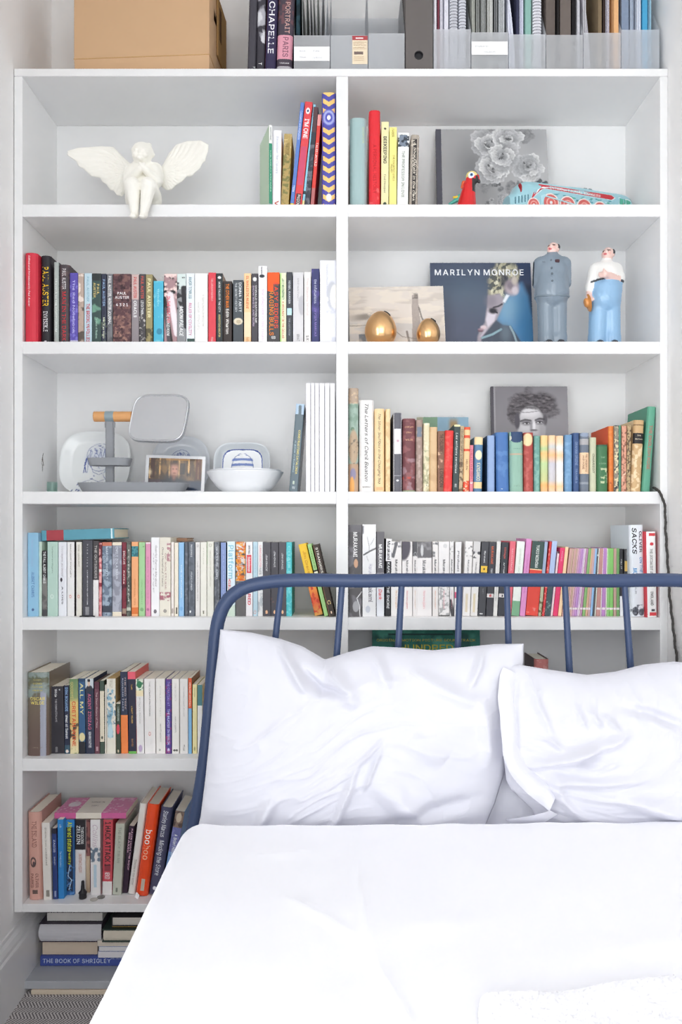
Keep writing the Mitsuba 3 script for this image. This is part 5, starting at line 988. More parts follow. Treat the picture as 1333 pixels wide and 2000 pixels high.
# green record sleeve leaning at the back of the fifth shelf, right
def leaning(name, label, cat, px0, px1, ptop, zbase, ytop, ybot, thick, base, ops_fn, res=0.0016, mat='mat_print', edge='#d8d4cc', tilt=0.0, spine=None, text=None):
    """A flat thing (picture book, card, record sleeve) standing on the shelf and leaning back; ops_fn(U, V, w, h) gives its printed front."""
    key = thing(name, label, cat)
    top0, top1 = at(px0, ptop, ytop), at(px1, ptop, ytop)
    w, zt = top1[0] - top0[0], top0[2]
    h = math.hypot(zt - zbase, ytop - ybot)
    e_up = np.array([0, (ytop - ybot) / h, (zt - zbase) / h]); e_r = np.array([1.0, 0, 0]); e_n = np.cross(e_r, e_up)   # e_n points away from the room
    if tilt:
        c, q_ = math.cos(tilt), math.sin(tilt)
        e_r, e_up = c * e_r + q_ * e_up, c * e_up - q_ * e_r
    if e_n[1] < 0: e_n = -e_n
    o = np.array([top0[0], ybot, zbase + thick * (ytop - ybot) / h + 0.0003]) + (np.array([0, 0, max(0.0, -w * math.sin(tilt))]))
    nu, nv = max(2, int(w / res)), max(2, int(h / res))
    U, V = np.meshgrid(np.linspace(0, 1, nu), np.linspace(0, 1, nv), indexing='ij')
    C = ops_fn(U, V, w, h)
    P = o + (U * w)[..., None] * e_r + ((1 - V) * h)[..., None] * e_up
    s = Soup(); s.grid(P, C)
    m = box((0, 0, 0), (w, thick, h)); v = m.vertices
    v = o + v[:, :1] * e_r + v[:, 1:2] * e_n + v[:, 2:3] * e_up + e_n * 0.0002
    s.add(v, m.faces, edge)
    s.put(key, 'cover', mat)
    if spine:
        su, c = spine
        s2 = Soup(); m = box((0, -0.0006, 0), (su * w, thick + 0.0006, h)); v = m.vertices
        s2.add(o + v[:, :1] * e_r + v[:, 1:2] * e_n + v[:, 2:3] * e_up, m.faces, c); s2.put(key, 'spine', mat)
    if text:
        ts = Soup()
        for (tx, c, uc, vc, wf, hf) in text:
            v, f = flat_text(tx, o + uc * w * e_r + (1 - vc) * h * e_up - e_n * 0.0006, e_r, e_up, hf * h, wf * w, space=0.3 if tx.startswith('MARI') else 0.13)
            ts.add(v, f, c)
        ts.put(key, 'lettering')
    return key
def green_art(U, V, w, h):
    return paint(U, V, w, h, '#2a7a6a', [('n', '#1d5a54', 45, .5, 3), ('n', '#4fa08c', 50, .6, 5), ('b', '#174a46', .035, .05, .15, .75)])
leaning('record_sleeve', 'green record sleeve with yellow lettering leaning behind the pillows', 'record', 728, 938, 1231, SHELF[5], 2.345, 2.295, 0.004, '#2a7a6a', green_art, edge='#1d5048',
        text=[('ORIGINAL MOTION PICTURE SOUNDTRACK', '#c3b458', .5, .105, .92, .022), ('HUNDRED', '#bdb546', .5, .19, .5, .055)])

# the stack on the floor under the bookcase
FL = 'books stacked on the floor under the bookcase'
def flatbook(name, label, x0, x1, y0, y1, z0, z1, cover, pages, spine_side=None, board=0.002, rot=0.0, fore=0.0, inset=0.004, front_cover=None, text=None, soft=False):
    """A book lying flat on the stack: boards above and below, page block between; spine_side 'front' shows its spine to the room."""
    key = thing('book', label, 'book', FL)
    cx, cy = (x0 + x1) / 2, (y0 + y1) / 2
    c, q_ = math.cos(math.radians(rot)), math.sin(math.radians(rot))
    def fn(v):
        v = np.asarray(v, float); dx, dy = v[:, 0] - cx, v[:, 1] - cy
        return np.stack([cx + dx * c - dy * q_, cy + dx * q_ + dy * c, v[:, 2]], 1)
    s = Soup()
    s.mesh(box((x0, y0, z0), (x1, y1, z0 + board), board * .3), cover); s.mesh(box((x0, y0, z1 - board), (x1, y1, z1), board * .3), cover)
    if spine_side == 'front': s.mesh(box((x0, y0 - board * .4, z0), (x1, y0 + board, z1), 0.0008), front_cover or cover)
    if spine_side == 'right': s.mesh(box((x1 - board, y0, z0 + board * .5), (x1, y1, z1 - board * .5)), cover)
    if spine_side == 'left': s.mesh(box((x0, y0, z0 + board * .5), (x0 + board, y1, z1 - board * .5)), cover)
    s.put(key, 'cover', fn=fn)
    p = Soup()
    i = inset
    n, m = 24, 9
    if spine_side == 'front': lo, hi = (x0 + i, y0 + board, z0 + board), (x1 - i, y1 - i, z1 - board); p.box(lo, hi, pages)
    else:
        zz = np.linspace(z0 + board, z1 - board, m); t = np.linspace(-1, 1, m)
        yy = y0 + i - fore * (1 - t * t)
        xa, xb = x0 + (board if spine_side == 'left' else i), x1 - (board if spine_side == 'right' else i)
        f0 = np.stack([np.full(m, xa) - (fore * .6 * (1 - t * t) if spine_side != 'left' else 0), yy, zz], -1); f1 = np.stack([np.full(m, xb), yy, zz], -1)
        b0, b1 = f0.copy(), f1.copy(); b0[:, 1] = b1[:, 1] = y1 - i
        for A, B_ in ((f0, f1), (f1, b1), (b1, b0), (b0, f0)): p.grid(np.stack([A, B_]), pages)
        p.quad(f0[0], f1[0], b1[0], b0[0], pages); p.quad(f0[-1], f1[-1], b1[-1], b0[-1], pages)
        ln = Soup()
    p.put(key, 'pages', 'mat_cloth', fn=fn)
    if text:
        ts = Soup()
        for (tx, c_, xa, wd, zc, hh) in text:
            v, f = flat_text(tx, (xa, y0 - board * .4 - 0.0006, zc - hh / 2), (1, 0, 0), (0, 0, 1), hh, wd, centre=False, space=0.2); ts.add(v, f, c_)
        ts.put(key, 'lettering', fn=fn)
    return key
X = lambda px, Y: (px - HX) / F * Y
def fz(py, Y): return CZ - (1740 + py / 4.166 - HY) / F * Y
def fx(cx, Y): return X(cx / 4.166, Y)
# from the floor up: thin cream book, grey hardback, blue-spined book, then two piles
flatbook('book', 'thin cream book on the carpet, lowest of the floor stack', fx(255, 2.145), fx(255, 2.145) + 0.31, 2.145, 2.37, 0.0005, 0.0125, '#cdb9a4', '#e6ddcc', 'front', 0.0018, front_cover='#d9cbb6')
flatbook('book', 'large pale grey hardback lying second from the bottom of the floor stack', fx(185, 2.15), fx(185, 2.15) + 0.35, 2.15, 2.372, 0.0130, 0.0345, '#aeb1b6', '#cfd0d2', 'front', 0.003)
yb_ = 2.225
flatbook('book', 'wide blue-spined book with pale lettering lying on the grey hardback', fx(330, yb_), fx(330, yb_) + 0.33, yb_, 2.374, 0.0350, 0.0625, '#3f4f96', '#d8d4cc', 'front', 0.003,
         text=[('THE BOOK OF SHRIGLEY', '#c6cfe4', fx(352, yb_), fx(905, yb_) - fx(352, yb_), 0.0495, 0.0115), ('REDSTONE', '#a9b4d4', fx(998, yb_), 0.075, 0.0475, 0.008), ('Mel Gooding', '#a9b4d4', fx(908, yb_), 0.04, 0.056, 0.004)])
yb_ = 2.232
flatbook('book', 'thick beige-edged paperback lying on the blue-spined book, left pile', fx(346, yb_), fx(795, yb_), yb_, 2.37, 0.0630, 0.1030, '#c9b7a2', '#d5c4b0', 'right', 0.0006, inset=0.0006)
yb_ = 2.222
flatbook('book', 'paperback with a rounded pale grey page edge, left pile of the floor stack', fx(318, yb_), fx(830, yb_), yb_, 2.36, 0.1035, 0.1545, '#4a4450', '#d3d2d6', 'right', 0.0007, fore=0.007, inset=0.004)
yb_ = 2.235
flatbook('book', 'black book with white page edge on top of the left pile, floor stack', fx(380, yb_), fx(840, yb_), yb_, 2.365, 0.1550, 0.1810, '#2c2c32', '#dedbd6', 'left', 0.0012, inset=0.002, text=None)
yb_ = 2.238
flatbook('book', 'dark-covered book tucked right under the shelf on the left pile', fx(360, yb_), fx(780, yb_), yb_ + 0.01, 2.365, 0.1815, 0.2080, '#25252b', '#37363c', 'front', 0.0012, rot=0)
yb_ = 2.215
flatbook('book', 'white paperback at the bottom of the right pile, floor stack', fx(800, yb_), fx(800, yb_) + 0.18, yb_, 2.37, 0.0630, 0.0800, '#e4e2e6', '#e9e8ea', 'front', 0.0008)
flatbook('book', 'white and blue-striped paperback second in the right pile, floor stack', fx(806, yb_), fx(806, yb_) + 0.17, yb_, 2.37, 0.0803, 0.0950, '#8d97b8', '#e6e4e4', 'left', 0.0015, inset=0.0006)
flatbook('book', 'cream-paged paperback with a white cover in the middle of the right pile', fx(796, yb_), fx(796, yb_) + 0.17, yb_, 2.37, 0.0953, 0.1110, '#e2ddd4', '#ddd3c4', 'left', 0.0008, inset=0.0006)
yb_ = 2.205
flatbook('book', 'cream-paged hardback with dark green boards in the right pile', fx(832, yb_), fx(832, yb_) + 0.19, yb_, 2.37, 0.1113, 0.1480, '#2f3f3a', '#dfd6c4', 'right', 0.0040, fore=0.002, inset=0.004)
flatbook('book', 'gold-patterned thin book between two cream page blocks, right pile', fx(905, yb_), fx(905, yb_) + 0.17, yb_ + 0.012, 2.36, 0.1484, 0.1560, '#b08d4c', '#c9b27a', 'front', 0.0006)
flatbook('book', 'dark-covered book with pale page edge on top of the right pile', fx(912, yb_), fx(912, yb_) + 0.17, yb_, 2.365, 0.1563, 0.1830, '#2e2c30', '#ddd8cf', 'left', 0.0022, fore=0.002, inset=0.003)

# ---------------------------------------------------------------- small things on the bottom shelf
k = thing('nozzle_cap', 'small black tapered cap standing before the books of the bottom shelf', 'cap')
yc = (CZ - Z6) * F / (1758 - HY)
c = at(159.5, 1750, yc)
pr_ = [(0, 0), (.0098, 0), (.0102, .002), (.0098, .012), (.0112, .0135), (.0112, .0158), (.0078, .019), (.0052, .024), (.0046, .034), (.0036, .046), (.0022, .0475), (0, .048)]
m = lathe(pr_, 28); m.apply_translation((c[0], yc + 0.012, Z6 + 0.0003)); put(k, None, m, 'mat_black', 40)
for i, (px, py, a) in enumerate(((184, 1757.5, .1), (198, 1752.8, .5))):
    yk = (CZ - Z6) * F / (py - HY)
    p = at(px, py, yk)
    m = lathe([(0, 0), (.0098, 0), (.0106, .0004), (.0108, .0009), (.0106, .0014), (.0098, .0018), (.0092, .0015), (0, .0015)], 30)
    m.apply_translation((p[0], yk, Z6 + (0.0003 if i == 0 else 0.0003)))
    k = thing('coin', ['pale grey coin lying on the bottom shelf, the nearer of two', 'darker coin lying behind the pale grey coin on the bottom shelf'][i], 'coin', 'coins on the bottom shelf')
    s = Soup(); s.mesh(m, ['#a9a7a0', '#6f6e6a'][i]); s.put(k, None, 'mat_gloss')
k = thing('paper_scrap', 'small white paper scrap at the foot of the orange hardback', 'paper')
yk = (CZ - Z6) * F / (1756 - HY); p = at(266.5, 1756, yk)
u, v = np.meshgrid(np.linspace(0, 1, 6), np.linspace(0, 1, 6), indexing='ij')
G = np.stack([p[0] - 0.006 + 0.011 * u + .003 * v, yk + 0.004 + 0.006 * v - .004 * u, Z6 + 0.0006 + 0.013 * v * (1 - .25 * u) + 0.002 * np.sin(5 * u)], -1)
s = Soup(); s.grid(G, '#eceaea'); s.put(k, None, 'mat_cloth')

k = thing('bookmark_ribbon', 'small flat black ribbon lying at the foot of the charcoal hardback, fourth shelf', 'ribbon')
p = spline([at(x, y, 2.142) + [0, dy, 0] for x, y, dy in ((157, 1206, -.002), (163, 1206, .004), (170, 1206, -.001), (178, 1206, .003), (186, 1206, -.003))], 24); p[:, 2] = SHELF[4] + 0.0016
s = Soup(); s.mesh(tube(p, 0.0014, 8), '#2c2c30'); s.put(k, None, 'mat_cloth', True)

# ---------------------------------------------------------------- top of the bookcase
TZ = TOPZ
# cardboard box
k = thing('cardboard_box', 'brown cardboard archive box standing on top of the bookcase', 'box')
yb0 = 2.135
cA, cB = at(147, 120, 2.165), at(409, 120, yb0)
wB = math.hypot(cB[0] - cA[0], 0.03); dB = 0.205; hB = 0.27
ang = math.atan2(-0.022, cB[0] - cA[0])
def boxfn(v):
    v = np.asarray(v, float); ca, sa = math.cos(ang), math.sin(ang)
    return np.stack([cA[0] + v[:, 0] * ca - v[:, 1] * sa, 2.158 + v[:, 0] * sa + v[:, 1] * ca, v[:, 2] + TZ + 0.0004], 1)
kr = '#c8a582'
def kraft(U, V): return np.tile(lin(kr), U.shape + (1,)) * (0.96 + 0.08 * fb(U * 9, V * 60, 4))[..., None]
hole = m3.Manifold.cube((0.02, 0.09, 0.03), True).translate((wB, dB * 0.5, hB * 0.72))
shell = m3.Manifold.hull_points(np.array([[x, y, z] for x in (0, wB) for y in (0, dB) for z in (0.048, hB)] + [[x, y, 0.0] for x in (0.002, wB - 0.001) for y in (0.0025, dB - 0.002)]))
inner = m3.Manifold.cube((wB - 0.008, dB - 0.008, hB)).translate((0.004, 0.004, 0.006))
mm = (shell - inner - hole).to_mesh()
s = Soup(); s.mesh(trimesh.Trimesh(mm.vert_properties[:, :3], mm.tri_verts, process=False), kr); s.put(k, 'body', 'mat_cloth', fn=boxfn)
s = Soup(); s.box((-0.001, -0.0010, 0.0470), (wB + 0.001, 0.0004, 0.0490), '#c09c70'); s.box((wB - 0.0004, -0.001, 0.0470), (wB + 0.0010, dB, 0.0490), '#c09c70')
s.put(k, 'bottom_crease', 'mat_cloth', fn=boxfn)
s = Soup(); s.mesh(box((wB + 0.001, dB * .42, hB * .36), (wB + 0.006, dB * .97, hB * .98), 0.001), '#a07c50'); s.put(k, 'side_flap', 'mat_cloth', fn=boxfn)
s = Soup(); s.mesh(box((-0.002, -0.002, hB), (wB + 0.003, dB + 0.002, hB + 0.004), 0.001), kr); s.put(k, 'lid', 'mat_cloth', fn=boxfn)
s = Soup(); s.box((wB + 0.006, dB * .5, hB * .56), (wB + 0.0066, dB * .62, hB * .9), '#5a4028'); s.put(k, 'hand_slot', 'mat_cloth', fn=boxfn)

R('T', 470, 0, 3.1)
B(42, 92, -300, '#46444c', 'black book', 'black book standing beside the cardboard box', dx=20, t=[('T', '#e8e8e8', .93, .945, .25, .8)], d=.2, hb=1, curv=.02, right='leftmost book on the bookcase top')
B(94, 144, -290, '#3c3a42', 'photo-spined book', 'dark book with a grey photographic spine', dx=20, d=.2, hb=1, curv=.02, ops=[('n', '#a9a9b0', 30, .5, 3, .3, .72), ('n', '#d0d0d4', 20, .56, 6, .45, .76), ('b', '#3a3840', .8, 1)], t=[('T', '#e8e8e8', .9, .92, .4)])
B(146, 213, -300, '#36304f', 'dark purple book', 'dark purple book with white serif capitals', dx=26, d=.2, hb=1, curv=.04, t=[('LACHAPELLE', '#eceaf0', .3, .83, .5), ], h=[('TASCHEN', '#c9c5d4', .955, .6)], ops=[('b', '#6a3a44', 0, 1, 0, .05)])
B(217, 312, -300, '#4a414c', 'pink-banded book', 'thick dark book with a pink paper band', dx=25, d=.2, hb=1, curv=.05, t=[('PARIS PORTRAIT', '#c39a94', .25, .67, .3, .62), ('PARIS', '#8d5f70', .7, .86, .34, .55)], h=[('TASCHEN', '#d9d5da', .91, .6)], ops=[('b', '#d998a8', .685, .875), ('b', '#a9a6ac', .935, .98), ('n', '#6a4a50', 14, .6, 3, 0, .6)])
B(336, 360, -200, '#2c4a54', 'dark teal folder', 'dark teal folder standing inside the first clear file box', dx=4, d=.17, y=2.175, ops=[('n', '#1c3038', 20, .5, 3)], name='folder', cat='folder')

def file_box(px0, px1, front_y, label, lab=None):
    """A clear plastic magazine file: low front, sides rising to the back."""
    key = thing('file_box', label, 'file box', 'clear plastic file boxes on the bookcase top')
    y0, y1 = 2.138, 2.372
    x0, x1 = X(px0, y0) + 0.001, X(px1, y0) - 0.001
    zf = (CZ - (front_y - HY) / F * y0)
    zb, z0 = TZ + 0.30, TZ + 0.0006
    side = [(y0, z0), (y1, z0), (y1, zb), (y0 + 0.11, zb), (y0, zf)]
    t = 0.0010
    def sheet(part, pts):
        n = len(pts); put(key, part, (np.array(pts), np.array([[0, i, i + 1] for i in range(1, n - 1)])), 'mat_plastic')
    sheet('front_panel', [(x0, y0, z0), (x1, y0, z0), (x1, y0, zf), (x0, y0, zf)])
    sheet('side_panel', [(x0, a, b) for a, b in side]); sheet('side_panel', [(x1, a, b) for a, b in side])
    sheet('back_panel', [(x0, y1, z0), (x1, y1, z0), (x1, y1, zb), (x0, y1, zb)])
    sheet('base', [(x0, y0, z0), (x1, y0, z0), (x1, y1, z0), (x0, y1, z0)])
    if lab:
        a, b, c_, d_, lines, tl = lab
        pA = at(a, d_, y0 - 0.0008)
        s = Soup(); q0, q1 = at(a, c_, y0 - 0.0006), at(b, d_, y0 - 0.0006)
        s.box((q0[0], y0 - 0.0008, q1[2]), (q1[0], y0 - 0.0003, q0[2]), '#eceded')
        for (tx, c2, uc, vc, wf, hh) in lines:
            v, f = flat_text(tx, (q0[0] + uc * (q1[0] - q0[0]), y0 - 0.0011, q0[2] + (q1[2] - q0[2]) * vc), (1, 0, 0), (0, 0, 1), hh, wf * (q1[0] - q0[0]), bold=False); s.add(v, f, c2)
        s.put(key, 'paper_label')
    return key
file_box(574, 646, 69, 'first clear file box from the left, with a white paper label', (575, 645, 91, 119, [('Bank', '#a9a9b4', .25, .36, .18, .004), ('Stat', '#a9a9b4', .25, .8, .18, .004), ('Tax', '#a9a9b4', .62, .36, .2, .004), ('returns', '#a9a9b4', .66, .82, .26, .004)], None))
fb2 = file_box(646, 720, 69, 'empty clear file box with a cream and red printed sticker')
s = Soup(); q0, q1 = at(689, 70, 2.137), at(719, 125, 2.137)
def zz(f): return q0[2] + (q1[2] - q0[2]) * f
s.box((q0[0], 2.1372, q1[2]), (q1[0], 2.1376, q0[2]), '#e3d3b8'); s.box((q0[0], 2.1369, zz(.15)), (q1[0], 2.1373, q0[2]), '#a8484c')
s.box((q0[0] + .009, 2.1365, zz(.11)), (q0[0] + .030, 2.1369, zz(.06)), '#f0dede')
for i, fr in enumerate((.22, .27, .32, .4, .45)): s.box((q0[0] + .003, 2.1369, zz(fr + .015)), (q1[0] - .003 - .006 * (i % 2), 2.1373, zz(fr)), '#b39a80')
s.box((q0[0] + .005, 2.1369, zz(.66)), (q1[0] - .012, 2.1373, zz(.56)), '#7a6a64')
for i, fr in enumerate((.74, .8, .86)): s.box((q0[0] + .004, 2.1369, zz(fr + .02)), (q1[0] - .010, 2.1373, zz(fr)), '#c2a98c')
s.put(fb2, 'printed_sticker')
file_box(720, 792, 65, 'empty clear file box left of the grey lever arch file')
# lever arch file
k = thing('lever_arch_file', 'dark grey lever arch file with a round finger hole', 'binder')
x0, x1 = X(793.5, 2.14), X(846.5, 2.14)
body = m3.Manifold.cube((x1 - x0, 0.23, 0.315)).translate((x0, 2.14, TZ + 0.0004))
px_ = at(819, 108, 2.14)
hole = m3.Manifold.cylinder(0.05, 0.0112, 0.0112, 36).rotate((90, 0, 0)).translate((px_[0], 2.165, px_[2]))
inner = m3.Manifold.cube((x1 - x0 - 0.004, 0.24, 0.311)).translate((x0 + 0.002, 2.1425, TZ + 0.0024))
mm = (body - hole - inner).to_mesh()
s = Soup(); s.mesh(trimesh.Trimesh(mm.vert_properties[:, :3], mm.tri_verts, process=False), '#6c6765'); s.put(k, 'cover', 'mat_cloth')
ang_ = np.linspace(0, 2 * np.pi, 37)
put(k, 'hole_ring', tube(np.stack([px_[0] + 0.0112 * np.cos(ang_), np.full(37, 2.1395), px_[2] + 0.0112 * np.sin(ang_)], 1), 0.0008, 8), 'mat_black', True)
put(k, 'inside', box((x0 + 0.003, 2.146, TZ + 0.003), (x1 - 0.003, 2.16, TZ + 0.3)), 'mat_black')
fxs = [847.5, 921, 994.5, 1067.5, 1140.5, 1214.5, 1290]
fnm = ['clear file box of spiral notebooks right of the lever arch file', 'clear file box of grey papers with a handwritten white label', 'clear file box of white and teal papers', 'clear file box holding two dark brown-grey folders', 'clear file box with curling papers and a tan folder', 'rightmost clear file box, with blue folders']
for i in range(6):
    file_box(fxs[i], fxs[i + 1], [57, 63, 67, 68, 64, 58][i], fnm[i], (922, 993, 81, 107, [('Invoices 12', '#8d8d94', .28, .42, .36, .004), ('Household', '#9a9aa0', .5, .84, .3, .004)], None) if i == 1 else None)
docs = [(849, 856, '#e6e4ea', 'white sheaf'), (857, 861, '#7a3f4c', 'dark red sheet'), (862, 869, '#dfdfe8', 'white sheaf'), (870, 879, '#e6e6ee', 'white sheaf'), (881, 897, '#d9dbe2', 'spiral notebook'), (899, 914, '#d4d6de', 'spiral notebook'),
        (925, 931, '#a6a8a0', 'grey-green sheaf'), (933, 941, '#8d8f8c', 'grey sheaf'), (943, 953, '#a2a4a2', 'mid-grey sheaf'), (955, 966, '#c4c5c1', 'pale grey sheaf'), (968, 976, '#7b7d7e', 'dark grey sheaf'), (978, 990, '#b5b8ba', 'light grey sheaf'),
        (998, 1010, '#d9dbe8', 'bent white sheaf'), (1012, 1018, '#3a3c52', 'dark navy sheet'), (1019, 1028, '#d4d6e6', 'lilac-white sheaf'), (1029, 1041, '#8fbab0', 'teal folder'), (1044, 1062, '#dcdce2', 'spiral notebook'),
        (1071, 1090, '#6b625d', 'brown-grey folder'), (1092, 1096, '#2c2a2a', 'narrow black sheet'), (1098, 1120, '#6f6661', 'wide brown-grey folder'), (1122, 1130, '#262426', 'black sheet'), (1132, 1137, '#d0d0d6', 'white sheaf'),
        (1144, 1150, '#c9c8cc', 'grey-white sheaf'), (1152, 1160, '#b9b6be', 'curled lilac sheaf'), (1172, 1180, '#7a6a54', 'olive folder'), (1182, 1188, '#3a2f2c', 'dark brown sheet'), (1190, 1197, '#dcd8e2', 'white sheaf'), (1203, 1213, '#d8a878', 'tan folder'),
        (1219, 1234, '#8492a8', 'slate blue folder'), (1237, 1246, '#a9b4c4', 'pale slate sheaf'), (1248, 1258, '#d3d9e4', 'bluish white sheaf'), (1260, 1271, '#4fa3cc', 'bright blue folder'), (1274, 1280, '#8fb4c6', 'pale blue sheaf')]
seen_d = {}
for i, (a, b, c, nm) in enumerate(docs):
    bi = max(j for j in range(6) if fxs[j] <= a)
    left_nm = docs[i - 1][3] if i and docs[i - 1][0] >= fxs[bi] else None
    bx = ['first', 'second', 'third', 'fourth', 'fifth', 'sixth'][bi]
    lab = nm + (f', right of the {left_nm},' if left_nm else ', leftmost') + f' in the {bx} file box right of the lever arch file'
    cat = 'notebook' if 'notebook' in nm else 'folder' if 'folder' in nm else 'papers'
    key = thing({'notebook': 'notebook', 'folder': 'folder', 'papers': 'paper_sheaf'}[cat], lab if len(lab.split()) <= 16 else nm + (f', right of the {left_nm}' if left_nm else ', leftmost') + f' in the {bx} right-hand file box', cat)
    y0 = 2.150 + 0.004 * ((i * 7) % 3)
    x0, x1 = X(a, 2.138) + 0.0006, X(b, 2.138) - 0.0006
    hgt = [0.295, 0.288, 0.300][i % 3]
    s = Soup()
    lean = (0.03 if 'bent' in nm or 'curled' in nm else 0.0)
    n = max(2, min(7, int((x1 - x0) / 0.0018))) if 'sheaf' in nm else 1
    rs = np.random.default_rng(i + 50)
    for j in range(n):
        xa, xb = x0 + (x1 - x0) * j / n, x0 + (x1 - x0) * (j + 1) / n - 0.0002
        dz, dy = (rs.uniform(-.012, 0), rs.uniform(0, .006)) if n > 1 else (0, 0)
        zs = np.linspace(TZ + 0.0022, TZ + hgt + dz, 9)
        off = -lean * ((zs - TZ) / 0.3) ** 2
        off = np.maximum(off, X(fxs[bi] + 1.5, 2.138) - xa)
        ya, yb2 = y0 + dy, y0 + 0.205
        ring = lambda x: np.stack([np.stack([x + off, np.full(9, ya), zs], -1), np.stack([x + off, np.full(9, yb2), zs], -1)])
        A, B_ = ring(xa), ring(xb)
        col = lin(c) * rs.uniform(.86, 1.06)
        s.grid(A, col); s.grid(B_, col); s.grid(np.stack([A[0], B_[0]]), col); s.grid(np.stack([A[1], B_[1]]), col)
        s.quad(A[0, -1], B_[0, -1], B_[1, -1], A[1, -1], col)
    s.put(key, 'sheets' if cat == 'papers' else 'cover', 'mat_cloth')
    if cat == 'notebook':
        s = Soup(); xm = (x0 + x1) / 2; rr = (x1 - x0) * 0.5
        for z in np.arange(TZ + 0.012, TZ + hgt - 0.008, 0.0085):
            an = np.linspace(0, 2 * np.pi, 11)
            s.mesh(tube(np.stack([xm + rr * np.cos(an), y0 - 0.002 + 0.007 * np.sin(an) * .6, z + 0 * an], 1), 0.0007, 5), '#5e6068')
        s.put(key, 'spiral_wire', 'mat_gloss')
# curled loose papers in the first left file box
k = thing('paper_sheaf', 'curving sheets of white paper in the first clear file box from the left', 'papers')
s = Soup()
for i in range(7):
    z = np.linspace(TZ + 0.003, TZ + 0.285, 12); x = X(592 + i * 7.2, 2.16)
    bend = 0.012 * (i / 6 - .3) * ((z - TZ) / .28) ** 2 * np.sin((z - TZ) * 9 + i)
    a = np.stack([x + bend, np.full(12, 2.155 + .004 * (i % 2)), z], -1); b = a.copy(); b[:, 1] = 2.365
    s.grid(np.stack([a, b]), ['#dfe0e0', '#d3d6d2', '#e4e4e6'][i % 3])
s.put(k, 'sheets', 'mat_cloth')

# ---------------------------------------------------------------- ornaments
def crop(ox, oy, s_):
    return lambda cx, cy, Y: at(ox + cx / s_, oy + cy / s_, Y)
# ---- cherub sitting on the edge of the first shelf
g = crop(120, 230, 4.3)
Zs = SHELF[1]
def A(cx, cy, Y): return g(cx, cy, Y)
IV = '#eeece4'
Yt = 2.165
pr = []
def cap(a, b, ra, rb, c=IV): pr.append((lambda p, a=a, b=b, ra=ra, rb=rb: cone(p, a, b, ra, rb), c))
def el(c0, r, c=IV): pr.append((lambda p, c0=c0, r=r: ell(p, c0, r), c))
head = A(680, 310, 2.150)
el(head, (.0265, .028, .030)); el(head + [0, .006, .010], (.0295, .028, .0245))                # skull, hair
for i in range(22):                                                                            # curls
    a_ = i * 2.399; zc = .004 + .026 * ((i * .618) % 1)
    el(head + [(.027 - .010 * (zc / .03) ** 2) * math.cos(a_), .005 + (.025 - .010 * (zc / .03) ** 2) * abs(math.sin(a_)) * (1 if zc < .018 else np.sign(math.sin(a_))), zc], (.0062, .0062, .0052))
for sx in (-1, 1):
    el(head + [sx * .0125, -.0215, -.010], (.0085, .008, .008))                                  # cheeks
    el(head + [sx * .010, -.0265, .0015], (.0042, .003, .0026))                                  # eyes
el(head + [0, -.0285, -.0045], (.0038, .0048, .0045)); el(head + [0, -.026, -.0125], (.0055, .004, .0022)); el(head + [0, -.022, -.0205], (.0075, .007, .006))
neck = A(690, 400, 2.168); chest = A(690, 470, 2.178); hip = A(690, 640, 2.175)
cap(head + [0, .008, -.02], chest, .014, .030); cap(chest, hip, .039, .041); el(A(600, 500, 2.168), (.024, .026, .034)); el(A(780, 490, 2.168), (.026, .026, .036))
shL, shR = A(595, 450, 2.178), A(790, 440, 2.178)
elL, elR = A(570, 540, 2.150), A(800, 530, 2.150)
haL, haR = A(662, 432, 2.122), A(706, 434, 2.120)
cap(shL, elL, .020, .0165); cap(elL, haL, .0155, .0095); cap(shR, elR, .020, .0165); cap(elR, haR, .0155, .0095)
for hnd, sx in ((haL, 1), (haR, -1)):
    for q in range(4): cap(hnd + [sx * .002 * q, -.002, -.002 + .003 * q], hnd + [sx * (.010 + .001 * q), -.005, .008 + .002 * q], .0036, .0028)
    cap(hnd, hnd + [sx * .004, .004, .012], .0038, .003)
for sx, kx, fxx in ((-1, 600, 617), (1, 735, 695)):
    hp_ = hip + [sx * .021, -.004, -.004]; kn = A(kx, 600, 2.088); kn[2] = Zs + .036
    an = A(fxx, 815, 2.092); cap(hp_, kn, .0275, .0215); cap(kn, an, .0200, .0095)
    cap(an, an + [0, -.018, -.011], .0092, .0068)
    for q in range(4): el(an + [(-.005 + .0034 * q), -.0245 + .0012 * abs(q - 1), -.013], (.0021, .003, .0024))
el(hip + [0, .004, -.014], (.050, .040, .044))
key = thing('cherub_figurine', 'cream praying cherub with spread wings sitting on the edge of the first shelf', 'figurine')
lo = np.minimum(A(520, 200, 2.0), A(520, 880, 2.0)); hi = A(870, 190, 2.26); lo[2] = A(600, 900, 2.05)[2]; lo[1] = 2.04; hi[1] = 2.235; hi[2] = A(600, 190, 2.18)[2]; hi[0] = A(880, 200, 2.18)[0]; lo[0] = A(510, 200, 2.18)[0]
figure(key, 'body', pr, lo, hi, .0016, .004, 'mat_cloth', lambda V, C: np.tile(lin(IV), (len(V), 1)), lambda p: np.where(p[:, 1] > YF - .001, Zs + .0003 - p[:, 2], -1))
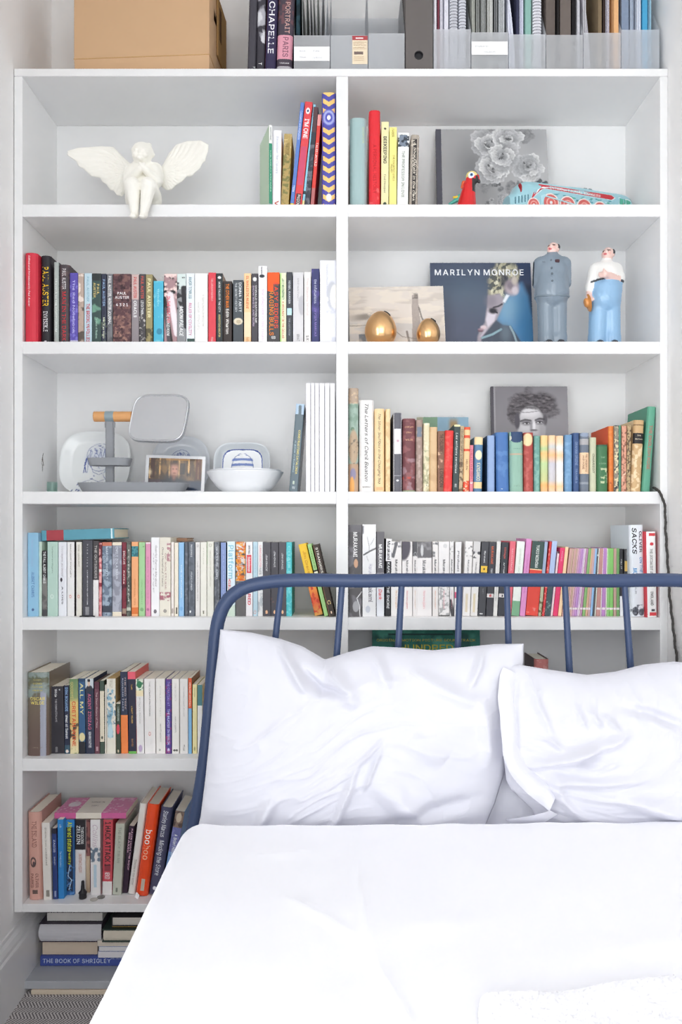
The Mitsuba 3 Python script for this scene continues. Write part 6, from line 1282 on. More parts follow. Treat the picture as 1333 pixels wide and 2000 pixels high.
def wing(part, pts, root, tipdir):
    P2 = np.array([[*A(x, y, 2.19)[[0, 2]]] for x, y in pts]); poly = Polygon(P2).buffer(0)
    rt = A(*root, 2.19)[[0, 2]]; td = np.array([tipdir[0], -tipdir[1]], float); td /= np.linalg.norm(td); pd = np.array([-td[1], td[0]])
    bd = poly.exterior
    lo, hi = P2.min(0) - .006, P2.max(0) + .006
    def f(p):
        pts_ = shapely.points(p[:, 0], p[:, 2])
        key_ = {}
        d2 = shapely.distance(bd, pts_); d2 = np.where(shapely.contains(poly, pts_), -d2, d2)
        r_ = p[:, [0, 2]] - rt; along, across = r_ @ td, r_ @ pd
        rad = np.hypot(along, across); ph = np.arctan2(across, along)
        ridges = np.abs(np.sin(ph * 22 + 3 * np.sin(rad * 30))) * smooth(.03, .06, rad) + .7 * np.abs(np.sin(rad * 160 + 2 * np.sin(ph * 14))) * (1 - smooth(.05, .10, rad))
        th = .0042 + .0022 * ridges + .004 * (1 - smooth(0, .05, rad))
        th = th * np.sqrt(np.clip(-d2 / .010, 0.02, 1))
        yc = 2.205 - .055 * (along / .15) ** 2 * .5
        return np.maximum(np.abs(p[:, 1] - yc) - th, d2)
    V, q = sdf_mesh(f, (lo[0], 2.15, lo[1]), (hi[0], 2.222, hi[1]), .0017)
    put(key, part, (V, q), 'mat_cloth', True, np.tile(lin(IV), (len(V), 1)))
wing('wing', [(600, 420), (575, 370), (430, 232), (330, 236), (160, 272), (78, 312), (72, 345), (140, 385), (152, 418), (190, 435), (250, 488), (320, 496), (340, 530), (372, 545), (400, 590), (430, 595), (455, 632), (500, 642), (535, 600), (600, 540)], (590, 450), (-1, -.35))
wing('wing', [(815, 430), (838, 385), (900, 280), (960, 217), (1060, 196), (1180, 206), (1248, 250), (1243, 300), (1220, 350), (1218, 372), (1190, 385), (1170, 425), (1120, 458), (1095, 482), (1050, 480), (1010, 520), (960, 545), (920, 585), (880, 590), (850, 575), (800, 520)], (810, 450), (1, -.5))

# ---- picture book with grey flowers behind the toys
def flowers(U, V, w, h):
    C = np.tile(lin('#a9a9aa'), U.shape + (1,)); r = np.random.default_rng(6)
    C = over(C, '#77787a', np.exp(-(((U - .33) / .22) ** 2 + ((V - .4) / .3) ** 2)) * .9); C = over(C, '#85868a', np.exp(-(((U - .9) / .12) ** 2 + ((V - .1) / .2) ** 2)) * .6)
    C = over(C, '#c2c2c3', smooth(.5, 1, U) * .3)
    X_, Y_ = U * w, V * h
    def petal(cx, cy, a, ra, rb, light):
        nonlocal C
        x, y = (X_ - cx), (Y_ - cy); p_, q_ = x * math.cos(a) + y * math.sin(a), -x * math.sin(a) + y * math.cos(a)
        rr = np.hypot(p_ / ra, q_ / rb) * (1 + .07 * np.sin(9 * np.arctan2(q_, p_) + a * 5))
        m = 1 - smooth(.93, 1.03, rr); sh = np.clip(.48 + .42 * (p_ / ra) + .16 * smooth(.7, .98, rr) - .25 * np.exp(-(q_ / rb / .12) ** 2) * (p_ < .3 * ra) + .5 * (fb(p_ * 120, q_ * 300, 3) - .5), 0, 1)
        col = lin('#6a6b6d') * (1 - sh[..., None]) + lin(light) * sh[..., None]
        C = C * (1 - m[..., None]) + col * m[..., None]
    def rose(cx, cy, R_, n, seed, dark='#5b5c5e', light='#dedede'):
        rg = np.random.default_rng(seed)
        for ring, cnt, rad, sz in ((0, n - 2, .60, .50), (1, max(4, n - 4), .40, .44), (2, 4, .22, .34), (3, 3, .08, .22)):
            if R_ < .016 and ring in (1, 3): continue
            for q_ in range(cnt):
                a = 2 * np.pi * (q_ + rg.uniform(-.38, .38)) / cnt + ring * .6; r_ = rad * rg.uniform(.75, 1.2)
                petal(cx * w + R_ * r_ * math.cos(a), cy * h + R_ * r_ * math.sin(a), a + rg.uniform(-.5, .5), R_ * sz * rg.uniform(.8, 1.15), R_ * sz * rg.uniform(.7, 1.35), [light, '#c6c6c8', '#b2b3b5'][int(rg.integers(0, 3))] if light == '#dedede' else light)
        if R_ > .03:
            for q_ in range(3): C_ = rg.uniform(-.25, .25, 2); petal(cx * w + C_[0] * R_, cy * h + C_[1] * R_, rg.uniform(0, 6), R_ * .10, R_ * .05, '#4a4b4d')
    for cx, cy, R_, n, sd in ((.56, -.02, .035, 6, 2), (.80, .05, .030, 7, 5), (.42, .55, .03, 6, 1), (.70, .62, .035, 5, 8), (.88, .62, .030, 6, 4)): rose(cx, cy, R_, n, sd, '#3c3d40', '#9a9a9c')
    for i in range(26):
        cx, cy = r.uniform(.45, .98), r.uniform(.5, .75); rose(cx, cy, r.uniform(.006, .014), 3, i, '#2e2f33', ['#55565a', '#8d8e90', '#c9c9ca'][i % 3])
    for cx, cy, R_, n, sd in ((.47, .16, .050, 9, 2), (.66, .10, .048, 8, 3), (.50, .40, .050, 8, 4), (.82, .38, .046, 9, 5), (.60, .28, .045, 7, 9), (.48, .86, .034, 8, 6), (.60, .72, .026, 7, 7), (.72, .84, .036, 6, 8), (.42, .95, .030, 7, 3)): rose(cx, cy, R_, n, sd)
    return C
leaning('picture_book', 'picture book with grey roses on its cover, leaning behind the toy train', 'book', 852, 1068, 254, Zs, 2.345, 2.295, 0.012, '#a9a9aa', flowers, edge='#6a6a70', spine=(.047, '#55555f'))

# ---- tin parrot
g = crop(840, 240, 5.554); Yp = 2.19
key = thing('toy_parrot', 'small red tin parrot with a yellow crown beside the toy train', 'toy')
pr = []
bz = Zs
b0 = g(400, 860, Yp); b1 = g(430, 690, Yp); hd = g(462, 600, Yp)
cap(np.array([b0[0], Yp, Zs + .018]), b1, .0275, .0165, '#cf1f22'); cap(b1, hd, .0155, .0150, '#cf1f22')
el(hd + [-.001, 0, .004], (.0165, .0150, .0150), '#e9d98a')
el(hd + [.009, -.004, -.004], (.008, .009, .012), '#2e2a2c'); cap(hd + [.012, -.003, .001], hd + [.019, -.003, -.012], .0080, .0035, '#c81f24')
el(hd + [-.0045, -.0135, .002], (.0085, .004, .0085), '#f2f2f2')
for (x, y, x2, y2, r_, c) in ((330, 800, 270, 850, .007, '#4fae9a'), (310, 830, 220, 880, .006, '#3f9f90'), (300, 810, 262, 808, .005, '#e9c23a'), (372, 650, 352, 700, .006, '#d8603a')): cap(g(x, y, Yp + .004), g(x2, y2, Yp + .008), r_, r_ * .6, c)
cap(np.array([b0[0] - .02, Yp + .006, Zs + .010]), np.array([b0[0] - .045, Yp + .012, Zs + .006]), .010, .006, '#3f9f90')
cap(np.array([b0[0], Yp, Zs + .004]), np.array([b0[0] + .004, Yp - .004, Zs + .004]), .018, .016, '#cf1f22')
lo = np.array([b0[0] - .065, Yp - .035, Zs + .0004]); hi = np.array([b0[0] + .055, Yp + .035, hd[2] + .03])
figure(key, 'body', pr, lo - [0, 0, .003], hi, .0014, .0025, 'mat_gloss', lambda V, C: np.where(((V[:, 2] > b1[2] - .02) & (V[:, 2] < hd[2] - .006) & (V[:, 0] > b1[0] + .006))[:, None], lin('#2e2a2c'), C), lambda p: Zs + .0003 - p[:, 2])
m = trimesh.creation.icosphere(2, .0042); m.apply_scale([1, .45, 1]); m.apply_translation(hd + [-.0045, -.0172, .002])
s = Soup(); s.mesh(m, '#2f6fa8'); m2 = trimesh.creation.icosphere(2, .0020); m2.apply_scale([1, .5, 1]); m2.apply_translation(hd + [-.0045, -.0190, .002]); s.mesh(m2, '#1c1c20'); s.put(key, 'eye', 'mat_gloss', True)

# ---- tin toy train
key = thing('toy_train', 'pale blue tin toy locomotive with a red stripe and lettering', 'toy')
pA, pB = at(1002, 399, 2.150), at(1243, 399, 2.265)
Lt = math.hypot(pB[0] - pA[0], .115); ex_ = np.array([pB[0] - pA[0], .115, 0]) / Lt; ey_ = np.array([-ex_[1], ex_[0], 0])
Ht, Wt = .0925, .070
def tr(v):
    v = np.asarray(v, float); return np.array([pA[0], 2.150, Zs + .0005]) + v[:, :1] * ex_ + v[:, 1:2] * ey_ + v[:, 2:3] * np.array([0, 0, 1.0])
BL = '#93bfc9'
# the body: side outline extruded, with a rounded roof
xs = np.linspace(0, 1, 60)
roof = np.interp(xs, [0, .035, .07, .12, .2, .3, .42, .55, .62, .72, .82, .95, .985, 1], [.50, .60, .86, .955, .985, .99, .985, 1.01, 1.005, .99, .99, .985, .94, .72]) * Ht
wid = np.interp(xs, [0, .05, .12, .9, 1], [.62, .86, 1, 1, .7]) * Wt
def hull_ring(i):
    h_, w_ = roof[i], wid[i]; r_ = min(.024, h_ * .4)
    an = np.linspace(0, np.pi / 2, 7)
    pts = [(0, .010)] + [(0, h_ - r_)] + [(r_ - r_ * math.cos(a), h_ - r_ + r_ * math.sin(a)) for a in an[1:]]
    pts = pts + [(w_ - y, z) for y, z in pts[::-1]]
    return np.array([[xs[i] * Lt, y + (Wt - w_) / 2, z] for y, z in pts])
G = np.stack([hull_ring(i) for i in range(60)])
s = Soup(); s.grid(G, BL)
for i in (0, 59):
    c = G[i].mean(0); n = len(G[i]); s.add(np.vstack([G[i], c]), [[j, (j + 1) % n, n] for j in range(n)], BL)
s.put(key, 'body', 'mat_gloss', True, fn=tr)
s = Soup(); s.box((.01, .004, .004), (Lt - .012, Wt - .004, .011), '#5f8f9c')
for x in (.10, .22, .34, .46):
    for y in (.004, Wt - .008):
        m = trimesh.creation.cylinder(.0095, .005, sections=24); m.apply_transform(trimesh.transformations.rotation_matrix(np.pi / 2, [1, 0, 0])); m.apply_translation([x * Lt / .5, y + .002, .0095]); s.mesh(m, '#b5504e')
s.put(key, 'undercarriage', 'mat_gloss', fn=tr)
def side(U0_, V0_, U1_, V1_): return None
# printed side: stripe, wheels, windows as thin raised print along the near side
s = Soup()
def flatpoly(pts, c, y=-.0006):
    m = extrude(Polygon([(p[0] * Lt, p[1] * Ht) for p in pts]).buffer(0), .0006); v = m.vertices
    s.add(np.stack([v[:, 0], y + v[:, 2], v[:, 1]], 1), m.faces, c)
flatpoly([(.155, .54), (.205, .87), (.80, .835), (.83, .75), (.80, .665), (.245, .725), (.18, .48), (.145, .37)], '#d9dfe0', -.0003)
flatpoly([(.160, .53), (.210, .855), (.795, .822), (.82, .75), (.795, .68), (.250, .742), (.215, .66), (.150, .38)], '#b6303a', -.0008)
flatpoly([(.175, .48), (.215, .71), (.235, .73), (.30, .775), (.235, .775), (.195, .66)], '#eceef0', -.0012)
for cx, cz, r_ in ((.165, .20, .21), (.30, .33, .285), (.435, .33, .275), (.57, .33, .27), (.70, .32, .26)):
    p_ = Point(cx * Lt, cz * Ht).buffer(r_ * Ht, 24); base_ = shapely.box(0, .012, Lt, Ht)
    for rr, c, y in ((1.0, '#e0d3cf', -.0008), (.85, '#c4605c', -.0012), (.55, '#e3a59c', -.0016), (.42, '#c9605a', -.0020), (.16, '#d9dfe0', -.0024)):
        q = Point(cx * Lt, cz * Ht).buffer(r_ * Ht * rr, 24).intersection(base_)
        m = extrude(q, .0006); v = m.vertices; s.add(np.stack([v[:, 0], y + v[:, 2], v[:, 1]], 1), m.faces, c)
flatpoly([(.26, .52), (.60, .32), (.60, .28), (.26, .48)], '#a9ccd2', -.0028)
flatpoly([(.22, .12), (.22, .50), (.25, .56), (.27, .50), (.27, .12)], '#a4cdd6', -.0010)
r = np.random.default_rng(3)
for i in range(46):
    x, z = r.uniform(.23, .80), r.uniform(.42, .64); flatpoly([(x, z), (x + r.uniform(.01, .03), z), (x + .02, z + .035), (x, z + .03)], ['#4f8f9c', '#6fa9b4', '#3f7f86', '#a9d0d6', '#4fa08c'][i % 5], -.0006 - .0001 * (i % 3))
for a, b in ((.865, .915), (.925, .965)):
    flatpoly([(a - .008, .42), (a - .008, .80), (b + .008, .78), (b + .008, .40)], '#cfe0e0'); flatpoly([(a, .46), (a, .76), (b, .74), (b, .44)], '#4fa48c', -.0010)
flatpoly([(.88, .46), (.895, .62), (.91, .46)], '#b9605c', -.0013)
for i in range(5): flatpoly([(.030 + i * .022, .20 + .02 * i), (.030 + i * .022, .40 + .022 * i), (.038 + i * .022, .40 + .022 * i), (.038 + i * .022, .20 + .02 * i)], '#4a7684', -.0004)
v2, f2, n_ = text2d('INTERNATIONAL EXPRESS', True, .2)
tx = .290 * Lt + v2[:, 0] / n_ * .41 * Lt
s.add(np.stack([tx, np.full(len(tx), -.0014), (.748 - .045 * (tx / Lt - .29) / .41 * 1) * Ht + v2[:, 1] * .072 * Ht], 1), f2, '#f0e6e4')
def trs(v):
    v = v.copy(); x = np.clip(v[:, 0] / Lt, 0, 1); v[:, 1] += (Wt - np.interp(x, xs, wid)) / 2
    top = np.interp(x, xs, roof); r_ = np.minimum(.024, top * .4); o = np.clip(v[:, 2] - (top - r_), 0, None); v[:, 1] += r_ - np.sqrt(np.clip(r_ ** 2 - np.minimum(o, r_) ** 2, 0, None))
    return tr(v)
s.put(key, 'printed_side', 'mat_gloss', fn=trs)
s = Soup(); m = trimesh.creation.icosphere(3, 1.0); m.apply_scale([.004, .012, .0165]); m.apply_translation([.072 * Lt, .012, .66 * Ht]); s.mesh(m, '#8c1a22'); s.put(key, 'tail_lamp', 'mat_gloss', True, fn=tr)
s = Soup()
for x in (.235, .61):
    for o in (-.022, 0.018): s.mesh(box(((x + o) * Lt, .012, .94 * Ht), ((x + o) * Lt + .012, .024, 1.0 * Ht), .002), '#3a4a52')
s.put(key, 'roof_vent', 'mat_gloss', fn=tr)

# ---- second shelf, right: card, eggs, photo book, figurines
Zs2 = SHELF[2]
def painting(U, V, w, h):
    C = np.tile(lin('#d5ccc3'), U.shape + (1,))
    C = over(C, '#c2b8ae', smooth(.45, .6, fb(U * 3, V * 16, 3)) * .7); C = over(C, '#bfc2c4', smooth(.5, .6, V) * (1 - smooth(.7, .8, U)) * .5)
    C = over(C, '#e0d6c8', smooth(.52, .62, fb(U * 5, V * 9, 8)) * .6)
    C = over(C, '#8f8880', np.exp(-(((U - .17) / .15) ** 2 + ((V - .50 + .15 * U) / .055) ** 4)) * smooth(.35, .55, fb(U * 14, V * 14, 2)))
    tow = ((V > .14) & (np.abs(U - .695 - .01 * V) < .028 + .025 * V)) * 1.0
    C = over(C, '#9d928c', tow * (.6 + .4 * fb(U * 40, V * 20, 5))); C = over(C, '#6f6862', (np.abs(U - .70) < .032) * ((V > .10) & (V < .2)) * smooth(.3, .6, fb(U * 30, V * 30, 7)) * .8)
    C = over(C, '#6d6660', stroke(U * w, V * h, [(.735 * w, .34 * h), (.76 * w, .50 * h), (.80 * w, .62 * h)], .0022) * .8)
    C = over(C, '#5f6a76', ((U > .10) & (U < .17) & (V > .75)) * .8); C = over(C, '#8d867e', stroke(U * w, V * h, [(0, .62 * h), (.4 * w, .60 * h), (.55 * w, .8 * h), (.7 * w, .84 * h)], .0015) * .7)
    C = over(C, '#6a625c', stroke(U * w, V * h, [(.60 * w, .72 * h), (.62 * w, .9 * h), (.645 * w, 1.0 * h)], .0030) * .8); C = over(C, '#e6dccc', smooth(.55, .65, fb(U * 9, V * 7, 12)) * smooth(.75, .95, V) * .8)
    return C
leaning('painted_card', 'pale painted card of a beach tower leaning behind the golden eggs', 'card', 684, 869, 562, Zs2, 2.262, 2.225, 0.002, '#d5ccc3', painting, edge='#e6ded4', tilt=0.018)
def face_book(U, V, w, h):
    X, Y = 10 + U * 1300, 35 + V * 1200
    C = np.tile(lin('#4d566a'), U.shape + (1,))
    C = over(C, '#586a7a', se(X, Y, 470, 440, 330, 260, .9) * .6); C = over(C, '#555a6e', se(X, Y, 330, 900, 330, 300, .9) * .5); C = over(C, '#2c3b5a', se(X, Y, 1240, 110, 330, 330, .7) * .85)
    C = over(C, '#5688b0', sp(X, Y, [(860, 760), (980, 520), (1110, 330), (1190, 300), (1270, 470), (1300, 700), (1320, 1240), (1120, 1240), (1090, 980), (900, 830)], 45)); C = over(C, '#82abc4', se(X, Y, 1010, 640, 150, 170, .8) * .75); C = over(C, '#3f74a0', se(X, Y, 1230, 900, 150, 330, .8) * .6)
    C = over(C, '#313c50', sp(X, Y, [(1235, 330), (1320, 300), (1320, 800), (1300, 700), (1275, 470)], 25) * .8)
    st = fb(X / 34 + Y / 90, Y / 46, 6); st2 = fb(X / 20, Y / 60, 9)
    hair = np.maximum.reduce([se(X, Y, 875, 320, 105, 210, .5), se(X, Y, 975, 110, 110, 110, .5), se(X, Y, 1085, 190, 70, 120, .5), se(X, Y, 830, 420, 70, 80, .5)])
    C = over(C, '#5f6058', hair * .9); C = over(C, '#b9b499', hair * smooth(.42, .56, st)); C = over(C, '#e0dcc4', hair * smooth(.56, .66, st2) * .9); C = over(C, '#3a3d48', se(X, Y, 965, 265, 60, 110, .6) * .85)
    C = over(C, '#a49ba4', sp(X, Y, [(745, 470), (900, 440), (955, 520), (940, 590), (890, 700), (840, 800), (730, 930), (650, 1060), (640, 1240), (590, 1240), (600, 1000), (640, 900), (700, 820), (715, 700), (735, 600)], 18)); C = over(C, '#7d7682', se(X, Y, 780, 540, 70, 80, .7) * .6)
    C = over(C, '#b9aab0', se(X, Y, 1060, 360, 90, 100, .4)); C = over(C, '#8a7f88', se(X, Y, 1040, 330, 45, 55, .6)); C = over(C, '#d9ced4', se(X, Y, 1100, 400, 40, 50, .5)); C = over(C, '#c9bfb4', se(X, Y, 1095, 260, 35, 60, .6))
    C = over(C, '#e9ecf2', sp(X, Y, [(985, 450), (1025, 465), (965, 560), (935, 545)], 12)); C = over(C, '#d9d0da', sp(X, Y, [(745, 640), (800, 700), (850, 700), (820, 800), (735, 880), (712, 780)], 16) * .95); C = over(C, '#c4bac6', sp(X, Y, [(700, 900), (740, 880), (660, 1010), (630, 1000)], 12) * .8)
    C = over(C, '#26252e', se(X, Y, 805, 665, 55, 38, .5)); C = over(C, '#2c2a34', stroke(X, Y, [(800, 650), (860, 690)], 10)); C = over(C, '#35333d', stroke(X, Y, [(815, 622), (880, 605), (925, 578)], 11) * .9)
    C = over(C, '#d6c3c8', se(X, Y, 680, 880, 40, 26, .4)); C = over(C, '#6d4f5c', se(X, Y, 640, 925, 34, 16, .5) * .9); C = over(C, '#a98690', se(X, Y, 645, 905, 36, 14, .5) * .8)
    C = over(C, '#46505e', sp(X, Y, [(650, 1010), (840, 790), (930, 850), (1030, 860), (1150, 1060), (1190, 1240), (640, 1240)], 14) * .95); C = over(C, '#8fb0ba', stroke(X, Y, [(660, 1015), (790, 970), (905, 905)], 14) * .9); C = over(C, '#9fb8c0', stroke(X, Y, [(1020, 870), (1060, 950), (1100, 1080)], 13) * .8); C = over(C, '#6a7a86', se(X, Y, 960, 960, 60, 110, .7) * .7)
    return C
leaning('photo_book', 'dark blue picture book with white capitals and a portrait, leaning behind the painted card', 'book', 841, 1037, 515, Zs2, 2.335, 2.292, 0.014, '#4c5568', face_book, edge='#5c6478', mat='mat_gloss', res=.0013, text=[('MARILYN MONROE', '#eceef0', .487, .137, .885, .062)])
for (cx_, top_, rr, Yg, nm, tilt_) in ((744.5, 608, 31.2, 2.19, 'larger golden egg money box at the left end of the shelf', .10), (837.5, 622, 23.2, 2.18, 'smaller golden egg money box beside the larger one', .12)):
    c = at(cx_, top_, Yg); R_ = rr / F * Yg; Hh = c[2] - Zs2 - .0004
    tt = np.linspace(0, np.pi, 42); prof = np.stack([R_ * np.sin(tt) * (1 + .10 * np.cos(tt) * -1 * -1 * -1), Hh / 2 - Hh / 2 * np.cos(tt)], 1)
    prof[:, 0] = R_ * np.sin(tt) * (1 - .13 * (-np.cos(tt)) ) ; prof[:, 0] *= R_ / prof[:, 0].max()
    prof[0, 0] = 0; prof[-1, 0] = 0
    base = prof[:, 1] < Hh * .03; prof[base, 1] = Hh * .03 * 0 + np.minimum(prof[base, 1], Hh * .03)
    m = lathe(prof, 56); m.apply_translation([c[0], Yg, Zs2 + .0003])
    key = thing('egg_money_box', nm, 'money box', 'golden egg money boxes')
    put(key, 'shell', m, 'mat_gold', True)
    # coin slot: a dark strip following the shell
    ph = np.linspace(.30, .82, 16)
    sl_ = []
    for a in ph:
        t_ = np.pi - a; rr_ = R_ * np.sin(t_) * (1 - .13 * (-np.cos(t_))) / max((np.sin(tt) * (1 + .13 * np.cos(tt))).max(), 1e-6)
        sl_.append([c[0] + rr_ * .86, Yg - rr_ * .51, Zs2 + .0003 + Hh / 2 - Hh / 2 * np.cos(t_)])
    put(key, 'coin_slot', tube(np.array(sl_), .0021, 8), 'mat_black', True)

def figurine(label, g, Yc, prims, lo, hi, h=.0020, k=.006, fn=None):
    key = thing('porcelain_figurine', label, 'figurine', 'porcelain figurines of men'); figure(key, 'body', prims, lo, hi, h, k, 'mat_gloss', fn, lambda p: Zs2 + .0003 - p[:, 2]); return key
SKIN, GREY, BLUE, WHT, DARK = '#e9c7bd', '#7d8b98', '#8db3d4', '#eceae6', '#3a3a3e'
def man_head(pr, g, Yh, cx, top, chin, look, half):
    """Head turned to the left of the photo and tilted up."""
    c = g(cx, (top + chin) / 2 + 4, Yh); H_ = (g(cx, top, Yh)[2] - g(cx, chin, Yh)[2]) / 2
    f = np.array([-.55, -.80, .22]); f /= np.linalg.norm(f); r_ = np.cross(f, [0, 0, 1.0]); r_ /= np.linalg.norm(r_); u = np.cross(r_, f)
    def e(o, r, col): pr.append((lambda p, c0=c + o[0] * r_ + o[1] * f + o[2] * u, r=r: ell(p, c0, np.array(r)), col))
    s_ = H_
    e((0, 0, .06 * s_), (.80 * s_, .86 * s_, .98 * s_), SKIN); e((0, .30 * s_, -.42 * s_), (.62 * s_, .55 * s_, .52 * s_), SKIN)
    e((0, .86 * s_, -.02 * s_), (.15 * s_, .22 * s_, .22 * s_), SKIN)
    for q in (-1, 1):
        e((q * .82 * s_, -.1 * s_, -.02 * s_), (.12 * s_, .18 * s_, .24 * s_), SKIN); e((q * .34 * s_, .70 * s_, .20 * s_), (.17 * s_, .16 * s_, .05 * s_), '#7a5a52'); e((q * .34 * s_, .66 * s_, -.22 * s_), (.26 * s_, .2 * s_, .2 * s_), '#eab4aa')
        e((q * .34 * s_, .79 * s_, .10 * s_), (.10 * s_, .05 * s_, .05 * s_), '#3a3030')
        e((q * .66 * s_, -.30 * s_, .30 * s_), (.30 * s_, .56 * s_, .55 * s_), DARK)
    e((0, -.55 * s_, .30 * s_), (.66 * s_, .46 * s_, .62 * s_), DARK)
    e((0, .78 * s_, -.44 * s_), (.24 * s_, .12 * s_, .07 * s_), '#c4545a')
    return c, H_
# grey suit
g = crop(980, 450, 4.166); Yg = 2.20; pr = []
c, H_ = man_head(pr, g, Yg, 422, 97, 200, None, None)
N_ = g(415, 215, Yg); sh1, sh2 = g(318, 275, Yg), g(512, 275, Yg)
cap(c + [0, .004, -.012], N_ + [0, .002, -.004], .0135, .0150, SKIN); cap(N_ + [-.0, .002, .0], N_ + [0, .002, -.008], .0165, .021, GREY)
cap(g(345, 275, Yg), g(490, 275, Yg), .020, .020, GREY)
el(g(412, 340, Yg) + [0, -.004, 0], (.044, .030, .052), GREY); el(g(412, 440, Yg) + [0, -.006, 0], (.044, .033, .045), GREY)
cap(g(412, 470, Yg), g(412, 525, Yg), .0430, .0420, GREY)
for sh, elb, hnd in ((sh1, g(305, 430, Yg + .008), g(380, 500, Yg + .040)), (sh2, g(522, 425, Yg + .008), g(450, 500, Yg + .040))):
    cap(sh, elb, .0195, .0165, GREY); cap(elb, hnd, .0160, .0120, GREY)
for hx, fx_ in ((365, 372), (462, 468)):
    cap(g(hx, 545, Yg), g(fx_ - 2, 900, Yg), .0245, .0225, GREY)
    fz_ = g(fx_, 900, Yg); cap(np.array([fz_[0], Yg - .004, Zs2 + .0095]), np.array([fz_[0], Yg - .032, Zs2 + .0085]), .0090, .0085, DARK); cap(g(fx_, 880, Yg), np.array([fz_[0], Yg, Zs2 + .015]), .0225, .0215, GREY)
hem = g(412, 553, Yg)[2]
cap(g(412, 540, Yg) + [-.012, 0, .010], g(412, 540, Yg) + [.012, 0, .010], .036, .036, GREY)
pr.append((lambda p, z0=Zs2: np.maximum(np.abs(p[:, 2] - z0 - .003) - .003, np.hypot(p[:, 0] - g(415, 900, Yg)[0], (p[:, 1] - Yg + .008)) - .036), '#6d7a86'))
def dress1(V, C):
    return C
lo, hi = g(265, 960, Yg), g(565, 80, Yg); lo[1], hi[1] = Yg - .052, Yg + .060; lo[2] = Zs2 - .002
key = figurine('porcelain figurine of a man in a buttoned grey suit, left of the pair', g, Yg, pr, lo, hi, .0021, .0055, dress1)
s = Soup()
def stud(x, y, r_, c_, dy): 
    m = trimesh.creation.icosphere(2, r_); m.apply_scale([1, .6, 1]); p_ = g(x, y, Yg); m.apply_translation([p_[0], Yg + dy, p_[2]]); s.mesh(m, c_)
bt = []
for y, dy in ((272, -.030), (340, -.036), (388, -.040), (448, -.042)): stud(384, y, .0028, '#5a666f', dy)
s.put(key, 'button', 'mat_gloss', True)
s = Soup()
for x, y, w_, dy in ((340, 278, 20, -.024), (452, 284, 22, -.026), (465, 446, 26, -.032)):
    p0, p1 = g(x - w_, y, Yg), g(x + w_, y, Yg); s.mesh(tube([[p0[0], Yg + dy + .003, p0[2]], [(p0[0] + p1[0]) / 2, Yg + dy - .001, p0[2] - .0015], [p1[0], Yg + dy + .003, p1[2]]], .0016, 8), '#66737e')
s.put(key, 'pocket_flap', 'mat_gloss', True)
s = Soup(); p_ = g(432, 280, Yg); s.mesh(box((p_[0] - .006, Yg - .034, p_[2] - .004), (p_[0] + .006, Yg - .026, p_[2] + .004), .001), '#4a3036'); s.put(key, 'badge')
s = Soup(); zj = hem
an = np.linspace(0, 2 * np.pi, 49); xj = g(412, 553, Yg)[0]
s.mesh(tube(np.stack([xj + .0462 * np.cos(an), Yg - .002 + .0360 * np.sin(an), zj + .003 * np.cos(2 * an)], 1), .0028, 8), '#76848f'); s.put(key, 'jacket_hem', 'mat_gloss', True)
# white shirt, blue trousers
pr = []; Yg = 2.205
c, H_ = man_head(pr, g, Yg, 868, 138, 246, None, None)
N_ = g(855, 258, Yg)
cap(c + [0, .004, -.012], N_ + [0, .002, -.006], .0130, .0145, SKIN); cap(N_ + [0, .002, -.002], N_ + [0, .002, -.010], .0160, .021, WHT)
cap(g(790, 318, Yg), g(912, 318, Yg), .0190, .0190, WHT)
el(g(852, 370, Yg) + [0, -.004, 0], (.041, .030, .040), WHT); cap(g(852, 385, Yg), g(852, 425, Yg), .0370, .0355, WHT)
s1, s2 = g(768, 322, Yg), g(935, 322, Yg)
e1, h1 = g(735, 450, Yg - .004), g(712, 545, Yg - .012)
cap(s1, e1, .0185, .0150, WHT); cap(e1, g(728, 475, Yg - .006), .0148, .0150, WHT); cap(g(728, 470, Yg - .006), h1, .0095, .0080, SKIN)
for q in range(4): cap(h1 + [.003 * (q - 1.5), -.004, -.002], h1 + [.003 * (q - 1.5) - .001, -.008, -.016 + abs(q - 1) * .002], .0036, .0028, SKIN)
cap(h1 + [.004, -.004, 0], h1 + [.008, -.010, -.008], .0036, .003, SKIN)
e2, h2 = g(958, 408, Yg - .010), g(845, 355, Yg - .048)
cap(s2, g(955, 385, Yg - .006), .0185, .0165, WHT); cap(g(955, 380, Yg - .006), e2, .0160, .0140, WHT); cap(e2, h2, .0120, .0082, SKIN)
for q in range(4): cap(h2 + [-.002, 0, .003 - .003 * q], h2 + [-.013 + .0014 * abs(q - 1), .006, .005 - .0034 * q], .0036, .0027, SKIN)
cap(h2 + [0, -.002, .003], h2 + [-.004, -.002, .012], .0036, .0028, SKIN)
el(g(850, 470, Yg) + [0, 0, 0], (.0455, .034, .040), BLUE); cap(g(848, 500, Yg), g(842, 560, Yg), .0440, .0440, BLUE)
for hx, fx_ in ((800, 782), (888, 898)):
    cap(g(hx, 540, Yg), g(fx_, 900, Yg), .0270, .0245, BLUE); fz_ = g(fx_, 900, Yg); cap(g(fx_, 880, Yg), np.array([fz_[0], Yg, Zs2 + .012]), .0245, .0245, BLUE)
    cap(np.array([fz_[0], Yg - .006, Zs2 + .0095]), np.array([fz_[0], Yg - .032, Zs2 + .0085]), .0090, .0085, DARK)
pr.append((lambda p, z0=Zs2: np.maximum(np.abs(p[:, 2] - z0 - .003) - .003, np.hypot(p[:, 0] - g(840, 900, Yg)[0], (p[:, 1] - Yg + .008)) - .042), '#7fa4c4'))
zb_ = g(850, 436, Yg)[2]
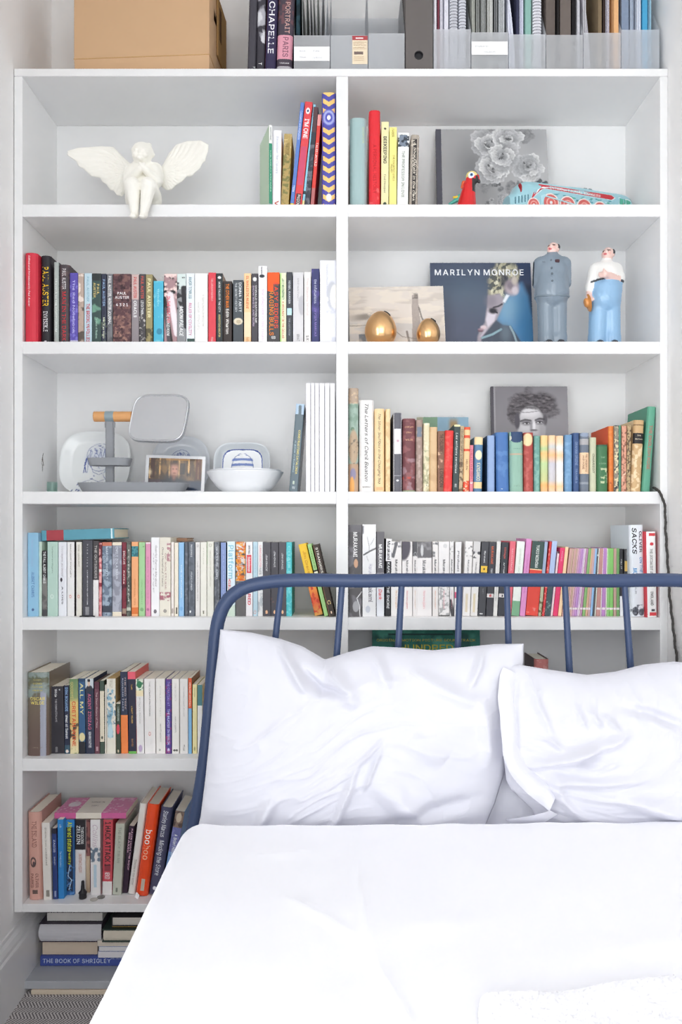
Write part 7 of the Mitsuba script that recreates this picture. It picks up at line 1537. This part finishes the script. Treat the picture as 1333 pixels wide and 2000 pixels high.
def belt(V, C):
    zz_ = zb_ + .010 - ((V[:, 0] - g(850, 430, Yg)[0]) / .05) ** 2 * .007
    mid = np.abs(V[:, 0] - g(850, 430, Yg)[0]) < .047
    notskin = np.abs(C - lin(SKIN)).sum(1) > .01
    dark = (np.abs(V[:, 2] - zz_ + .004) < .0032) & mid & notskin
    C = np.where(dark[:, None], lin('#474a50'), C)
    return np.where(((V[:, 2] < zz_ - .0075) & mid & notskin & (np.abs(C - lin(WHT)).sum(1) < .02) & (V[:, 0] > g(770, 400, Yg)[0]))[:, None], lin(BLUE), C)
lo, hi = g(650, 960, Yg), g(1000, 120, Yg); lo[1], hi[1] = Yg - .072, Yg + .052; lo[2] = Zs2 - .002
key = figurine('porcelain figurine of a man in white shirt and blue trousers with a straw hat', g, Yg, pr, lo, hi, .0021, .0052, belt)
# straw hat in his hand
hp = g(712, 590, Yg - .016); s = Soup()
m = lathe([(0, .012), (.010, .0115), (.0125, .008), (.0130, .002), (.0235, .0002), (.0240, -.001), (.0130, -.0004), (.012, .006), (0, .010)], 32)
v = m.vertices; v = np.stack([-v[:, 2] * .95 - v[:, 0] * .2, v[:, 1] * .9, v[:, 0]], 1) + hp
s.add(v, m.faces, '#d8914e'); s.put(key, 'straw_hat', 'mat_gloss', True)

# ---------------------------------------------------------------- third shelf, left
Zs3 = SHELF[3]
def squircle(n, a, b, e=2.6):
    t = np.linspace(0, 2 * np.pi, n, endpoint=False); c, s_ = np.cos(t), np.sin(t)
    return np.stack([a * np.sign(c) * np.abs(c) ** (2 / e), b * np.sign(s_) * np.abs(s_) ** (2 / e)], 1)
def plate(key, cx, cz, a, b, Yb, lean, depth, e, drawing, rim='#e3e6e9', part=None, well=.66, inner=None):
    """A shallow plate standing on its rim, its face towards the room; printed drawing in the well."""
    nr, na = 70, 160
    rr = np.linspace(0, 1, nr); sq = squircle(na, 1, 1, e)
    X_ = rr[:, None] * sq[:, 0] * a; Z_ = rr[:, None] * sq[:, 1] * b
    prof = np.where(rr < well, depth, depth * (1 - smooth(well, 1, rr)))
    D = np.repeat(prof[:, None], na, 1)
    C = np.tile(lin(rim), X_.shape + (1,))
    if inner: C = np.where((rr < well + .02)[:, None, None], lin(inner), C)
    C = drawing(X_, Z_, C)
    cl, sl_ = math.cos(lean), math.sin(lean)
    def w(x, d, z): return np.stack([cx + x, Yb + d * cl + (z + b) * sl_, cz - b + (z + b) * cl - d * sl_ + .0], -1)
    s = Soup(); P = w(X_, D, Z_); wrap = lambda q: np.concatenate([q, q[:, :1]], 1)
    s.grid(wrap(P), wrap(C))
    P2 = w(X_ * 1.0, D + .004, Z_); s.grid(wrap(P2), rim); s.grid(np.stack([wrap(P)[-1], wrap(P2)[-1]]), rim)
    s.put(key, part, 'mat_gloss', True)
INK = '#3c4f94'
def ink(X_, Z_, C, lines, r_=.0007, col=INK):
    for L_ in lines: C = over(C, col, stroke(X_, Z_, L_, r_) * .9)
    return C
r0 = np.random.default_rng(12)
def portrait_lines(cx, cz, S_):
    L_ = []
    q = lambda pts: [(cx + x * S_, cz + z * S_) for x, z in pts]
    th = np.linspace(0, 2 * np.pi, 26)
    L_.append(q([(.30 * math.cos(t) - .02 * math.sin(3 * t), .34 * math.sin(t) + .30) for t in th]))           # hair outline
    for i in range(18):
        x0 = r0.uniform(-.26, .24); L_.append(q([(x0, .60 - abs(x0) * .5), (x0 + r0.uniform(-.05, .05), .45), (x0 + r0.uniform(-.08, .08), .25 + r0.uniform(-.1, .1))]))
    L_.append(q([(-.16, .30), (-.20, .10), (-.14, -.06), (.0, -.13), (.14, -.06), (.19, .12), (.16, .30)]))
    L_ += [q([(-.12, .16), (-.04, .16)]), q([(.04, .16), (.12, .16)]), q([(.0, .12), (-.02, .04), (.02, .03)]), q([(-.06, -.03), (.0, -.05), (.06, -.03)])]
    for i in range(12):
        x0 = r0.uniform(-.34, -.2) if i % 2 else r0.uniform(.18, .3); L_.append(q([(x0, .28), (x0 * 1.1, .10), (x0 * r0.uniform(.9, 1.2), -.08)]))
    L_.append(q([(-.10, -.12), (-.16, -.24), (-.46, -.34), (-.60, -.56)])); L_.append(q([(.10, -.12), (.16, -.24), (.46, -.34), (.58, -.56)])); L_.append(q([(-.2, -.22), (0, -.30), (.2, -.22)]))
    for i in range(26):
        x0, z0 = r0.uniform(-.5, .5), r0.uniform(-.56, -.36); L_.append(q([(x0, z0), (x0 + .03, z0 + .05), (x0 + .06, z0)]))
    return L_
def dr1(X_, Z_, C):
    C = ink(X_, Z_, C, portrait_lines(.010, -.018, .125), .0006); C = over(C, '#7d93c9', np.exp(-(((X_ - .008) / .03) ** 2 + ((Z_ - .02) / .035) ** 2)) * .25)
    return over(C, INK, np.exp(-(((X_ + .022) / .008) ** 2 + ((Z_ - .010) / .014) ** 2)) * .5)
a_ = (256.5 - 119.5) / 2 / F * 2.335
p_ = at(188, 900, 2.335); zt_ = at(188, 841, 2.335)[2]; bb = (zt_ - Zs3) / 2
key = thing('plate', 'white rounded-square plate with a blue line portrait, standing at the left end', 'plate', 'decorated plates on the third shelf')
plate(key, p_[0], Zs3 + bb + .0022, a_, bb, 2.305, .20, .012, 3.0, dr1, '#e9ecec')
def dr2(X_, Z_, C): return over(ink(X_, Z_, C, portrait_lines(.0, -.018, .105), .0006), INK, np.exp(-(((X_ + .012) / .008) ** 2 + ((Z_ - .028) / .006) ** 2)) * .7)
a_ = (411 - 297) / 2 / F * 2.335; p_ = at(354, 900, 2.335); zt_ = at(354, 850, 2.335)[2]; bb = (zt_ - Zs3) / 2
key = thing('plate', 'grey-white plate with a blue line portrait behind the photograph', 'plate', 'decorated plates on the third shelf')
plate(key, p_[0], Zs3 + bb + .0022, a_, bb, 2.31, .18, .014, 2.5, dr2, '#d6dadf', inner='#cfd5dc')
def dr3(X_, Z_, C):
    ring = np.abs(np.maximum(np.abs(X_) / .041, np.abs(Z_) / .041) - 1) < .03
    sq = ((np.abs(X_ / .0580) ** 4 + np.abs(Z_ / .0580) ** 4) ** .25); C = over(C, '#eef0f2', (sq < 1) * 1.0); C = over(C, INK, ((sq > .975) & (sq < 1.02)) * 1.0)
    x, z = X_ / .0310, (Z_ - .010) / .042
    body = (np.abs(x) < .62 + .38 * smooth(.95, .3, z)) & (z < .86 - .25 * np.abs(x)) & (z > -1.2)
    neckh = (np.abs(x) < .28) & (z > .62)
    st = np.sin(z * 17 + .8 * x * x) > .05
    C = over(C, '#4d6cb4', (body & ~neckh & st) * .9)
    return ink(X_, Z_, C, [[(-.030, -.04), (-.032, .012), (-.022, .036), (-.008, .046)], [(.030, -.04), (.032, .012), (.022, .036), (.008, .046)]], .0007)
a_ = (529 - 419) / 2 / F * 2.30; p_ = at(474, 900, 2.30); zt_ = at(474, 864, 2.30)[2]; bb = (zt_ - Zs3) / 2
key = thing('plate', 'small square dish with a blue-striped torso standing behind the white bowls', 'plate', 'decorated plates on the third shelf')
plate(key, p_[0], Zs3 + bb + .0022, a_, bb, 2.275, .16, .016, 3.6, dr3, '#cdd2d6', well=.70)
# two stacked bowls
Ybw = 2.215
for i, (rtop, z0, z1, lab) in enumerate((((555 - 405) / 2, 0.0005, 946, 'lower of two stacked white bowls in front of the striped dish'), ((549 - 407) / 2, .010, 920, 'upper of two stacked white bowls in front of the striped dish'))):
    R_ = rtop / F * Ybw; c = at(480, 930, Ybw); zt_ = (at(480, 922, Ybw)[2] if i == 0 else at(480, 918.5, Ybw)[2]) - Zs3 - z0
    prof = [(0, 0), (R_ * .50, 0), (R_ * .56, .002), (R_ * .74, zt_ * .28), (R_ * .90, zt_ * .66), (R_ * .985, zt_ * .94), (R_, zt_), (R_ * .985, zt_ * 1.0), (R_ * .96, zt_ * .94), (R_ * .86, zt_ * .66), (R_ * .70, zt_ * .32), (R_ * .5, .006), (0, .005)]
    if i: prof = [(r_ * .985, z if k < 2 else z) for k, (r_, z) in enumerate(prof)]
    m = lathe(np.array(prof), 64); m.vertices *= [1, .82, 1]; m.apply_translation([c[0], Ybw, Zs3 + z0])
    key = thing('bowl', lab, 'bowl', 'stacked white bowls'); s = Soup(); s.mesh(m, '#eceef1'); s.put(key, None, 'mat_gloss', True)
# make-up mirror stand
key = thing('mirror_stand', 'grey make-up mirror stand with trays and a wooden crossbar', 'mirror')
g = crop(80, 740, 3.92); Ym = 2.19; GR = '#8e9196'
def tray(part, x0, x1, y0, y1, z0, z1, e=3.4, t=.003):
    n = 72; sq = squircle(n, (x1 - x0) / 2, (y1 - y0) / 2, e); c = np.array([(x0 + x1) / 2, (y0 + y1) / 2])
    rings = []
    for sc, z in ((.90, z0), (1.0, z1), ((1 - t / (x1 - x0) * 2), z1), ((1 - t / (x1 - x0) * 2) * .9, z0 + t), (.0, z0 + t)):
        rings.append(np.stack([c[0] + sq[:, 0] * sc, c[1] + sq[:, 1] * sc, np.full(n, z)], -1))
    rings.insert(0, np.stack([np.full(n, c[0]), np.full(n, c[1]), np.full(n, z0)], -1))
    G = np.stack(rings); G = np.concatenate([G, G[:, :1]], 1)
    s = Soup(); s.grid(G, GR); s.put(key, part, 'mat_print', False)
b0, b1 = g(293, 850, Ym), g(1132, 790, Ym)
tray('base_tray', b0[0], b1[0], Ym - .055, Ym + .06, Zs3 + .0004, g(500, 790, Ym - .055)[2])
pc = g(531, 500, Ym)
post = box((pc[0] - .0110, Ym - .008, Zs3 + .004), (pc[0] + .0110, Ym + .008, g(531, 322, Ym)[2]), .003); s = Soup(); s.mesh(post, GR)
zc = g(531, 289, Ym)[2]
hub = trimesh.creation.cylinder(.0148, .024, sections=36); hub.apply_transform(trimesh.transformations.rotation_matrix(np.pi / 2, [0, 1, 0])); hub.apply_translation([pc[0], Ym, zc]); s.mesh(hub, '#8b9aa0')
for q in (-1, 1): s.mesh(tube([[pc[0] + q * .006, Ym, zc - .012], [pc[0] + q * .011, Ym, zc - .018], [pc[0] + q * .0105, Ym, zc - .03]], .004, 8), GR)
s.put(key, 'post', 'mat_print')
t0, t1 = g(375, 640, Ym), g(703, 640, Ym)
tray('small_tray', t0[0], t1[0], Ym - .040, Ym + .022, g(500, 668, Ym)[2], g(500, 612, Ym)[2])
w0, w1 = g(410, 289, Ym), g(700, 289, Ym)
m = tube(np.array([[w0[0], Ym, zc], [w0[0] + .0015, Ym, zc], [w1[0], Ym, zc]]), np.array([.0128, .0142, .0142]), 32)
def wood(V): 
    n_ = meshkit.fbm(np.stack([V[:, 0] * 12, V[:, 1] * 160, V[:, 2] * 160], -1), 3, 4); return lin('#d9a26c') * (1 - .25 * n_[:, None]) + lin('#c4864e') * .25 * n_[:, None]
xsn = np.linspace(w0[0] + .0005, w1[0], 60); m = tube(np.stack([xsn, np.full(60, Ym), np.full(60, zc)], 1), .0142, 32)
put(key, 'wooden_crossbar', m, 'mat_print', True, wood(m.vertices))
# tilted mirror on the right end of the crossbar
mc = g(903, 298, Ym - .03); mw, mh = (1118 - 690) / 3.92 / F * 2.16 / 2 * 1.08, (478 - 118) / 3.92 / F * 2.16 / 2 * 1.10
nrm = np.array([-.20, -.93, .30]); nrm /= np.linalg.norm(nrm)
rx = np.cross(nrm, [0, 0, 1.0]) * 1.0; rx /= np.linalg.norm(rx); 
if rx[0] < 0: rx = -rx
uz = np.cross(rx, nrm); uz = uz if uz[2] > 0 else -uz
ca, sa = math.cos(-.05), math.sin(-.05); rx, uz = ca * rx + sa * uz, ca * uz - sa * rx
sq = squircle(96, 1, 1, 4.6)
def slab(part, sx, sz, d0, d1, mat, col, bev=.0):
    n = len(sq); rings = []
    for sc, d in ((0, d0), (1 - bev, d0), (1, d0 + (d1 - d0) * .4), (1, d1), (0, d1)):
        rings.append(mc + (sq[:, :1] * sx * sc) * rx + (sq[:, 1:] * sz * sc) * uz + d * nrm)
    G = np.stack(rings); G = np.concatenate([G, G[:, :1]], 1); s = Soup(); s.grid(G, col); return s.put(key, part, mat)
slab('mirror', mw, mh, -.016, .0, 'mat_print', '#a4a7ab', .05); slab('mirror__glass', mw * .955, mh * .925, -.002, .0008, 'mat_mirror', '#ffffff')
an = np.concatenate([sq, sq[:1]]) * [mw * .978, mh * .965]
put(key, 'mirror__rim', tube(mc + an[:, :1] * rx + an[:, 1:] * uz + .0006 * nrm, .0022, 8), 'mat_mirror', True)
s = Soup(); s.mesh(tube(np.array([[w1[0] - .004, Ym, zc], mc - .016 * nrm + [-.02, 0, -.01]]), .006, 12), GR); s.put(key, 'mirror_hinge', 'mat_print', True)
# snapshot leaning on the tray
def snapshot(U, V, w, h):
    C = np.tile(lin('#5a4634'), U.shape + (1,))
    C = over(C, '#8a6a44', smooth(.45, .6, fb(U * 9, V * 3, 2)) * (V < .7)); C = over(C, '#e0b478', (np.abs(((U * 6.2) % 1) - .5) < .09) * (V < .62) * smooth(.35, .6, fb(U * 6, V * 5, 4)))
    C = over(C, '#4a2f28', ((U > .08) & (U < .16)) * (V < .6) * .9); C = over(C, '#5c3028', ((U > .84) & (U < .93)) * (V < .62) * .8); C = over(C, '#b98a58', ((U > .34) & (U < .72) & (V > .05) & (V < .13)) * .8); C = over(C, '#2c2a2c', ((U > .58) & (U < .66) & (V > .2) & (V < .5)) * .8)
    C = over(C, '#3a3a44', smooth(.62, .70, V) * .95); C = over(C, '#26303c', np.exp(-(((U - .5) / .20) ** 4 + ((V - .78) / .26) ** 4))); C = over(C, '#2c3c54', smooth(.68, .8, U) * smooth(.62, .75, V) * .9); C = over(C, '#55454c', (U < .26) * smooth(.62, .68, V) * .8)
    C = over(C, '#3c2a22', np.exp(-(((U - .49) / .078) ** 4 + ((V - .31) / .14) ** 4))); C = over(C, '#cf9680', np.exp(-(((U - .49) / .066) ** 4 + ((V - .39) / .15) ** 4))); C = over(C, '#a06a58', np.exp(-(((U - .485) / .03) ** 2 + ((V - .58) / .08) ** 2)) * .8)
    C = over(C, '#4a2f2a', (np.exp(-(((U - .465) / .014) ** 2 + ((V - .36) / .02) ** 2)) + np.exp(-(((U - .52) / .014) ** 2 + ((V - .36) / .02) ** 2))).clip(0, 1) * .7); C = over(C, '#7a3f38', np.exp(-(((U - .49) / .03) ** 2 + ((V - .47) / .014) ** 2)) * .8)
    C = over(C, '#e6d2ac', np.exp(-(((U - .075) / .03) ** 2 + ((V - .46) / .07) ** 2))); C = over(C, '#2a2226', np.exp(-(((U - .72) / .035) ** 2 + ((V - .50) / .05) ** 2)))
    b = (U < .055) | (U > .945) | (V < .075) | (V > .925)
    return np.where(b[..., None], lin('#e6e7ea'), C)
leaning('photograph', 'white-bordered colour photograph of a smiling person leaning behind the grey tray', 'photograph', 284, 400.5, 892, Zs3 + .0005, 2.272, 2.262, .0006, '#fff', snapshot, edge='#e4e4e6', res=.0011, mat='mat_gloss', tilt=-.03)
# tea-light glass at the left end
key = thing('glass_holder', 'small pale green glass tea-light holder at the left end of the third shelf', 'glass')
R_ = 9.8 / F * 2.2; c = at(102.5, 950, 2.2); hh = at(102, 942, 2.2)[2] - Zs3
m = lathe([(0, .004), (R_ * .92, .004), (R_, .006), (R_, hh)], 36); m.apply_translation([c[0], 2.2, Zs3 + .0004]); put(key, 'wall', m, 'mat_glass', 40)
m = lathe([(0, 0), (R_ * .95, 0), (R_ * .95, .004), (0, .004)], 36); m.apply_translation([c[0], 2.2, Zs3 + .0003]); s = Soup(); s.mesh(m, '#a9cfc4'); s.put(key, 'foot', 'mat_gloss')

# ---------------------------------------------------------------- third shelf, right: pictures behind the books
def hat(U, V, w, h):
    C = np.tile(lin('#8fb0c4'), U.shape + (1,)); C = over(C, '#7f9f84', (U < .40) * 1.0); C = over(C, '#b9a894', (U < .12) * .6)
    x, z = (U - .71) / .15, V
    C = over(C, '#d6b49c', np.exp(-(((U - .72) / .06) ** 4 + ((V - .42) / .18) ** 4))); C = over(C, '#5a4436', np.exp(-(((U - .69) / .03) ** 2 + ((V - .38) / .02) ** 2)))
    C = over(C, '#7c6648', np.exp(-((x / .95) ** 4 + ((V - .26) / .055) ** 4))); C = over(C, '#a58c62', np.exp(-((x / .58) ** 4 + ((V - .13) / .11) ** 4))); C = over(C, '#5f4c36', np.exp(-((x / .58) ** 4 + ((V - .215) / .022) ** 4)))
    return C
leaning('postcard', 'green and blue card of a figure in a straw hat behind the books', 'card', 815, 916, 815, Zs3, 2.335, 2.318, .0015, '#9fb0c4', hat, edge='#c9c9c9')
def portrait(U, V, w, h):
    X, Y = 70 + U * 1165, 40 + V * 1600
    C = np.tile(lin('#8a878c'), U.shape + (1,)); C = over(C, '#7d7a80', se(X, Y, 300, 200, 500, 400, .9) * .5); C = over(C, '#98969b', se(X, Y, 1100, 800, 400, 500, .9) * .6)
    st = fb(X / 60 - Y / 40, Y / 24 + X / 90, 4); rag = 60 * (fb(X / 70, Y / 70, 8) - .5)
    hair = np.maximum.reduce([se(X + rag, Y + rag, 610, 290, 270, 160, .16), se(X + rag, Y, 430, 420, 120, 190, .2), se(X + rag, Y + rag, 830, 300, 230, 170, .25), .7 * se(X + rag, Y + rag, 950, 410, 140, 100, .4), .5 * se(X, Y + rag, 640, 120, 60, 80, .6)])
    C = over(C, '#5d585d', hair); C = over(C, '#3e3a3e', hair * smooth(.52, .64, st) * .8); C = over(C, '#857f83', hair * (1 - smooth(.34, .44, st)) * .7)
    face = se(X, Y, 675, 660, 212, 320, .10); C = over(C, '#c0bec2', face); C = over(C, '#a09da2', se(X, Y, 850, 700, 60, 260, .6) * face * .7); C = over(C, '#d9d7db', se(X, Y, 650, 430, 150, 75, .6) * face); C = over(C, '#d0ced2', se(X, Y, 590, 660, 80, 50, .7) * face)
    fr = (1 - smooth(355, 385, Y + .0006 * (X - 650) ** 2 * -1 + 30 * (fb(X / 40, Y / 90, 3) - .5))) * face; C = over(C, '#565156', fr); C = over(C, '#3e3a3e', fr * smooth(.5, .62, st) * .7)
    C = over(C, '#55515a', se(X, Y, 462, 560, 42, 120, .3)); C = over(C, '#5c585e', se(X, Y, 885, 540, 34, 80, .4)); C = over(C, '#8d8a90', stroke(X, Y, [(500, 420), (580, 432), (660, 425), (800, 405)], 7) * .8)
    for bx in ([(515, 560), (580, 540), (665, 552)], [(735, 548), (800, 522), (865, 530)]): C = over(C, '#4a464c', stroke(X, Y, bx, 15) * .9)
    for ex2, ey2 in ((600, 588), (798, 574)):
        C = over(C, '#77737a', se(X, Y, ex2, ey2, 78, 36, .5) * .9); C = over(C, '#dddbe0', se(X, Y, ex2, ey2 + 4, 46, 13, .3)); C = over(C, '#3a373c', se(X, Y, ex2 + 6, ey2 + 2, 18, 15, .3)); C = over(C, '#4c484e', stroke(X, Y, [(ex2 - 52, ey2 + 4), (ex2, ey2 - 14), (ex2 + 52, ey2 + 2)], 6))
    C = over(C, '#8f8c92', se(X, Y, 672, 640, 20, 80, .6) * .7); C = over(C, '#e6e4e8', se(X, Y, 716, 630, 22, 80, .6)); C = over(C, '#6a666c', se(X, Y, 712, 694, 56, 15, .5) * .9); C = over(C, '#77737a', se(X, Y, 705, 790, 90, 18, .5) * .9)
    C = over(C, '#55525a', (U < .035) * 1.0)
    return over(C, '#a9a7ac', ((U > .035) & (U < .05)) * .6)
leaning('portrait_book', 'grey picture book with a black and white portrait leaning behind the old hardbacks', 'book', 960, 1109, 756, Zs3, 2.335, 2.305, .015, '#8a878c', portrait, edge='#5f5c64')
